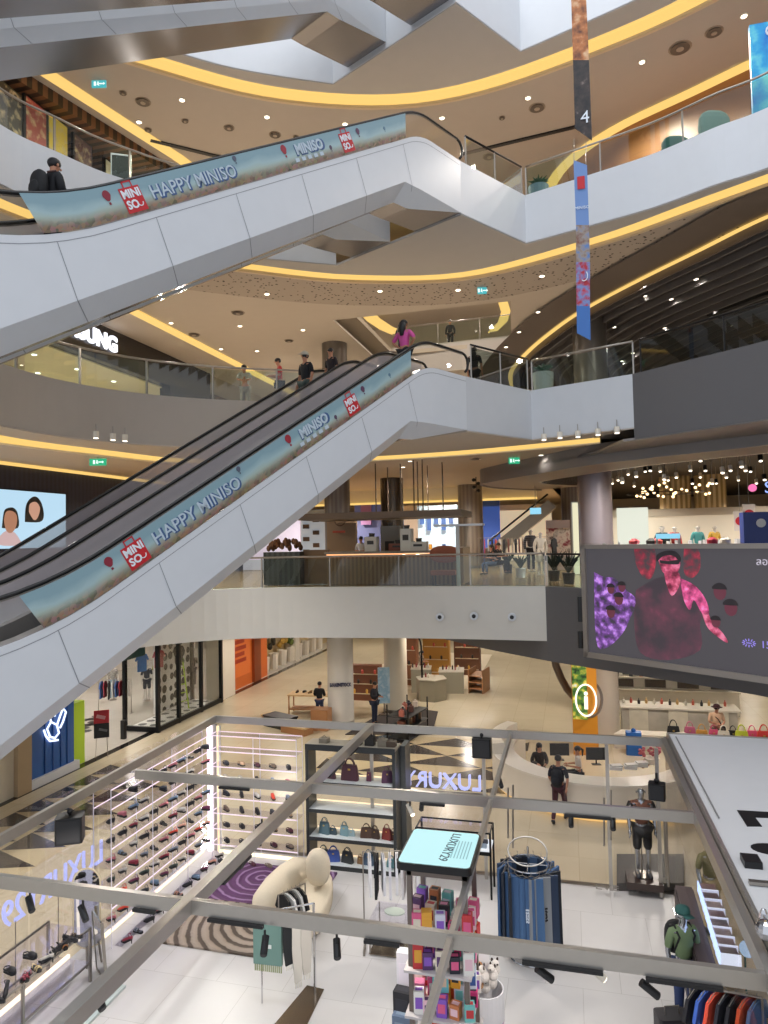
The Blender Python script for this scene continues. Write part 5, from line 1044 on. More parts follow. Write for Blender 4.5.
# handbag stall
tb = table(4.95,24.15,0,0,4.3,.8,.74,M_DARK,'dark table holding the row of colourful handbags',legs=False)
def handbag(x,y,z,w_,h,col,label,group,rz=0,handle=True,d_=None,name='handbag'):
    t = thing(name, label, 'handbag', (x,y,z), rz, group); F = L(t); d_ = d_ or w_*.42
    P = [(-w_/2,-d_/2),(w_/2,-d_/2),(w_/2,d_/2),(-w_/2,d_/2)]; mb = MB(F)
    n = 5; vs = []
    for k in range(n+1):
        s_ = k/n; ww = w_/2*(1-.22*s_**2); dd = d_/2*(1-.55*s_); 
        for cx,cy,a0 in ((1,1,0),(-1,1,90),(-1,-1,180),(1,-1,270)):
            for q in (0,45,90): a = radians(a0+q); r_ = min(ww,dd)*.5; vs.append((cx*(ww-r_)+r_*cos(a),cy*(dd-r_)+r_*sin(a),h*s_))
    m_ = 12; fs = [(k*m_+i,k*m_+(i+1)%m_,(k+1)*m_+(i+1)%m_,(k+1)*m_+i) for k in range(n) for i in range(m_)]+[list(range(m_))[::-1],[n*m_+i for i in range(m_)]]
    mb.add(vs,fs).build('body', col if not isinstance(col,str) else M(col,.5), t, 'auto')
    if handle:
        for q in (-1,1): MB(F).tube([(w_*.26*cos(a),q*d_*.15,h-.01+h*.42*sin(a)) for a in [pi*k/8 for k in range(9)]],w_*.028,5).build('handle', M('2a1c16',.5) if not isinstance(col,str) else M(col,.6), t)
    MB(F).cbox((0,-d_*.32,h*.72),(w_*.14,.008,h*.12),0,.2).build('clasp', M('c9a85a',.3,.9), t); return t
bags = [(645,744,'17171a','black handbag hanging at the left end of the stall table',.42),(690,735,'b8607c','pink and mauve patterned handbag in front of the woman in the hat',.34),(702,737,'c08a3c','golden brown handbag beside the pink one',.36),(714,738,'d8567a','rose handbag behind the cream one',.3),(724,742,'e6dccb','cream handbag with black handles in the middle of the row',.36),(733,733,'1d1d20','small black handbag behind the cream and yellow ones',.3),(742,744,'c8cf3a','yellow-green handbag near the right edge',.38),(752,733,'e05a7c','bright pink handbag behind the yellow-green one',.32),(764,738,'d03a34','red handbag cut by the right edge',.4)]
for i,(px,py,c,lab,w_) in enumerate(bags):
    if i == 0: handbag(3.05,24.0,.74,w_,.5,c,lab,'handbags on the stall table')
    else: Yb = 23.9 if i%2 == 0 else 24.3; p = aty(px,py,Yb); handbag(p.x,Yb,.74,w_*1.1,w_*1.25,c,lab,'handbags on the stall table')
# bins / speakers near the pattern floor
cb = None if True else thing('black_pouffe', 'small black box seat with a bag on the patterned floor behind the kiosk', 'seat', (-3.2,23.4,0)); 
# ================================================================ LEVEL TWO: BAR
br = thing('bar_counter', 'long timber-slatted bar counter with a lit edge on the second level', 'counter', (-7,23,5.9)); xa, xb = aty(327,560,22.6).x, aty(456,560,22.6).x
MB().box(xa,xb,22.6,23.3,5.9,6.92).build('slatted_front', band_mat('bar_slats',('8f7558','6d5840'),7,0,.5), br); MB().box(xa-.05,xb+.1,22.45,23.4,6.95,7.02).build('counter_top', mat('bar_top','8c8378',.3), br); MB().box(xa,xb,22.55,22.6,6.88,6.94).build('light_strip', glow('bar_led','ffb078',1.6), br)
MB().box(xb-.02,xb+.25,22.5,24.2,5.9,7.1).build('end_panel', mat('bar_end','9a8468',.4), br)
x2,x3 = aty(303,560,22.9).x, xa
wl = thing('timber_partition', 'timber wall panel rising between the bar and the dark planters', 'partition', (x2,23.1,5.9)); MB().box(x2+.01,x3-.07,22.9,23.1,5.9,7.1).build('lower_panel', mat('bar_wood','7b634a',.5), wl)
xw0,xw1 = aty(327,540,25.2).x, aty(356,540,25.2).x; MB().box(xw0,xw1,25.2,25.4,5.9,8.3).build('upper_panel', mat('bar_wood2','8d7458',.5), wl); cc = aty(340,520,25.15); MB().tube([(cc.x+.22*cos(t),25.14,cc.z+.22*sin(t)) for t in [2*pi*k/20 for k in range(20)]],.022,5,True).build('ring_emblem', M('5a3a28',.5), wl)
MB().cbox((cc.x-.05,25.14,cc.z-.45),(.5,.03,.08)).build('red_logo', M('b0432c',.5), wl)
cy0,cy1 = aty(300,516,22.6), aty(462,514,22.6)
cp = thing('bar_canopy', 'flat dark canopy hung over the bar on thin rods', 'canopy', (cy0.x,22.6,8.2)); MB().box(cy0.x,cy1.x,22.4,25.0,8.14,8.36).build('canopy_board', mat('canopy_brown','6f6154',.5), cp)
for px in (376,401,414,418,423,443): 
    q = aty(px,500,22.7+.5*(px%3)); MB().cyl((q.x,q.y,8.36),(q.x,q.y,10.1),.022).build('rod', M('54483e',.4,.5), cp)
for px in (388,428,300): q = aty(px,500,24.6); MB().cyl((q.x,q.y,8.36),(q.x,q.y,10.1),.018).build('rod', M('54483e',.4,.5), cp)
x4,x5 = aty(267,560,22.8).x, aty(303,560,22.8).x
pl_ = thing('planter', 'black ribbed planter box on the second level left of the timber bar', 'planter', (x4,22.8,5.9)); MB().box(x4,x5,22.5,23.1,5.9,7.05).build('box', band_mat('black_ribs',('242826','3a403c'),5,0,.4), pl_); mb = MB()
for k in range(30): mb.ell((random.uniform(x4+.1,x5-.1),22.8+random.uniform(-.2,.2),7.1+random.uniform(0,.35)),(.09,.09,.12),6,4)
mb.build('foliage', M('6b4a34',.8), pl_)
for i,(px,w_,h,c,lab) in enumerate(((372,.45,.5,'d8d4cc','white coffee machine on the bar'),(384,.7,.9,'9a9286','grey tall machine behind the bar'),(407,.4,.75,'e2ded4','white grinder on the bar counter'),(398,.6,.25,'8a4a34','brown tray of cups on the bar counter'),(419,.6,.3,'dcd6cc','pale box at the right part of the bar counter'),(412,.5,.2,'6a6056','low grey tray on the bar counter'))):
    q = aty(px,545,23.0+.3*(i%2)); t = thing('bar_machine', lab, 'appliance', (q.x,q.y if i not in (1,) else 24.3,7.02 if i != 1 else 5.9)); F = L(t); hh = h if i != 1 else 2.0
    MB(F).rbox((0,0,hh/2),(w_,.4,hh),.04).build('body', M(c,.4), t); MB(F).cyl((0,0,hh),(0,0,hh+.12),.09,.11).build('lid', M('4a443e',.4), t); MB(F).cbox((0,-.21,hh*.6),(w_*.5,.02,hh*.25)).build('front_panel', M('3a3632',.3), t)
ch = thing('red_chair', 'low red-brown armchair back at the right end of the bar', 'chair', (aty(444,552,22).x,21.9,5.9)); F = L(ch)
MB(F).ell((0,.2,1.0),(.5,.10,.28),14,8,.8).build('backrest', M('9a5a44',.7), ch); MB(F).rbox((0,0,.42),(.8,.6,.14),.08).build('seat', M('9a5a44',.7), ch)
for a in (-.32,.32):
    for b in (-.22,.22): MB(F).cyl((a,b,0),(a,b,.36),.025).build('leg', M_DARK, ch)
pz = thing('floor_stand', 'white flat-topped stand on a pole behind the second level rail', 'stand', (aty(458,555,20.9).x,20.9,5.88)); F = L(pz); MB(F).cyl((0,0,0),(0,0,1.9),.06).lathe([(.28,0),(.28,.03)],(0,0,0),16).build('pole', mat('pole_white','c9c9c4',.4), pz); MB(F).cbox((.05,0,1.93),(1.5,.5,.06)).build('top_board', M_WHITE, pz)
# shop fronts beyond
def front(px0,px1,Y,zt_,col,em,label,name='storefront',z0=5.9):
    a,b = aty(px0,530,Y).x, aty(px1,530,Y).x; t = thing(name, label, 'shop front', (a,Y,z0)); MB().box(a,b,Y,Y+.2,z0,zt_).build('back_panel', mat('front_'+col,col,.6,emit=col,es=em), t)  # back panel glows: shop lighting put into its emission
    MB().box(a,b,Y-.12,Y,zt_-.35,zt_).build('header', M(col,.4), t)
    return t,a,b
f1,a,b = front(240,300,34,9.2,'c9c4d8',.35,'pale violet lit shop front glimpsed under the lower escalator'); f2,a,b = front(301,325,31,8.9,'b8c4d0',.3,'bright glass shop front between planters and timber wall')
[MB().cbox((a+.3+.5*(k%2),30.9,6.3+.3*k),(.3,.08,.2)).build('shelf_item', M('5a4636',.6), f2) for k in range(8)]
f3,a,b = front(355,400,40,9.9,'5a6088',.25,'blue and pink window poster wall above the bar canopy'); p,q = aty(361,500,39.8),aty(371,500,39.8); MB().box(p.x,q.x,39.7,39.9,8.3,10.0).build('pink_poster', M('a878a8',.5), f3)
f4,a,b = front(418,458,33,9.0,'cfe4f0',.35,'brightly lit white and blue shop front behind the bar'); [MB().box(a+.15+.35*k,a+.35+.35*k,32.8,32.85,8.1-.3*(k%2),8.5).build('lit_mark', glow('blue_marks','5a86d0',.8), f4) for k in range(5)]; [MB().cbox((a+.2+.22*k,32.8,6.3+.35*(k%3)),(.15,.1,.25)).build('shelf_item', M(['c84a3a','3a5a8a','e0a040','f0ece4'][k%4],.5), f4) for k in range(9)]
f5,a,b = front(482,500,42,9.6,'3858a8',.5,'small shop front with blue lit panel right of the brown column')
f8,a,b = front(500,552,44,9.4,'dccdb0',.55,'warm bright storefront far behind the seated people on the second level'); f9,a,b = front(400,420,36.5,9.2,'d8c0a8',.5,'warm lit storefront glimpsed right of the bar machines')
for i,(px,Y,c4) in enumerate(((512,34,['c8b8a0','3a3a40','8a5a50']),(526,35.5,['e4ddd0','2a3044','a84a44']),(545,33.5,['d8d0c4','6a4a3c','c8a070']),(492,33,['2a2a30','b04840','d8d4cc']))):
    q = aty(px,540,Y); garment_rail(q.x,Y,5.88,radians(8),c4,'clothes rail far on the second level, %s from the brown column'%ORD[[1,2,3,0][i]],'garments on far second level rail %s'%ORD[i],n=7,h=1.5,wd=1.3,gl=.8,glabel='garment on the '+ORD[[1,2,3,0][i]]+' far rail from the brown column, %s along it')
f6,a,b = front(546,570,31.5,8.1,'a8948c',.25,'patterned floral wall panel beside the cream dress mannequin'); MB().box(a,b,31.4,31.5,6.6,8.1).build('floral_print', ramp_mat('floral',[(.35,'8a3a44'),(.5,'d8ccc0'),(.7,'6a5a54')],4,.6), f6)
lb_ = thing('light_box', 'tall cream light box on the second level left of the silver column', 'light box', (aty(578,530,28.2).x,28.2,5.9)); a,b = aty(573,530,28.2).x,aty(588,530,28.2).x; MB().box(a,b,28.1,28.4,5.9,8.7).build('lit_face', glow('lightbox_cream','f2ecc8',.9), lb_); MB().box(a-.05,b+.05,28.4,28.5,5.9,8.75).build('frame', M_STEEL, lb_)
sb_ = thing('blue_sign_board', 'small lit blue sign hanging above the striped sweater mannequin', 'sign', (aty(535,511,30).x,30,8.3)); a,b = aty(530,510,30).x,aty(541,510,30).x; MB().box(a,b,29.95,30.05,8.35,8.62).build('lit_board', glow('sign_cyan','8fd0ea',1.1), sb_); MB().cyl(((a+b)/2,30,8.62),((a+b)/2,30,9.6),.012).build('cord', M_STEEL, sb_)
# greenery and stands near the rail
for i,(px,py,Y,s_,lab) in enumerate(((553,540,24.0,.55,'dark leafy floor plant beside the short dark glass rail'),(520,548,26.0,.45,'spiky aloe plant in a white pot on the second level'),(507,545,29.5,.5,'dark green shrub behind the seated people'),(568,555,22.5,.6,'bushy dark plant in a planter right by the grey fascia'))):
    q = aty(px,py,Y); t = thing('potted_plant', lab, 'plant', (q.x,Y,5.9)); F = L(t); MB(F).lathe([(.16,0),(.2,.35)],(0,0,0),14).build('pot', M_WHITE if i == 1 else M_DARK, t); mb = MB(F)
    for k in range(18):
        a = k*2.4; l = s_*random.uniform(.7,1.2); mb.tube([(0,0,.33),(l*.4*cos(a),l*.4*sin(a),.33+l*.7),(l*.75*cos(a),l*.75*sin(a),.33+l*(1.0 if i == 1 else .75+.5*random.random()))],[.02,.045,.004],4)
    mb.build('leaves', M(['1f2a22','3a4a3a','2a3a28','1c2a22'][i],.7), t)
cj = [('17181b','black coat on a stand by the second level rail'),]
q = aty(554,541,24.8); g = garment(Vector((q.x,24.8,7.4)),radians(70),'15161a',1.2,'long black coat hung on a stand near the silver column','coats on the second level'); st = thing('coat_stand','thin steel stand holding the long black coat','stand',(q.x,24.8,5.9)); MB(L(st)).cyl((0,0,0),(0,0,1.6),.015).lathe([(.2,0),(.2,.02)],(0,0,0),14).build('pole', M_STEEL, st)
# far diagonal escalator
fe = thing('far_escalator', 'distant escalator flank rising behind the second level shops', 'escalator', (-1.5,36,5.9)); a,b,c,d = aty(488,548,36),aty(548,500,36),aty(556,507,36),aty(500,553,36); y_ = Vector((0,1.2,0))
MB().add([a,b,c,d,a+y_,b+y_,c+y_,d+y_],[(0,1,2,3),(7,6,5,4),(0,4,5,1),(3,2,6,7),(0,3,7,4),(1,5,6,2)]).build('truss', mat('far_metal','9a9488',.3,.3), fe); MB().cyl(a+Vector((0,-.05,.3)),b+Vector((0,-.05,.3)),.05).build('handrail', M_RUB, fe); MB().box(a.x-.2,a.x+.5,36,37.2,5.88,a.z).build('footing', M_STEEL, fe)
# ================================================================ LEVEL TWO RIGHT: CLOTHES SHOP BEHIND THE SCREEN
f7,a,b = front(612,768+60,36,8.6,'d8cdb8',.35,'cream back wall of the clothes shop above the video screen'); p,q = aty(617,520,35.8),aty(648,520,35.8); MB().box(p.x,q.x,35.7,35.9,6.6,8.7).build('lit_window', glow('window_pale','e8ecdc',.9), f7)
for i,px in enumerate((620,633,645,676,684,690,705,722,735,752)):
    Y = 24+ (i*3.3)%6; q = aty(px,536,Y); t = thing('display_rack', 'low white rack of folded clothes above the video screen, %s from the silver column'%ORD[i], 'rack', (q.x,Y,5.9), 0, 'racks of the clothes shop'); F = L(t)
    MB(F).box(-.5,.5,-.25,.25,0,.06).box(-.5,.5,-.25,.25,.7,.76).box(-.52,-.48,-.25,.25,0,1.25).box(.48,.52,-.25,.25,0,1.25).build('frame', M_WHITE, t)
    for k in range(5): MB(F).rbox((-.38+.19*k,-.02,.84+.05*(k%2)),(.17,.3,.16+.1*(k%2)),.03).build('folded_clothes', M(['c23a3a','e8e4dc','c9a060','2a2a2e','d86a7a','6a9aa8','8a3a34'][(i+k)%7],.7), t)
for i,(px,py,c,w_) in enumerate(((634,533,'c8404a',.5),(657,535,'e05a5a',.4),(712,533,'b83a4a',.6),(725,530,'e8e0d0',.5),(651,533,'303034',.4))):
    q = aty(px,py,23.5); t = thing('clothes_bust', 'small dressed bust directly above the screen frame, %s from the left'%ORD[i], 'display bust', (q.x,23.5,5.9), 0, 'busts above the video screen'); F = L(t); MB(F).cyl((0,0,0),(0,0,.9),.02).build('pole', M_STEEL, t); MB(F).tube([(0,0,.85),(0,0,1.05),(0,0,1.3),(0,0,1.38)],[.12,.14,.17,.06],10).build('torso', M(c,.7), t)
bb = thing('blue_display_box', 'blue branded display box at the right above the video screen', 'display box', (aty(757,530,22.5).x,22.5,5.9)); a = aty(743,530,22.5).x; MB().box(a,a+1.6,22.4,22.9,5.9,8.0).build('box', M('1d3a8c',.4), bb); cc = aty(761,523,22.38); MB().lathe([(.13,0),(.13,.01)],(0,0,0),16).build('tmp', M_PW, bb); bpy.data.objects.remove([o for o in bb.children if o.name.startswith('tmp')][0])
MB(frame((cc.x,22.38,cc.z),(1,0,0),(0,0,1))).lathe([(.13,0),(.13,.01)],(0,0,0),16).build('round_mark', M_PW, bb)
cs_ = thing('cyan_shelf_light', 'short cyan lit sign on top of the screen frame', 'sign', (aty(668,538,22).x,22,7.2)); a,b = aty(656,538,22).x,aty(680,538,22).x; MB().box(a,b,21.95,22.05,7.27,7.42).build('lit_face', glow('cyan_lit','8fd4ee',1.0), cs_); MB().box(a,a+.05,21.95,22.05,5.9,7.27).box(b-.05,b,21.95,22.05,5.9,7.27).build('post', M_STEEL, cs_)
for i,(px,py) in enumerate(((740,521),(749,514))): 
    q = aty(px,py,27); t = thing('lantern_sign', 'red and white round hanging sign near the blue display box, %s'%('lower','upper')[i], 'sign', (q.x,27,q.z), 0, 'round hanging signs'); MB().cbox((q.x,27,q.z),(.4,.05,.7)).build('board', M('eadfd4',.5), t); MB(frame((q.x,26.96,q.z),(1,0,0),(0,0,1))).lathe([(.16,0),(.16,.01)],(0,0,0),14).build('red_disc', M_RED, t); MB().cyl((q.x,27,q.z+.35),(q.x,27,10.3),.008).build('cord', M_STEEL, t)
sp_ = thing('pink_sign', 'lit pink and blue shop sign at the right edge under the dark ceiling', 'sign', (aty(760,488,28).x,28,9.0)); q = aty(752,488,28); MB(frame((q.x,27.95,q.z),(1,0,0),(0,0,1))).lathe([(.14,0),(.14,.04)],(0,0,0),16).build('pink_disc', glow('pink_lit','f070a8',1.2), sp_); q = aty(768,488,28); text('sign_lettering','S',.6,frame((q.x+.0,27.95,q.z),(1,0,0),(0,0,1)),glow('blue_lit','9ab4ff',1.2),sp_)
# chandelier
q = aty(665,500,29); cl_ = thing('bulb_chandelier', 'wide chandelier of small globe bulbs above the clothes shop', 'chandelier', (q.x,29,10.2)); MB().cyl((q.x,29,10.3),(q.x,29,9.2),.03).tube([(q.x+1.4*cos(t),29+1.4*sin(t),9.0) for t in [2*pi*k/24 for k in range(24)]],.02,5,True).build('frame', M('3a2e28',.4,.5), cl_)
for k in range(30):
    t = 2.4*k; r_ = .3+1.6*((k*.37)%1); MB().ell((q.x+r_*cos(t),29+r_*sin(t),8.85+.5*((k*.53)%1)),(.055,.055,.055),8,6).build('bulb', glow('bulb_amber','ffd9a0',3.0), cl_)
# track spots under the dark shop ceiling
k = 0
for row,(Y,py,pxs) in enumerate(((24,465,(700,722,741,760)),(26,475,(622,636,650,664,690,705,730,745,764)),(29,476,(612,628,645,660,676,692,712,726,750)),(33,482,(618,634,652,668,700,716,738,756)))):
    for px in pxs:
        q = aty(px,py+3*((px*7)%5)-6,Y); zz = min(9.95,q.z); t = thing('track_spotlight', 'white spotlight in row %s of the clothes shop ceiling, %s from the silver column'%(ORD[row],ORD[pxs.index(px)]), 'spotlight', (q.x,Y,zz), 0, 'track spotlights of the clothes shop')
        MB().cyl((q.x,Y,zz+.12),(q.x,Y,10.3),.012).build('stem', M_STEEL, t); MB().cyl((q.x,Y,zz+.12),(q.x,Y-.06,zz-.06),.07).build('housing', (M_CREAM,M_DARK)[k%3 == 0], t); MB().ell((q.x,Y-.07,zz-.075),(.055,.055,.03),8,5).build('lamp_face', M_LAMP, t); k += 1
for x,y in ((3,24),(7,24),(4,29),(9,29),(4,34),(9,34)): bulb((x,y,9.4),150,NEUT,.1,150)
# security camera cluster
q = atz(476,481,9.9); cc_ = thing('camera_cluster', 'cluster of black ceiling cameras at the tip of the grey ring', 'camera', (q.x,q.y,10.1)); 
for k in range(4): MB().ell((q.x+.1*((k%2)*2-1),q.y,9.95-.16*k),(.09,.09,.08),8,6).build('camera_head', M_DARK, cc_)
MB().cyl((q.x,q.y,10.1),(q.x,q.y,9.4),.02).build('stem', M_DARK, cc_)
# small vents and speakers on fascias
for i,(px,py) in enumerate(((440,617),(474,616),(512,617))):
    y_ = 19.9; q = aty(px,py,19.88); t = thing('air_nozzle', 'round black air nozzle on the cream fascia, %s from the left'%ORD[i], 'vent', (q.x,19.88,q.z), 0, 'air nozzles on the cream fascia'); Fr = frame((q.x,19.85,q.z),(1,0,0),(0,0,1)); MB(Fr).lathe([(.12,-.02),(.12,.02),(.1,.03)],(0,0,0),18).build('rim', M_WHITE, t); MB(Fr).lathe([(.06,.03),(.04,.045)],(0,0,0),12).build('nozzle', M_DARK, t)
q = aty(175,620,18.25); t = thing('fascia_speaker', 'small grey speaker box on the cream fascia beside the lower escalator', 'speaker', tuple(q)); MB().rbox((q.x,q.y-.12,q.z),(.2,.16,.32),.03).build('housing', M('8c857a',.5), t); MB().cbox((q.x,q.y-.21,q.z),(.14,.01,.24)).build('grille', M('5a544c',.6), t)
q = aty(587,610,17.6); t = thing('wall_speaker', 'black oblong speaker on the grey fascia left of the video screen', 'speaker', tuple(q)); MB().rbox((q.x-.14,q.y+.25,q.z),(.16,.2,.62),.05).build('housing', M_DARK, t); MB().rbox((q.x-.16,q.y+.2,q.z-.75),(.16,.18,.4),.07).build('lower_housing', M_DARK, t)
# ================================================================ LEVEL THREE AND FOUR DRESSING
ss = thing('phone_shop_sign', 'white lit block letters of the phone shop partly hidden by the middle escalator', 'sign', (-16.4,21,14.8)); 
text('sign_lettering','SAMSUNG',.80,frame((-16.42,20.75,14.98),(0,1,0),(0,0,1)),glow('sign_white','f4f6ff',1.8),ss,.03,'CENTER',1.0,.03)
for i in range(6):
    for j in range(3):
        t = thing('shop_downlight', 'small round ceiling lamp of the phone shop, row %s number %s'%(ORD[j],ORD[i]), 'ceiling light', (-18-1.8*j,13.5+2.2*i,14.19), 0, 'phone shop ceiling lamps'); MB().lathe([(.09,-.03),(.09,0)],(-18-1.8*j,13.5+2.2*i,14.19),12).build('lamp_face', M_LAMP, t); MB().lathe([(.12,-.015),(.12,0)],(-18-1.8*j,13.5+2.2*i,14.195),12).build('rim', M_WHITE, t)
for i,(y,w_,c) in enumerate(((15.5,1.6,'4a4640'),(19.5,1.8,'6a6256'),(23.5,1.8,'5c564c'),(25.4,1.2,'8f8676'))):
    t = thing('phone_table', 'dark phone display table behind the third level rail, %s from the left'%ORD[i], 'table', (-15.2-.5*(i%2),y,FL3), 0, 'phone display tables'); F = L(t); MB(F).rbox((0,0,.9),(1.0,w_,.08),.04).build('table_top', M(c,.3), t); MB(F).rbox((0,0,.43),(.8,w_-.3,.86),.04).build('plinth', M('3f3b36',.5), t)
    for k in range(3): MB(F).cbox((0,-.4+.4*k,1.0),(.16,.08,.12)).build('phone', M_DARK, t)
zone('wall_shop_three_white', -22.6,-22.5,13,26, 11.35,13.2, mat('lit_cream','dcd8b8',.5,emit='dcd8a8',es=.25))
sx = thing('storefront', 'black glazed shop front with red goods at the end of the third level left side', 'shop front', (-16.4,31,FL3)); MB().box(-16.6,-16.4,29.9,36,FL3,14.6).build('back_panel', M('6a5648',.5), sx); MB().box(-16.35,-16.0,30.2,33,FL3,12.6).build('red_shelf', M('8a2a2e',.5), sx)
kd = thing('kiosk_awning', 'low white sloped kiosk on the third level behind the people', 'kiosk', (-11.5,29,FL3)); MB().prism([(-13,28.6),(-10.4,28.6),(-10.4,30),(-13,30)],FL3,FL3+1.1).build('counter', M('cfc4b0',.5), kd); MB().cyl((-13,28.6,FL3),(-13,28.6,FL3+2.2),.04).cyl((-10.4,28.6,FL3),(-10.4,28.6,FL3+2.2),.04).build('post', M_STEEL, kd); MB().box(-13.2,-10.2,28.4,30.2,FL3+2.2,FL3+2.3).build('roof', M_CREAM, kd)
# planters by the landings
for zf,px,py,lab,big in ((16.95,538,176,'blue-grey planter with small leaves on the fourth level landing',1),(11.45,543,372,'pale planter at the third level landing beside the tall column',1)):
    q = atz(px,py+14,zf); Y = 20.4; q = aty(px,py,Y); t = thing('planter', lab, 'planter', (q.x,Y,zf-.15)); F = L(t); MB(F).lathe([(.26,0),(.3,.85)],(0,0,0),16).build('pot', M('6f8794' if zf > 15 else '9aa09c',.4), t); mb = MB(F)
    for k in range(16): a = 2.4*k; mb.tube([(0,0,.83),(.15*cos(a),.15*sin(a),1.0),(.3*cos(a),.3*sin(a),.98+.05*(k%3))],[.02,.05,.005],4)
    mb.build('leaves', M('3c5a44',.7), t)
q = aty(323,352,24.5); t = thing('planter', 'dark leafy planter beside the bronze column on the third level', 'planter', (-7.9,25.2,FL3)); F = L(t); MB(F).lathe([(.3,0),(.35,.5)],(0,0,0),14).build('pot', M_DARK, t); mb = MB(F)
for k in range(26): a = 2.4*k; mb.tube([(0,0,.48),(.25*cos(a),.25*sin(a),1.1),(.6*cos(a),.6*sin(a),1.2+.2*(k%3))],[.02,.07,.005],4)
mb.build('leaves', M('2a3a2c',.7), t)
# fourth level right seating
for i,(px,c,lab) in enumerate(((682,'2f5f58','dark green armchair beside the timber wall'),(697,'35607a','blue armchair between the green one and the table'),(722,'6f8a80','grey-green armchair near the blue poster'))):
    p = aty(px,142,[19.2,20.3,18.3][i]); t = thing('armchair', lab, 'chair', (p.x,p.y,16.8), radians(20)); F = L(t); MB(F).ell((0,0,.42),(.4,.38,.12),14,8,.7).build('seat', M(c,.8), t); MB(F).ell((0,.3,.8),(.42,.13,.42),14,8,.7).build('backrest', M(c,.8), t)
    for a in (-.25,.25):
        for b in (-.22,.22): MB(F).cyl((a,b,0),(a,b,.33),.02).build('leg', M_DARK, t)
p = aty(716,132,19.0); t = table(p.x+.1,19.0,16.8,0,.7,.7,.75,M_WHITE,'white cafe table between the armchairs on the fourth level')
p0_,p1_ = aty(752,100,17.6),aty(790,100,17.6); t = thing('advert_board', 'blue sea-coloured advert board standing at the upper right edge', 'sign', (p0_.x,17.6,16.8)); MB().box(p0_.x,p1_.x,17.55,17.68,17.0,19.35).build('board', ramp_mat('sea_print',[(.3,'1f5fb0'),(.5,'2a8fc0'),(.7,'7ad0c8')],2,.4,.45), t); MB().box(p0_.x+.2,p0_.x+.3,17.5,17.75,16.8,17.0).box(p0_.x+.9,p0_.x+1.0,17.5,17.75,16.8,17.0).build('feet', M_STEEL, t)
text('board_lettering','G',.4,frame((p0_.x+.45,17.53,19.1),(1,0,0),(0,0,1)),M_PW,t)
# fourth level left shop windows
for i,(px,py,c,lab) in enumerate(((10,116,'2e241c','dark window bay at the extreme upper left'),(36,130,'8a3a30','red and green picture poster in the upper left shop window'),(83,155,'5a3a34','dark picture poster in the upper left shop, right of the yellow panel'),(113,152,'c8bca0','framed pale poster right of the dark poster'),(128,160,'c9b48a','framed yellowish poster nearest the black angled slot'),(58,145,'c9a838','yellow lit panel in the upper left shop window'))):
    p = atx(px,py,-14.9); t = thing('window_poster', lab, 'poster', (-14.9,p.y,16.9), 0, 'posters of the upper left shop'); w_ = .9
    zt_ = min(20.65,p.z+.85); MB().box(-15.0,-14.9,p.y-w_/2,p.y+w_/2,16.8,zt_).build('frame', M_DARK, t); MB().box(-14.9,-14.88,p.y-w_/2+.06,p.y+w_/2-.06,18.2,zt_-.06).build('print', ramp_mat('poster_'+c,[(.35,c),(.5,c),(.7,'b8a078')],4,.5,.3), t)
st_ = thing('sandwich_board', 'tall narrow black and white board standing behind the upper left rail', 'sign', (aty(121,150,17.2).x,17.2,16.8), radians(30)); MB(L(st_)).box(-.25,.25,-.04,.04,0,2.0).build('board', M('2e3432',.4), st_); MB(L(st_)).box(-.28,-.25,-.05,.05,0,2.05).box(.25,.28,-.05,.05,0,2.05).box(-.28,.28,-.05,.05,2.0,2.05).build('frame', M_WHITE, st_)
# far void dressing on level four
t = thing('far_window', 'bright far window with bluish figures beyond the second void', 'window', (-5,50,17.5)); p,q = aty(405,318,50),aty(498,318,50); MB().box(p.x,q.x,49.9,50.1,16.8,p.z+3.0).build('lit_pane', ramp_mat('far_lit',[(.35,'3a5ac0'),(.48,'b8ccd8'),(.7,'c8d8dc')],1.0,.5,.7), t); MB().box(p.x-.2,q.x+.2,49.8,49.9,p.z+2.9,p.z+3.1).build('frame', M_WHITE, t)
o = MB().strip([tuple(aty(*p,34.5))[:1]+(34.5,) for p in ((360,0),)]*2,[(0,0)]*2,0) if False else None
for pts,lab in (([(358,312),(366,320),(378,328),(392,334)],'left'),([(498,302),(501,312),(498,322),(488,332)],'right')):
    P = [aty(*p,40) for p in pts]; a = MB().add(P+[v+Vector((.9 if lab == 'left' else .55,0,.0)) for v in P]+[v+Vector((0,.3,0)) for v in P],[(i,i+1,len(P)+i+1,len(P)+i) for i in range(len(P)-1)]+[(i,i+1,2*len(P)+i+1,2*len(P)+i) for i in range(len(P)-1)]).build('trim_far_cove_'+lab, M_GOLD); a['kind'] = 'structure'
# ================================================================ KIOSK
KZ = 3.15
def up(px, py, z): return atz(px, py, z)
kf = thing('steel_pergola', 'open brushed steel beam frame of the glass-walled kiosk', 'frame', (-1.35,11.4,0.02))
BE = mat('beam_steel','b4afa8',.28,.65,var=.06,vscale=6)
def beam(a, b, w_=.07, h=.165, z=KZ, m_=BE):
    a = Vector((a[0],a[1],z)); b = Vector((b[0],b[1],z)); d = b-a
    MB(frame((a+b)/2, d, (-d.y,d.x,0))).box(-d.length/2,d.length/2,-w_/2,w_/2,-h/2,h/2).build('beam', m_, kf)
beam((-9.6,7.45),(1.75,7.45)); beam((-7.95,11.4),(1.72,11.4)); beam((-8.45,15.3),(1.78,15.3))
q = atz(0,852,KZ); beam((-8.45,15.3),(q.x-(-8.45-q.x)*-0.35,q.y-(15.3-q.y)*.35)); beam((-4.5,3.6),(-4.5,15.3),.13,.17); beam((-1.35,3.6),(-1.35,15.3),.06,.12); beam((1.74,3.0),(1.74,15.3),.10,.2)
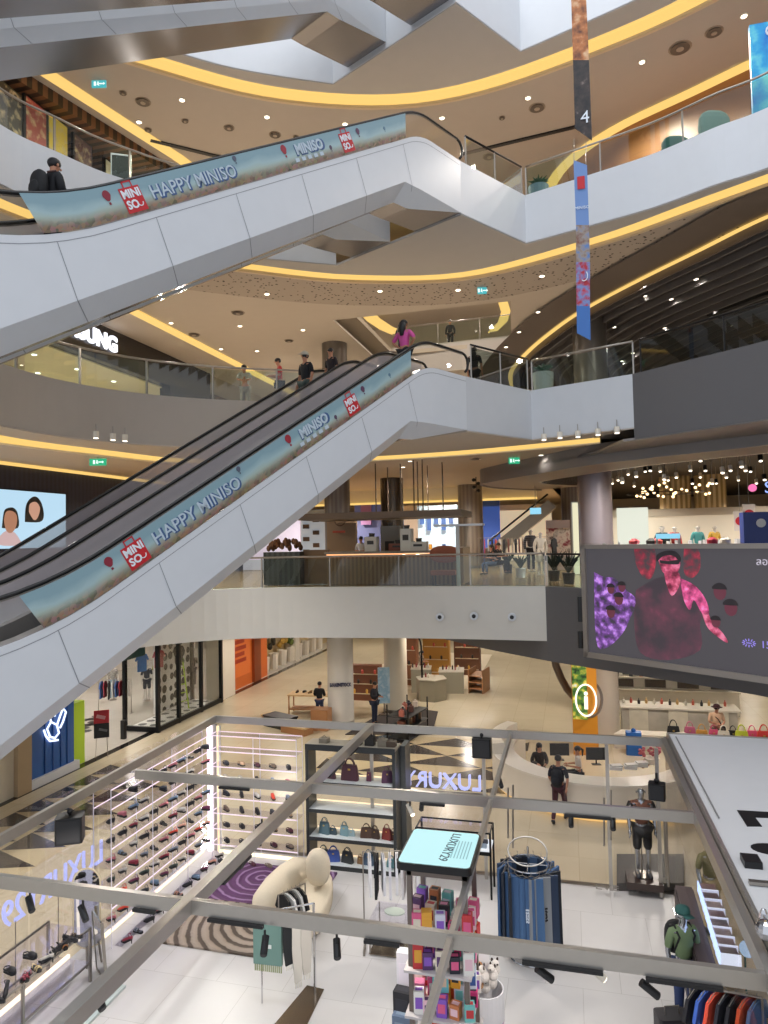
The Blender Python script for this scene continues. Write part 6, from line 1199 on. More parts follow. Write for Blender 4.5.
for x,y in ((1.6,15.3),(-1.95,15.3),(.63,15.38),(-8.45,15.3),(-4.5,15.3),(-9.3,7.45)): MB().box(x-.035,x+.035,y-.035,y+.035,.02,KZ-.12).build('post', BE, kf)
# glass walls
gw = thing('kiosk_glass_wall', 'clear glass wall along the back of the kiosk with steel pull handles', 'glass wall', (-1.0,15.35,.02), 0, 'kiosk glass walls')
for a,b in ((-3.6,-2.0),(-1.9,.55),(.7,1.6)): MB().box(a,b,15.33,15.345,.05,3.0).build('glass_pane', glass('kiosk_glass','fdfcfc',.035), gw)
for px,y0,y1 in ((508,788,838),(513,785,848),(604,798,846),(611,790,840)):
    a,b = aty(px,y0,15.25),aty(px,y1,15.25); MB().cyl(a,b,.02).build('pull_handle', M_STEEL, gw)
gl_ = thing('kiosk_glass_wall', 'clear glass wall along the left side of the kiosk behind the shoe shelves', 'glass wall', (-8.95,10,.02), 0, 'kiosk glass walls')
for k in range(6): MB().box(-9.06,-9.045,4.6+1.8*k,6.35+1.8*k,.05,3.0).build('glass_pane', glass('kiosk_glass','fdfcfc',.035), gl_)
gr_ = thing('kiosk_glass_wall', 'clear glass wall along the right side of the kiosk below the white roof edge', 'glass wall', (1.7,11,.02), 0, 'kiosk glass walls')
for k in range(5): MB().box(1.76,1.775,5.0+2.05*k,7.0+2.05*k,.05,3.0).build('glass_pane', glass('kiosk_glass','fdfcfc',.035), gr_)
for y0 in (14.55,14.9): MB().cyl((1.66,y0,.6),(1.66,y0,1.9),.02).build('pull_handle', M_STEEL, gr_)
# neighbouring kiosk roof
rf = thing('kiosk_roof', 'large flat white roof of the neighbouring kiosk with part of black lettering', 'roof', (1.9,11,0))
MB().box(1.82,9.0,2.5,15.25,3.2,3.34).build('roof_panel', mat('roof_white','e4e3e3',.45,var=.02), rf); MB().box(1.80,1.84,2.5,15.25,3.10,3.36).build('edge_trim', BE, rf); MB().box(1.82,9.0,15.25,15.30,3.10,3.36).build('edge_trim', BE, rf)
for y in (3,8,14.8):
    for x in (8.8,): MB().box(x-.05,x+.05,y-.05,y+.05,0,3.2).build('post', BE, rf)
MB().tube([(1.95,y,3.36) for y in (15.0,10.9)],.012,5).build('cable', M('8c8a88',.5), rf)
q = [up(*p,3.35) for p in ((737,810),(790,813),(790,818),(755,817),(762,826),(747,826))]; MB().prism([(v.x,v.y) for v in q],3.341,3.35).build('roof_letter', M_DARK, rf)
c = up(773,849,3.35); MB().prism([(c.x+.26*cos(t),c.y+.17*sin(t)) for t in [2*pi*k/20 for k in range(20)]],3.341,3.35).build('roof_letter', M_DARK, rf)
MB().box(1.95,2.15,9.4,9.65,3.34,3.42).build('cable_box', M_DARK, rf)
tag(MB().box(1.9,2.75,8.95,9.02,3.35,3.39).build('steel_bar', M_STEEL), 'short steel bar lying on the white kiosk roof', 'bar')
# flood light boxes and track spots hung from the beams
def flood(px, py, z, lab, X=None, rz=0, s_=1.0):
    q = atz(px, py, z); t = thing('speaker_box', lab, 'speaker', (q.x,q.y,z), rz, 'black boxes hung from the kiosk beams'); F = L(t)
    MB(F).rbox((0,0,0),(.34*s_,.26*s_,.34*s_),.04).build('housing', M_DARK, t); MB(F).cbox((0,-.135*s_,0),(.28*s_,.01,.28*s_)).build('grille', M('2a2a2c',.7), t); MB(F).tube([(0,0,.17*s_),(0,0,KZ-z-.1 if KZ-z > .3 else .25)],.025,6).ell((0,0,.22*s_),(.05,.05,.05),8,6).build('bracket', M_DARK, t)
flood(70,828,2.75,'black speaker box hung above the patterned floor at the left of the kiosk',s_=1.25,rz=.5); flood(482,747,2.85,'black speaker box hung from the back beam in front of the round desk',s_=1.2); flood(657,791,2.72,'black speaker box beside the head of the brown-shirted mannequin',s_=.85,rz=-.2)
for (px,py,mt_,lab) in ((30,902,0,'black track spotlight under the front beam at the extreme left'),(83,911,0,'black track spotlight under the front beam above the glass tables'),(98,997,0,'black track spotlight below the left side of the thick diagonal beam'),(237,860,0,'black track spotlight beside the purple corner of the rug'),(265,858+85,0,'black track spotlight over the green scarf'),(337,946,0,'black track spotlight under the front beam right of the steel plate'),(543,972,0,'black track spotlight under the front beam below the jeans rack'),(595,970,1,'white track spotlight clipped on the front beam'),(648,987,0,'black track spotlight under the front beam at the right'),(613,822,0,'black track spotlight beside the mannequin under the middle beam'),(571,819,0,'black track spotlight under the middle beam by the walking man'),(500,781,0,'black track spotlight on the thin beam above the pattern sign'),(410,808,1,'small pale spotlight under the middle beam by the glass case'),(262,828,0,'black track spotlight under the diagonal beam near the shoe wall'),(422,735+68,0,'dark spotlight right of the bag cabinet')):
    z = 2.92; q = atz(px,py,z); t = thing('track_spotlight', lab, 'spotlight', (q.x,q.y,z), random.uniform(-1,1), 'track spotlights of the kiosk'); F = L(t)
    MB(F).cyl((0,0,.02),(0,0,.14),.014).build('stem', M_DARK, t); MB(F).cyl((-.05,.04,.04),(.07,-.06,-.08),.042).build('housing', (M_DARK,M_CREAM)[mt_], t); MB(F).cyl((.07,-.06,-.08),(.075,-.064,-.084),.036).build('lamp_face', M_DARK if not mt_ else M_LAMP, t)
for x0,x1,y in ((-8.3,-7.8,7.38),(-5.2,-4.9,7.38),(-2.3,-1.9,7.38),(-4.2,-3.5,7.38),(-.6,0.2,7.38),(.6,1.3,7.38),(-.2,.5,11.33),(-2.5,-2.1,11.33),(-6.2,-5.6,11.33)): MB().box(x0,x1,y-.015,y+.03,KZ-.115,KZ-.08).build('light_track', M_DARK, kf)
for y0,y1 in ((8.2,9.0),(12.3,13.2),(13.6,14.1)): MB().box(-4.47,-4.42,y0,y1,KZ-.12,KZ-.085).build('light_track', M_DARK, kf)
# neon signs, read from outside
NE = glow('neon_lilac','b9c0ff',1.1)
ns = thing('neon_sign', 'backwards-read pale neon brand lettering at the back of the kiosk beside the glass case', 'sign', (-3,16.2,1.6)); a,b = aty(405,778,16.2),aty(481,790,16.2)
text('neon_lettering','LUXURY',.50,frame(((a.x+b.x)/2,16.2,1.72),(-1,0,0),(0,0,1)),NE,ns,.06,'CENTER',.98,.0); MB().box(a.x-.1,b.x+.15,16.15,16.17,.02,1.5).build('glass_panel', glass('kiosk_glass','fdfcfc',.035), ns); MB().box(a.x-.1,b.x+.15,16.1,16.25,1.45,1.49).build('rail', M_STEEL, ns)
nl = thing('neon_sign', 'long backwards-read pale neon brand lettering along the left side of the kiosk', 'sign', (-9.3,11.5,.7)); text('neon_lettering','LUXURY29',.62,frame((-9.14,10.75,1.36),(0,-1,0),(0,0,1)),NE,nl,.02,fit=2.5)
for y in (9.75,10.75,11.75): MB().cyl((-9.12,y,.02),(-9.12,y,1.2),.008).build('stand', M_STEEL, nl)
# left shoe wall
GS = glass('shelf_glass','fbfaff',.06); LEDS = glow('shelf_led','ffeaf6',1.05)
def shoe_wall(name, lab, P0, P1, depth, zs, side, end=True):
    t = thing('shoe_shelving', lab, 'shelving', (P0[0],P0[1],.02)); d = Vector((P1[0]-P0[0],P1[1]-P0[1],0)); Ln = d.length; F = frame((P0[0],P0[1],0), d, Vector((-d.y,d.x,0))*side)
    s_ = -1 if side < 0 else 1
    for i,z in enumerate(zs):
        MB(F).box(0,Ln,0,depth,(z-.012)*1,(z)*1).build('glass_shelf', GS, t) if s_ > 0 else MB(F).box(0,Ln,0,depth,-z,-z+.012).build('glass_shelf', GS, t)
        zz = z*s_; MB(F).box(0,Ln,depth,depth+.012,min(zz,zz-.022*s_),max(zz,zz-.022*s_)).build('lit_edge', LEDS, t)
        if i in (0,1): MB(F).box(0,Ln,-.01,0,min(zz,zz-.018*s_),max(zz,zz-.018*s_)).build('lit_edge', LEDS, t)
    n = max(2,int(Ln/1.1)); H_ = zs[0]
    for k in range(n+1):
        x = Ln*k/n; 
        for y in (0,depth): MB(F).box(x-.006,x+.006,y-.006,y+.006,min(0,H_*s_),max(0,H_*s_)).build('upright', mat('acrylic','e8e4f0',.2), t)
    MB(F).box(0,Ln,-.03,-.01,min(.0,.1*s_),max(.0,.1*s_)).build('base_light', glow('base_led','fff0d0',1.6), t)
    return t
Z8 = [2.90,2.54,2.18,1.82,1.46,1.10,.74,.38]
shoe_wall('l','tall clear lit shoe shelving along the left side of the kiosk',(-8.72,11.2),(-8.72,15.15),-.38,Z8,1)
shoe_wall('b','clear lit shoe shelving across the back of the kiosk left of the bag cabinet',(-8.3,15.2),(-6.15,15.2),-.36,Z8,1)
cl = thing('light_column', 'glowing white vertical light column in the corner of the shoe shelving', 'lamp', (-8.5,15.25,.02)); MB().box(-8.62,-8.52,15.2,15.28,.02,3.0).build('light_tube', M_LED, cl); MB().box(-8.38,-8.34,15.24,15.28,.02,3.0).build('light_tube', glow('warm_tube','ffe0b0',1.4), cl); MB().box(-8.66,-8.3,15.28,15.3,.02,3.0).build('backing', M_WHITE, cl)
CW = {'1c1b20':'black','2d3038':'charcoal','c9c4bc':'off-white','b86a74':'dusty pink','6f87a0':'grey-blue','8c2a3c':'dark red','d84a34':'orange-red','6a2a4c':'plum','7a8290':'grey','e0a890':'peach','3c4a44':'dark green'}
COLS = list(CW); ORDZ = ['top']+[x+' from the top' for x in ORD[1:7]]+['bottom']
KN = {'heel':'heeled sandal','sandal':'flat sandal','sneaker':'sneaker','clog':'clog'}
ORDZ = ['top','second','third','fourth','fifth','sixth','seventh','bottom']
for i,z in enumerate(Z8+[.03]):
    for k in range(11):
        if i == 0 or (i == 1 and k in (0,1,3)) or (i == 2 and k % 5 == 4): continue
        y = 11.42+.352*k; c_ = ['c9c4bc','1c1b20','1c1b20','2d3038','b86a74','1c1b20','6f87a0','8c2a3c','c9c4bc'][(k*2+i) % 9] if i < 5 else COLS[(k*3+i*2) % len(COLS)]
        if (i,k) in ((7,1),(6,1)): c_ = 'd84a34'
        if (i,k) == (8,9): c_ = 'e0a890'
        kd_ = ['heel','sandal','heel','sneaker'][(k+i) % 4 if (k*i) % 3 else 0]
        where = 'on the %s left shelf down'%ORDZ[i] if i < 8 else 'on the left floor ledge'
        shoe(kd_, (-8.72+.20+(0 if i < 8 else .34), y, z+.002), radians(-100)+random.uniform(-.25,.25), c_, '%s %s %s, %s from the mirror end'%(CW[c_],KN[kd_],where,ORD[k]), 'shoes on the left shelving')
for i,z in enumerate(Z8+[.03]):
    for k in range(5):
        if i < 2 : continue
        x = -8.02+.40*k; c_ = ['2d3038','1c1b20','c9c4bc','d84a34','7a8290'][k] if i == 4 else ['c9c4bc','c9c4bc','1c1b20','7a8290','b86a74','3c2a2c'][(k+i*2) % 6] if i == 3 else ['1c1b20','1c1b20','2d3038','a08468','4a1c2c','6a5a4c'][(k+i) % 6]
        kd_ = 'sneaker' if i in (3,4,5) else 'clog'
        cn_ = CW.get(c_,{'3c2a2c':'dark brown','a08468':'tan','4a1c2c':'burgundy','6a5a4c':'taupe'}.get(c_))
        where = 'on the %s back shelf down'%ORDZ[i] if i < 8 else 'on the back floor ledge'
        shoe(kd_, (x, 15.02 if i < 8 else 14.72, z+.002), radians(90)+random.uniform(-.3,.3)-radians(40), c_, '%s %s %s, %s from the corner'%(cn_,KN[kd_],where,ORD[k]), 'shoes on the back shelving')
tag(MB().box(-8.2,-6.15,14.6,14.84,.02,.03).build('floor_ledge', GS), 'clear low ledge on the floor in front of the back shoe shelving', 'ledge')
tag(MB().box(-8.36,-8.2,11.3,14.9,.02,.03).build('floor_ledge', GS), 'clear low ledge on the floor in front of the left shoe shelving', 'ledge')
# oval mirror
mr = thing('oval_mirror', 'arched oval mirror at the near end of the left shoe shelving', 'mirror', (-8.35,10.45,.02)); F = frame((-8.4,10.6,1.05),(-.94,-.34,0),(0,0,1)); q = [(.20*cos(t)*(1 if sin(t) > 0 else 1),(.35 if sin(t) > 0 else -.35)+.2*sin(t)) for t in [2*pi*k/28 for k in range(28)]]
q = [(x*1.15,y*1.25) for x,y in q]; MB(F).prism(q,0,.02).build('mirror_glass', mat('mirror','dcdcdc',.02,1.0), mr); MB(F).tube([(x,y,.01) for x,y in q],.018,6,True).build('frame', M('d8c8a8',.4), mr); MB().cyl((-8.4,10.6,.02),(-8.4,10.6,.4),.02).build('stand', M_STEEL, mr)
# glass tables with shoes, front left
for i,(y0,y1,z,lab) in enumerate(((7.4,10.3,.9,'long clear glass table with steel legs in front of the neon lettering'),)):
    t = thing('glass_table', lab, 'table', (-8.5,8.8,.02)); 
    for zz in (.35,.9): MB().box(-8.95,-8.1,7.0,10.3,zz-.012,zz).build('glass_top', GS, t)
    for a,b in ((-8.95,7.0),(-8.1,7.0),(-8.95,10.3),(-8.1,10.3),(-8.95,8.8),(-8.1,8.8)): MB().box(a-.02,a+.02,b-.02,b+.02,.02,.92).build('leg', M_STEEL, t)
    for a in (-8.95,-8.1):
        for zz in (.35,.92): MB().box(a-.015,a+.015,7.0,10.3,zz-.03,zz).build('rail', M_STEEL, t)
    MB().box(-8.55,-8.5,7.0,10.3,.36,.42).build('light_strip', glow('strip_white','fff2e2',1.2), t)
for i,(px,py,c_,kd_) in enumerate(((10,973,'1c1b20','clog'),(30,958,'1c1b20','clog'),(20,1007,'1c1b20','heel'),(33,1000,'1c1b20','heel'),(35,980,'b86a74','sandal'),(45,982,'8c2a3c','sandal'),(48,972,'d8c08c','sandal'),(60,962,'1c1b20','heel'),(68,958,'1c1b20','heel'),(57,964,'c9c4bc','heel'),(80,950,'a0683c','sandal'),(88,945,'1c1b20','heel'),(85,952,'1c1b20','heel'),(78,938,'6a5a4c','sandal'))):
    p = atz(px,py,.9); cn_ = CW.get(c_,{'d8c08c':'pale gold','a0683c':'brown','6a5a4c':'taupe'}.get(c_))
    shoe(kd_, (max(-8.9,min(-8.15,p.x)), max(7.1,min(10.2,p.y)), .902), random.uniform(-2,2), c_, '%s %s on the long glass table, %s from its near end'%(cn_,KN[kd_],ORD[i]), 'shoes on the glass table', sc_=1.0)
rm = thing('leaning_mirror', 'leaning mirror reflecting the rug beside the diagonal beam', 'mirror', (-7.95,10.2,.02)); Fm = frame((-8.02,10.45,.55),(.80,-.6,0),(-.05,-.05,1)); MB(Fm).box(-.25,.25,-.5,.5,0,.02).build('mirror_glass', mat('mirror','dcdcdc',.02,1.0), rm); MB(Fm).box(-.27,-.25,-.53,.5,-.02,.03).box(.25,.27,-.53,.5,-.02,.03).box(-.27,.27,-.55,-.5,-.02,.03).build('frame', M_STEEL, rm)
tag(MB().box(-8.0,-7.4,8.8,10.3,.02,.06).build('glass_plinth', mat('pale_glass','bfcac8',.1)), 'pale glass floor plinth beside the thick diagonal beam', 'plinth')
# bag cabinet
bcb = thing('bag_cabinet', 'dark framed display cabinet with white shelves of handbags at the back of the kiosk', 'cabinet', (-4.9,15.3,.02)); X0,X1,Y0,Y1,H_ = -5.98,-3.86,14.95,15.45,2.72
for x in (X0,X1-.07): MB().box(x,x+.07,Y0,Y1,.02,H_).build('side_panel', mat('cabinet_dark','2b2f31',.35), bcb)
MB().box(X0,X1,Y0,Y1,H_,H_+.06).build('cabinet_top', mat('cabinet_top','a89f90',.4), bcb)
MB().box(X0,X1,Y0-.01,Y0+.02,H_-.06,H_+.07).build('top_edge', mat('cabinet_dark','2b2f31',.35), bcb)
BZ = (.12,.72,1.34,1.96)
for z in BZ: MB().box(X0+.07,X1-.07,Y0,Y1,z-.02,z).build('shelf_board', mat('shelf_white','d4dadc',.3), bcb); MB().box(X0+.07,X1-.07,Y0-.012,Y0,z-.08,z).build('shelf_edge', mat('cabinet_dark','2b2f31',.35), bcb)
for z in BZ: MB().box(X0+.1,X1-.1,Y1-.04,Y1-.02,z+.02,z+.05).build('light_strip', glow('strip_warm','ffe6c0',1.2), bcb)
MB().box(X0,X1,Y0,Y1,.02,.10).build('plinth', mat('cabinet_dark','2b2f31',.35), bcb); MB().cbox((-3.92+.1,15.75,1.35),(.12,.5,2.7)).build('outer_panel', mat('panel_grey','4a4c4c',.4), bcb)
bl = [(3,-5.45,.22,.16,'4a2a34','small maroon patterned bag at the left'),(3,-5.0,.42,.34,'4a2430','large maroon patterned tote'),(3,-4.55,.12,.20,'5a2a40','tiny maroon patterned bag'),(3,-4.12,.26,.26,'4a2844','maroon checked bag at the right'),
      (1,-5.62,.28,.26,'4f6a74','steel-blue bag at the far left'),(1,-5.42,.20,.14,'3c4c54','small slate bag'),(1,-5.14,.22,.22,'7898a0','pale blue bag'),(1,-4.98,.18,.13,'8fa6ac','small pale grey-blue bag'),(1,-4.62,.28,.22,'4a3428','dark brown bag'),(1,-4.42,.24,.20,'3c2a22','brown bag with straps'),(1,-4.14,.24,.24,'7a2e28','brick red bag'),(1,-3.99,.18,.18,'5a3428','red-brown small bag'),
      (0,-5.66,.28,.24,'3c4a4c','dark slate bag at the far left'),(0,-5.42,.32,.24,'3c55a0','cobalt blue bag'),(0,-5.08,.30,.24,'2c3032','charcoal bag'),(0,-4.78,.14,.16,'8a6a48','small tan bag'),(0,-4.58,.26,.24,'4a6078','denim blue bag'),(0,-4.05,.22,.18,'6a98a0','pale teal bag at the right')]
for j,x,w_,h,c_,lab in bl: handbag(x,15.12+(.05 if j != 3 else .1),BZ[j],w_,h,c_,lab+' on the %s cabinet shelf'%['bottom','second lowest','third','top'][j],'bags in the cabinet',random.uniform(-.25,.25))
for k,(x,h) in enumerate(((-5.6,.1),(-4.8,.12),(-4.5,.2),(-4.2,.14),(-4.0,.12))): tag(MB().rbox((x,15.2,H_+.06+h/2),(.22,.2,h),.03).tube([(x-.06,15.2,H_+.06+h),(x,15.2,H_+.12+h),(x+.06,15.2,H_+.06+h)],.01,5).build('handbag', M(['8a8070','5a4a3c','2c2a28'][k%3],.6)), 'brownish item standing on top of the bag cabinet, %s from the left'%ORD[k],'bag','items on top of the bag cabinet')
# glass case with small goods
gc_ = thing('glass_case', 'black-legged glass display case with lit small goods right of the bag cabinet', 'display case', (-2.6,15.0,.02)); gx0,gx1 = -3.3,-1.75
for x in (gx0,gx1):
    for y in (14.45,15.0): MB().box(x-.02,x+.02,y-.02,y+.02,.02,1.35).build('leg', M_BLACKM, gc_)
MB().box(gx0,gx1,14.45,15.0,.95,1.0).build('case_base', mat('case_white','e8ecee',.4,emit='e8f0ff',es=.25), gc_); MB().box(gx0-.02,gx1+.02,14.43,14.47,.90,.97).box(gx0-.02,gx1+.02,14.98,15.02,.90,.97).build('lower_rail', M_BLACKM, gc_); MB().box(gx0,gx1,14.44,14.46,1.33,1.36).box(gx0,gx1,14.99,15.01,1.33,1.36).box(gx0-.01,gx0+.01,14.45,15.0,1.33,1.36).box(gx1-.01,gx1+.01,14.45,15.0,1.33,1.36).build('upper_rail', M_BLACKM, gc_)
MB().box(gx0,gx1,14.45,15.0,1.345,1.35).build('glass_lid', GS, gc_)
for k in range(16): 
    x = gx0+.14+.18*(k%8); y = 14.58+.22*(k//8); tag(MB().rbox((x,y,1.0+.03),(.12,.10,.06),.02).cbox((x,y,1.065),(.05,.03,.02)).build('small_box', M(['3a3a40','d8b890','8a9aa8','c86a5a','e8e4dc'][k%5],.5)), 'small box in the glass case, %s in the %s row'%(ORD[k%8],['front','rear'][k//8]), 'box', 'small goods in the glass case')
# rug
rg_ = thing('patterned_rug', 'shaggy rug with purple and taupe halves and concentric arc relief', 'rug', (-6.3,13.1,.02))
def rug(x0,x1,y0,y1,c1,c2,cx,cy,name):
    m = mat(name,c1,.9); nt,b = nodes_of(m); tc = nt.nodes.new('ShaderNodeTexCoord'); mp = nt.nodes.new('ShaderNodeMapping'); mp.inputs['Location'].default_value = (-cx,-cy,0); nt.links.new(tc.outputs['Object'],mp.inputs[0]); wv = nt.nodes.new('ShaderNodeTexWave'); wv.wave_type = 'RINGS'; wv.rings_direction = 'Z'; wv.inputs['Scale'].default_value = 1.5; wv.inputs['Distortion'].default_value = 1.2; wv.inputs['Detail Scale'].default_value = 3
    nt.links.new(mp.outputs[0],wv.inputs[0]); r = nt.nodes.new('ShaderNodeValToRGB'); nt.links.new(wv.outputs[0],r.inputs[0]); r.color_ramp.elements[0].color = lin(c2); r.color_ramp.elements[0].position = (.75 if name == 'rug_purple' else .18); r.color_ramp.elements[1].color = lin(c1); r.color_ramp.elements[1].position = (.97 if name == 'rug_purple' else .5)
    nt.links.new(r.outputs[0],b.inputs['Base Color']); bp = nt.nodes.new('ShaderNodeBump'); bp.inputs['Distance'].default_value = .05; nt.links.new(wv.outputs[0],bp.inputs['Height']); nt.links.new(bp.outputs[0],b.inputs['Normal'])
    return m
Fr_ = Matrix.Translation((-6.45,13.2,0)); 
MB().box(-7.65,-5.2,13.15,14.8,.021,.06).build('purple_half', rug(0,0,0,0,'96789c','5e3a60',-.45,1.1,'rug_purple'), rg_); bpy.data.materials['rug_purple']
MB().box(-7.65,-5.2,11.55,13.15,.021,.058).build('taupe_half', rug(0,0,0,0,'a8998a','5a4e44',.4,-.5,'rug_taupe'), rg_)
# sofa
so_ = thing('curved_sofa', 'cream curved boucle sofa with a tall rounded backrest', 'sofa', (-5.3,13.3,.02)); SM = mat('boucle','d6c9b2',.95,var=.05,vscale=20,bump=.4,bscale=60)
S = [tuple(atz(*p,.42))[:2] for p in ((262,915),(276,922),(296,924),(314,921),(326,905),(332,888),(331,873),(318,868),(302,868),(284,878),(268,892),(258,905))]
sp = smooth_path(S+[S[0]],4)[:-1]
def pillow_prism(pts, z0, z1, r=.08):
    mb = MB(); c = Vector((sum(p[0] for p in pts)/len(pts),sum(p[1] for p in pts)/len(pts))); n = len(pts); rings = []
    prof = [(0,r*1.2),(0.0,0)] ; lv = [(.10,z0),(0,z0+r),(0,z1-r),(.03,z1-r*.4),(.10,z1-.02),(.25,z1)]
    for k,(s_,z) in enumerate(lv): rings += [(p[0]+(c.x-p[0])*s_,p[1]+(c.y-p[1])*s_,z) for p in pts]
    fs = [(k*n+i,k*n+(i+1)%n,(k+1)*n+(i+1)%n,(k+1)*n+i) for k in range(len(lv)-1) for i in range(n)]; mb.add(rings, fs+[list(range(n))[::-1],[(len(lv)-1)*n+i for i in range(n)]]); return mb
pillow_prism(sp,.06,.44).build('seat', SM, so_, True)
bk = [tuple(atz(*p,.50)) for p in ((261,910),(265,902),(275,890),(287,878),(297,871),(305,867))]
mb = MB(); mb.tube(bk,[.17,.26,.29,.29,.28,.2],16); mb.tube([(p[0],p[1],.25) for p in bk],[.15,.24,.27,.27,.26,.2],16); mb.build('backrest', SM, so_, True)
c_ = atz(318,867,.85); MB().ell(c_,(.25,.21,.36),18,12,.85).build('back_cushion', SM, so_, True)
# scarf stand
stp = thing('scarf_stand', 'steel T-stand on a flat polished floor plate near the sofa', 'clothes stand', (-4.3,10.5,.02)); A_ = [atz(*p,.02) for p in ((307,986),(324,990),(300,1040),(262,1040))]
MB().prism([(v.x,v.y) for v in A_],.02,.035).build('floor_plate', mat('plate_steel','8a7d70',.2,.9), stp); pp = atz(315,992,.02); MB().cyl((pp.x,pp.y,.03),(pp.x,pp.y,1.45),.022).build('pole', M_CHROME, stp); qe = aty(276,935,pp.y-.1); MB().cyl((pp.x,pp.y,1.45),(qe.x-.15,pp.y-.5,1.45),.016).build('arm', M_CHROME, stp)
MB().cyl((qe.x-.1,pp.y-.45,.02),(qe.x-.1,pp.y-.45,1.45),.014).build('pole', M_CHROME, stp)
sc0 = Vector((qe.x+.03,pp.y-.48,1.45))
gsc = thing('scarf', 'sage green scarf with a fringe hanging on the steel T-stand', 'scarf', tuple(sc0)); Fq = frame(sc0,(1,.05,0),(0,0,1)); MB(Fq).box(-.24,.24,-.78,.02,-.03,.03).build('cloth', M('6f8f86',.9), gsc)
for k in range(14): MB(Fq).box(-.23+.034*k,-.215+.034*k,-.9,-.78,-.01,.01).build('fringe', M('8f9a6a',.9), gsc)
MB(Fq).box(-.07,.07,-.52,-.46,.031,.036).build('care_label', M('d8dcd8',.6), gsc)
for i,(dx_,c_,ln,lab) in enumerate(((.36,'26282a',.75,'dark grey scarf hanging just right of the sage green scarf'),(.48,'d8d2c6',1.05,'long off-white scarf hanging right of the dark one'),(.60,'cfc8bc',.95,'cream scarf with dark ends at the right end of the stand arm'))):
    s_ = thing('scarf', lab, 'scarf', tuple(sc0+Vector((dx_,.05*i,0)))); Fq = frame(sc0+Vector((dx_,.08*i,0)),(.6,.5,0),(0,0,1)); q = [(-.09,.02),(-.10,-ln*.5),(-.06,-ln),(.06,-ln*.97),(.08,-ln*.5),(.07,.02)]; MB(Fq).prism(q,-.02,.02).build('cloth', M(c_,.9), s_)
    for k in range(4): MB(Fq).box(-.05+.03*k,-.04+.03*k,-ln-.08,-ln+.02,-.01,.01).build('fringe', M('e4dfd4',.9), s_)
# small rail with black and white garments by the sofa
def ladder_rail(px, py, lab, n, cols, grp, zt=1.35, w_=.9, rz=0.4, gl_n=.75):
    p = atz(px,py,zt); return garment_rail(p.x,p.y,.02,rz,cols,lab,grp,n,zt,gl_n,w_,'shirt','garment on '+grp.split('garments on ')[1]+', %s along it')
ladder_rail(292,890,'short steel rail with black and white tops in front of the sofa',5,['16161a','e4e2de','1c1c20','c9c8c4','101014'],'garments on the sofa rail',.95,.6,1.0,.42)
ladder_rail(393,852,'steel rail of white and black tops left of the bright screen',8,['e6e4e6','1a1a1e','e0dfe4','d8d6dc','e8e6ea','d4cfcf','c9b8b4','eceaec'],'garments on the white rail',1.75,1.1,.25)
tg = thing('glass_side_table', 'low glass side table under the white garments', 'table', (-3.0,12.7,.02)); p = atz(400,915,.6); F = Matrix.Translation((p.x,p.y,.02)); MB(F).box(-.5,.4,-.35,.35,.58,.6).build('glass_top', GS, tg); MB(F).box(-.5,.4,-.35,.35,.02,.035).build('steel_base', mat('plate_steel','8a7d70',.2,.9), tg)
for a in (-.48,.38):
    for b in (-.33,.33): MB(F).box(a-.012,a+.012,b-.012,b+.012,.02,.6).build('leg', M_STEEL, tg)
tag(MB(F).ell((-.1,0,.63),(.2,.15,.03),12,5).build('paper_tray', M('b9c4ba',.5)), 'shallow pale tray on the low glass side table', 'tray')
# screen table on posts with gondola of boxed goods
sk = thing('screen_kiosk', 'tall post-framed display stand topped by a bright tilted screen', 'display stand', (-1.7,9.0,.02)); sx0,sx1,sy0,sy1 = -2.19,-1.30,8.52,9.52
rbm = MB(); rbm.rbox(((sx0+sx1)/2,9.02,3.36),(.95,1.04,.09),.08,4).build('screen_housing', M_DARK, sk); MB().rbox(((sx0+sx1)/2,9.02,3.408),(.90,.99,.008),.06,4).build('screen_face', glow('screen_cyan','bfeef2',1.0), sk)
text('screen_lettering','LUXURY29',.17,frame(((sx0+sx1)/2+.12,9.05,3.415),(-.08,-1,0),(1,-.08,0)),M('2c4a5a',.5),sk,.002)
for k in range(6): MB().box(sx0+.62+.04*k,sx0+.632+.04*k,8.75,9.25,3.412,3.415).build('text_line', M('8fc4cc',.5), sk)
for x in (sx0+.12,sx1-.07):
    for y in (8.62,9.42): MB().box(x-.03,x+.03,y-.03,y+.03,.02,3.32).build('post', mat('post_bronze','7a6f68',.35,.6), sk)
MB().box(sx0+.09,sx1-.04,8.59,8.65,3.22,3.31).build('cross_rail', mat('post_bronze','7a6f68',.35,.6), sk); MB().box(sx0+.09,sx1-.04,9.39,9.45,3.22,3.31).build('cross_rail', mat('post_bronze','7a6f68',.35,.6), sk)
for z in (.4,1.0,1.55,2.1,2.5): MB().box(sx0+.05,sx1,8.5,9.5,z-.03,z).build('shelf_board', mat('shelf_pale','c8c2c0',.4), sk)
random.seed(5)
PK = ['e0608c','d83a7c','e8dcc8','f0c8d0','7ac4c0','e8a83c','c83a3c','2a2a34','8a5ac0','e88ab0','d8d8e4','5a3a6a','f0ece4','c87a4c']
def box_goods(x,y,z,w_,d_,h,c_,c2,lab,grp,kind=0):
    t = thing('product_box', lab, 'box', (x,y,z), random.uniform(-.25,.25), grp); F = L(t)
    MB(F).rbox((0,0,h/2),(w_,d_,h),.008,2).build('carton', M(c_,.5), t); MB(F).cbox((0,-d_/2-.001,h*.5),(w_*.7,.004,h*.5)).build('front_label', M(c2,.5), t); MB(F).cbox((0,0,h+.001),(w_*.7,d_*.5,.003)).build('lid', M(c2,.5), t); return t
ct = 0
WN = ['top','upper middle','lower middle','lowest']
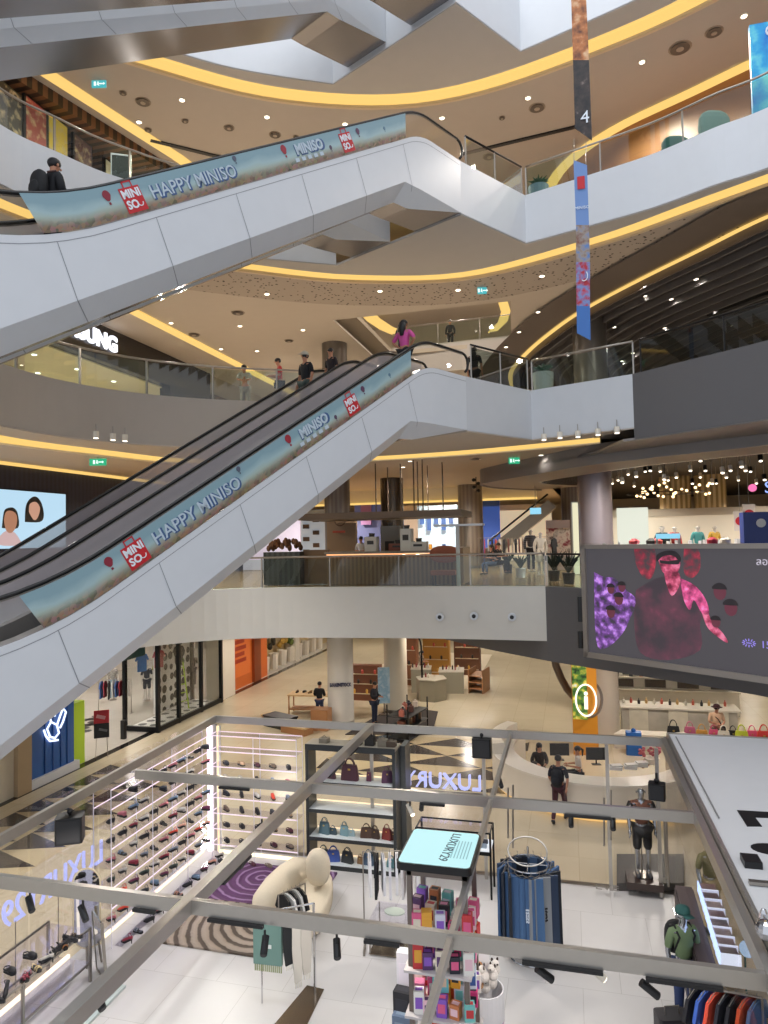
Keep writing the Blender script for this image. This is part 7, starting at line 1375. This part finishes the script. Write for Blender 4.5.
for j,(z,hh) in enumerate(((2.5,.30),(2.1,.28),(1.55,.28))):
    for k in range(15):
        x = sx0+.16+.17*(k%5); y = 8.62+.28*(k//5); h = hh*random.uniform(.6,1.1)
        if abs(x-(sx0+.12)) < .05 and k//5 in (0,): x += .05
        box_goods(x,y,z,.13,.12,h,PK[(ct*5+j) % len(PK)],PK[(ct*3+2) % len(PK)],'boxed product, %s shelf under the bright screen, %s in its %s row'%(WN[j],ORD[k%5],['front','middle','back'][k//5]),'boxed products under the bright screen'); ct += 1
# taller cartons standing around the stand
for i,(px,py,z,w_,h,c_,c2,lab) in enumerate(((406,968,1.0,.22,.55,'e8e4ea','f0e8f0','tall white carton left of the bright screen stand'),(404,1000,.9,.24,.35,'2a2a2e','3a3a40','black carton under the tall white one'),(404,1022,.7,.26,.3,'6a7c94','8a9cb0','blue-grey carton at the bottom left of the stand'),(420,968,1.5,.18,.42,'e8a4a0','f4d8cc','salmon carton with faces pattern beside the left post'),(420,992,1.1,.2,.2,'5a70b8','c85a5a','blue and red carton below the salmon one'),(420,1008,.8,.2,.42,'ece8e6','d8d4d2','white bottle carton at the stand foot'),(445,1000,1.2,.32,.5,'e0602c','f0a03c','large orange carton with a rounded pale shape'),(441,975,1.75,.2,.3,'7ac4c8','f0d0b0','turquoise and peach carton above the orange one'),(462,993,1.4,.26,.32,'c8483c','e8d0b8','red box of two jars right of the orange carton'),(462,1012,1.1,.24,.32,'e09080','5a4a48','pink box with a dark bottle window below the red box'),(473,975,1.7,.10,.32,'e4ecf4','3a5a9c','slim white and blue carton by the right post'),(456,972,1.8,.12,.3,'e8a020','2a2a2c','yellow and black carton near the right post'))):
    p = atz(px,py,z+h/2); t = box_goods(p.x,p.y-.05,z,w_,w_*.7,h,c_,c2,lab,'cartons standing on the lower display')
    sp_ = t
lw_ = thing('lower_display', 'stepped white display plinth under the cartons of the bright screen stand', 'plinth', (-1.9,8.0,.02)); MB().box(-2.35,-1.05,7.75,8.45,.02,.68).build('step_low', M('c8c2c0',.5), lw_); MB().box(-2.3,-1.1,8.15,8.48,.68,1.08).build('step_high', M('c8c2c0',.5), lw_)
# toy bin
tbn = thing('toy_bin', 'white and mauve bin filled with spotted plush toys right of the bright screen stand', 'bin', (-.9,8.6,.02)); p = atz(485,985,1.0); F = Matrix.Translation((p.x,p.y,.02)); MB(F).lathe([(.24,0),(.26,.5),(.27,.55)],(0,0,0),24).build('lower_body', M('c8a8c4',.4), tbn); MB(F).lathe([(.27,.55),(.27,.95),(.25,.95),(.25,.6)],(0,0,0),24).build('upper_body', M('e6e4e6',.4), tbn); MB(F).cbox((-.1,.2,1.3),(.3,.02,.5)).build('back_card', M('f0eef2',.5), tbn)
for k in range(9):
    a = 2.4*k; c_ = F @ Vector((.15*cos(a)*(k>0),.15*sin(a)*(k>0),.95+.12*(k%3))); t = thing('plush_toy', 'spotted brown and white plush toy in the white bin, %s counted from its middle'%ORD[k], 'toy', tuple(c_), a, 'plush toys in the bin'); G = L(t)
    MB(G).ell((0,0,0),(.08,.07,.08),10,7).ell((0,-.03,.1),(.055,.05,.05),10,7).build('body', M(['e8e0d8','b98a60','e4dcd4'][k%3],.9), t); MB(G).ell((.04,0,.14),(.018,.012,.03),6,4).ell((-.04,0,.14),(.018,.012,.03),6,4).ell((.02,-.08,.11),(.015,.01,.012),6,4).build('ears', M('3a2a24',.9), t)
# jeans rack
jr = thing('round_jeans_rack', 'round chrome rack of hanging blue jeans in the middle of the kiosk', 'clothes rail', (-.95,12.7,.02)); JX,JY = -.88,12.75
MB().tube([(JX+.36*cos(t),JY+.36*sin(t),1.60) for t in [2*pi*k/28 for k in range(28)]],.014,6,True).build('hanging_ring', M_CHROME, jr); MB().tube([(JX+.34*cos(t),JY-.1+.2*sin(t),1.86+.17*sin(t)) for t in [2*pi*k/28 for k in range(28)]],.014,6,True).build('top_loop', M_STEEL, jr)
MB().cyl((JX,JY,.02),(JX,JY,1.9),.018).build('pole', M_CHROME, jr); MB().tube([(JX+.4*cos(t),JY+.4*sin(t),.04) for t in [2*pi*k/28 for k in range(28)]],.014,6,True).build('floor_ring', M_CHROME, jr)
for a in (0,pi/2,pi,3*pi/2): MB().cyl((JX,JY,1.60),(JX+.36*cos(a),JY+.36*sin(a),1.60),.01).build('upper_spoke', M_CHROME, jr); MB().cyl((JX,JY,.04),(JX+.4*cos(a),JY+.4*sin(a),.04),.01).build('base_spoke', M_CHROME, jr)
JC = ['3f5f88','44668f','2c3a52','3a5678','8a8f94','22262e','4a6c94','30445f','5a7698','262c38']
for k in range(18):
    a = -pi/2+2*pi*(k+.5)/18; c_ = JC[[1,4,2,5,0,3,6,7,8,9,2,5,7,0,9,5,0,0][k]]; r_ = .42
    g = garment(Vector((JX+r_*cos(a),JY+r_*sin(a),1.62)), a+pi/2 if abs(sin(a)) > .8 else a+pi/2-.5, c_, 1.36, '%s jeans on the round chrome rack, %s counter-clockwise from the front'%({'8a8f94':'faded grey','22262e':'black','262c38':'black','2c3a52':'navy'}.get(c_,'mid blue'),ORD[k]), 'jeans on the round rack','jeans')
    if k in (0,17,1):
        for q in range(5): MB(L(g)).cbox(((-.1,.1)[k%2],-.028,-.6-.05*q),(.05,.004,.03),0,0,.7*q).build('embroidery', M('cfd8e4' if k != 1 else '17171a',.8), g)
# mannequins
MC = mat('chrome_body','b8bcc0',.15,.9)
pl2 = thing('mannequin_platform', 'low brown step platform under the brown-shirted mannequin', 'platform', (1.3,15.6,0)); a = [atz(*p,0) for p in ((617,892),(684,892),(684,862),(617,862))]
MB().prism([(v.x,v.y) for v in a],.0,.18).build('base_step', M('4a4642',.55), pl2); m0 = atz(644,884,.18); MB().cbox((m0.x,m0.y,.25),(.7,.6,.14)).build('upper_step', M('3a2e2a',.3), pl2); text('platform_lettering','EVE',.3,frame((m0.x-.75,m0.y-.35,.19),(1,0,0),(0,1,0)),M('8a8680',.4),pl2,.003)
def mann(x,y,z,rz,lab,top,bottom,h,**kw): return mannequin(x,y,z,rz,lab,top,bottom,skin=MC,h=h,group='kiosk mannequins',shoe='3a3a3e',**kw)
t = mann(m0.x,m0.y+.05,.32,radians(8),'chrome mannequin in brown and black T-shirt and black shorts on the step platform','6b4636','141416',1.86,botk='shorts',extras=None)
J_ = POSES['stand']['J']; MB(L(t)).tube([(-.16,-.11,1.5),(0,-.16,1.3),(.2,-.12,1.1)],.015,5).build('bag_strap', M_DARK, t)
for s_ in (-1,1): MB(L(t)).tube([(s_*.19,.01,1.50),(s_*.25,.02,1.36),(s_*.265,.02,1.24)],[.075,.07,.065],10).build('sleeve', M_DARK, t, True)
p = atz(697,905,.2); mann(2.35,14.2,.02,radians(30),'chrome mannequin in olive shirt behind the right glass wall','7a7648','c9b98a',1.75)
p = atz(697,955,.9); q = aty(695,915,10.6); gm = mann(q.x,10.6,.02,radians(25),'mannequin in green T-shirt and teal cap at the right edge of the kiosk','6b7f5c','24365c',max(1.6,min(1.95,q.z+.02)),hair_=None) if False else None
q = atz(693,912,1.75); gm = person(q.x-.15,q.y,.02,radians(25),'mannequin in green T-shirt and teal cap at the right edge of the kiosk',top='6b7f5c',bottom='2a3c68',hair='cap',skin=MC,h=1.80,cat='mannequin',name='mannequin',group='kiosk mannequins',extras={'cap':'2f5c58','pack':'17171a'},hairm=MC)
MB(L(gm)).lathe([(.2,0),(.2,.012)],(0,.05,0),16).build('stand', M_STEEL, gm)
tag(MB().ell((q.x+.75,q.y+.3,1.75),(.12,.13,.08),12,7).cbox((q.x+.75,q.y+.15,1.72),(.14,.12,.015)).cyl((q.x+.75,q.y+.3,1.7),(q.x+.75,q.y+.3,.02),.015).build('cap_on_stand', M('2f6a5c',.8)), 'teal cap on a thin stand beside the green-shirted mannequin', 'cap')
# lit glasses cases at right
for k in range(8):
    a = atz(708+2.9*k, 886+9.0*k, 1.42); t = thing('lit_display_case', 'small blue-lit acrylic case in the stack along the right wall, %s from the far end'%ORD[k], 'display case', (a.x,a.y,1.27), 0, 'lit cases along the right wall'); F = L(t)
    MB(F).box(-.15,-.13,-.14,.14,-.02,.16).build('lit_side', glow('case_blue','b8d0ff',1.8), t); MB(F).box(-.13,.14,-.145,-.135,-.02,.16).build('lit_front', glow('case_pale','e4ecff',1.0), t); MB(F).box(-.13,.14,-.13,.14,-.02,.0).build('tray', M('b8b0b0',.5), t); MB(F).box(-.11,.12,-.12,.12,.0,.13).build('goods', M(['b09088','8a7470','d0b8a8'][k%3],.5), t); MB(F).box(-.13,.14,-.13,.14,.15,.16).build('glass_lid', GS, t)
dk_ = thing('dark_counter', 'dark counter carrying the blue-lit cases along the right wall of the kiosk', 'counter', (1.2,10.6,.02)); a0,a1 = atz(708,886,1.42),atz(728,949,1.42); MB().prism([(a0.x-.2,a0.y+.25),(a1.x-.2,a1.y-.9),(1.6,a1.y-.9),(1.6,a0.y+.25)],.02,1.22).build('cabinet', M('3a3032',.5), dk_); MB().prism([(a0.x-.22,a0.y+.27),(a1.x-.22,a1.y-.92),(1.62,a1.y-.92),(1.62,a0.y+.27)],1.22,1.25).build('counter_top', M('4a3e3e',.4), dk_)
q = atz(746,952,1.5); rmr = thing('round_mirror', 'small round pale blue mirror on the dark counter', 'mirror', (q.x,q.y-.1,1.25)); MB(frame((q.x,q.y-.1,1.60),(1,0,0),(0,.3,1))).lathe([(.11,0),(.11,.012)],(0,0,0),18).build('mirror_glass', mat('mirror_blue','b8d0e8',.1,.7), rmr); MB().cyl((q.x,q.y-.1,1.25),(q.x,q.y-.1,1.32),.015).build('stand', M_DARK, rmr)
# luggage and jackets near the lower right corner
q = atz(672,1015,.75); lg = thing('suitcase', 'black ribbed suitcase standing at the lower right of the kiosk', 'suitcase', (q.x,q.y,.02), .3); F = L(lg); MB(F).rbox((0,0,.42),(.45,.28,.66),.06).build('shell', M('1b1a20',.4), lg); MB(F).tube([(-.1,.0,.74),(-.1,.0,.85),(.1,0,.85),(.1,0,.74)],.012,5).build('handle', M_STEEL, lg)
for a in (-.17,.17):
    for b in (-.09,.09): MB(F).ell((a,b,.045),(.03,.03,.04),8,5).build('wheel', M_RUB, lg)
for k in range(5): MB(F).box(-.2+.09*k,-.185+.09*k,-.146,-.14,.15,.7).build('rib', M('2c2b32',.4), lg)
rl = [(694,990,'16161c','black jacket',1.0),(703,985,'3558a8','royal blue jacket',.9),(712,1000,'c84a34','red-orange and yellow jacket',.95),(722,985,'1c1e28','dark navy jacket',1.0),(733,985,'17181f','black quilted jacket',1.0),(742,1005,'c8502c','orange-red jacket near the right edge',.9),(752,1000,'4a6890','steel blue jacket at the right edge',.9)]
rr = thing('garment_rail', 'clothes rail of bright jackets at the lower right corner of the kiosk', 'clothes rail', (1.0,8.4,.02)); a,b = atz(690,985,1.55),atz(762,998,1.55); MB().cyl((a.x,a.y,1.55),(b.x,b.y,1.55),.015).cyl((a.x,a.y,.02),(a.x,a.y,1.55),.015).cyl((b.x,b.y,.02),(b.x,b.y,1.55),.015).build('frame', M_STEEL, rr)
for k,(px,py,c_,nm,ln) in enumerate(rl):
    q = Vector((a.x+(b.x-a.x)*(k+.5)/7,a.y+(b.y-a.y)*(k+.5)/7,1.56)); g = garment(q, .9, c_, ln, nm+' on the rail at the lower right corner', 'jackets on the lower right rail')
    if k in (2,5): MB(L(g)).cbox((0,-.03,-.55),(.34,.012,.25)).build('yellow_panel', M('e8b030',.7), g)
tag(MB().ell(tuple(atz(766,930,3.45)),(.10,.10,.10),12,8).ell(tuple(atz(764,920,3.45)),(.05,.05,.12),10,7).build('lamp_head', M_CHROME), 'chrome lamp head resting on the roof at the right edge', 'lamp')
p = atz(175,1022,.2); tag(MB().cyl((p.x-.5,p.y+.05,.03),(p.x+.6,p.y-.05,.03),.02).cyl((p.x-.5,p.y-.15,.03),(p.x+.6,p.y-.25,.03),.02).cyl((p.x-.5,p.y+.05,.03),(p.x-.5,p.y-.15,.03),.02).build('floor_rail', M_STEEL), 'steel rail frame lying at the bottom edge of the kiosk floor', 'rail')
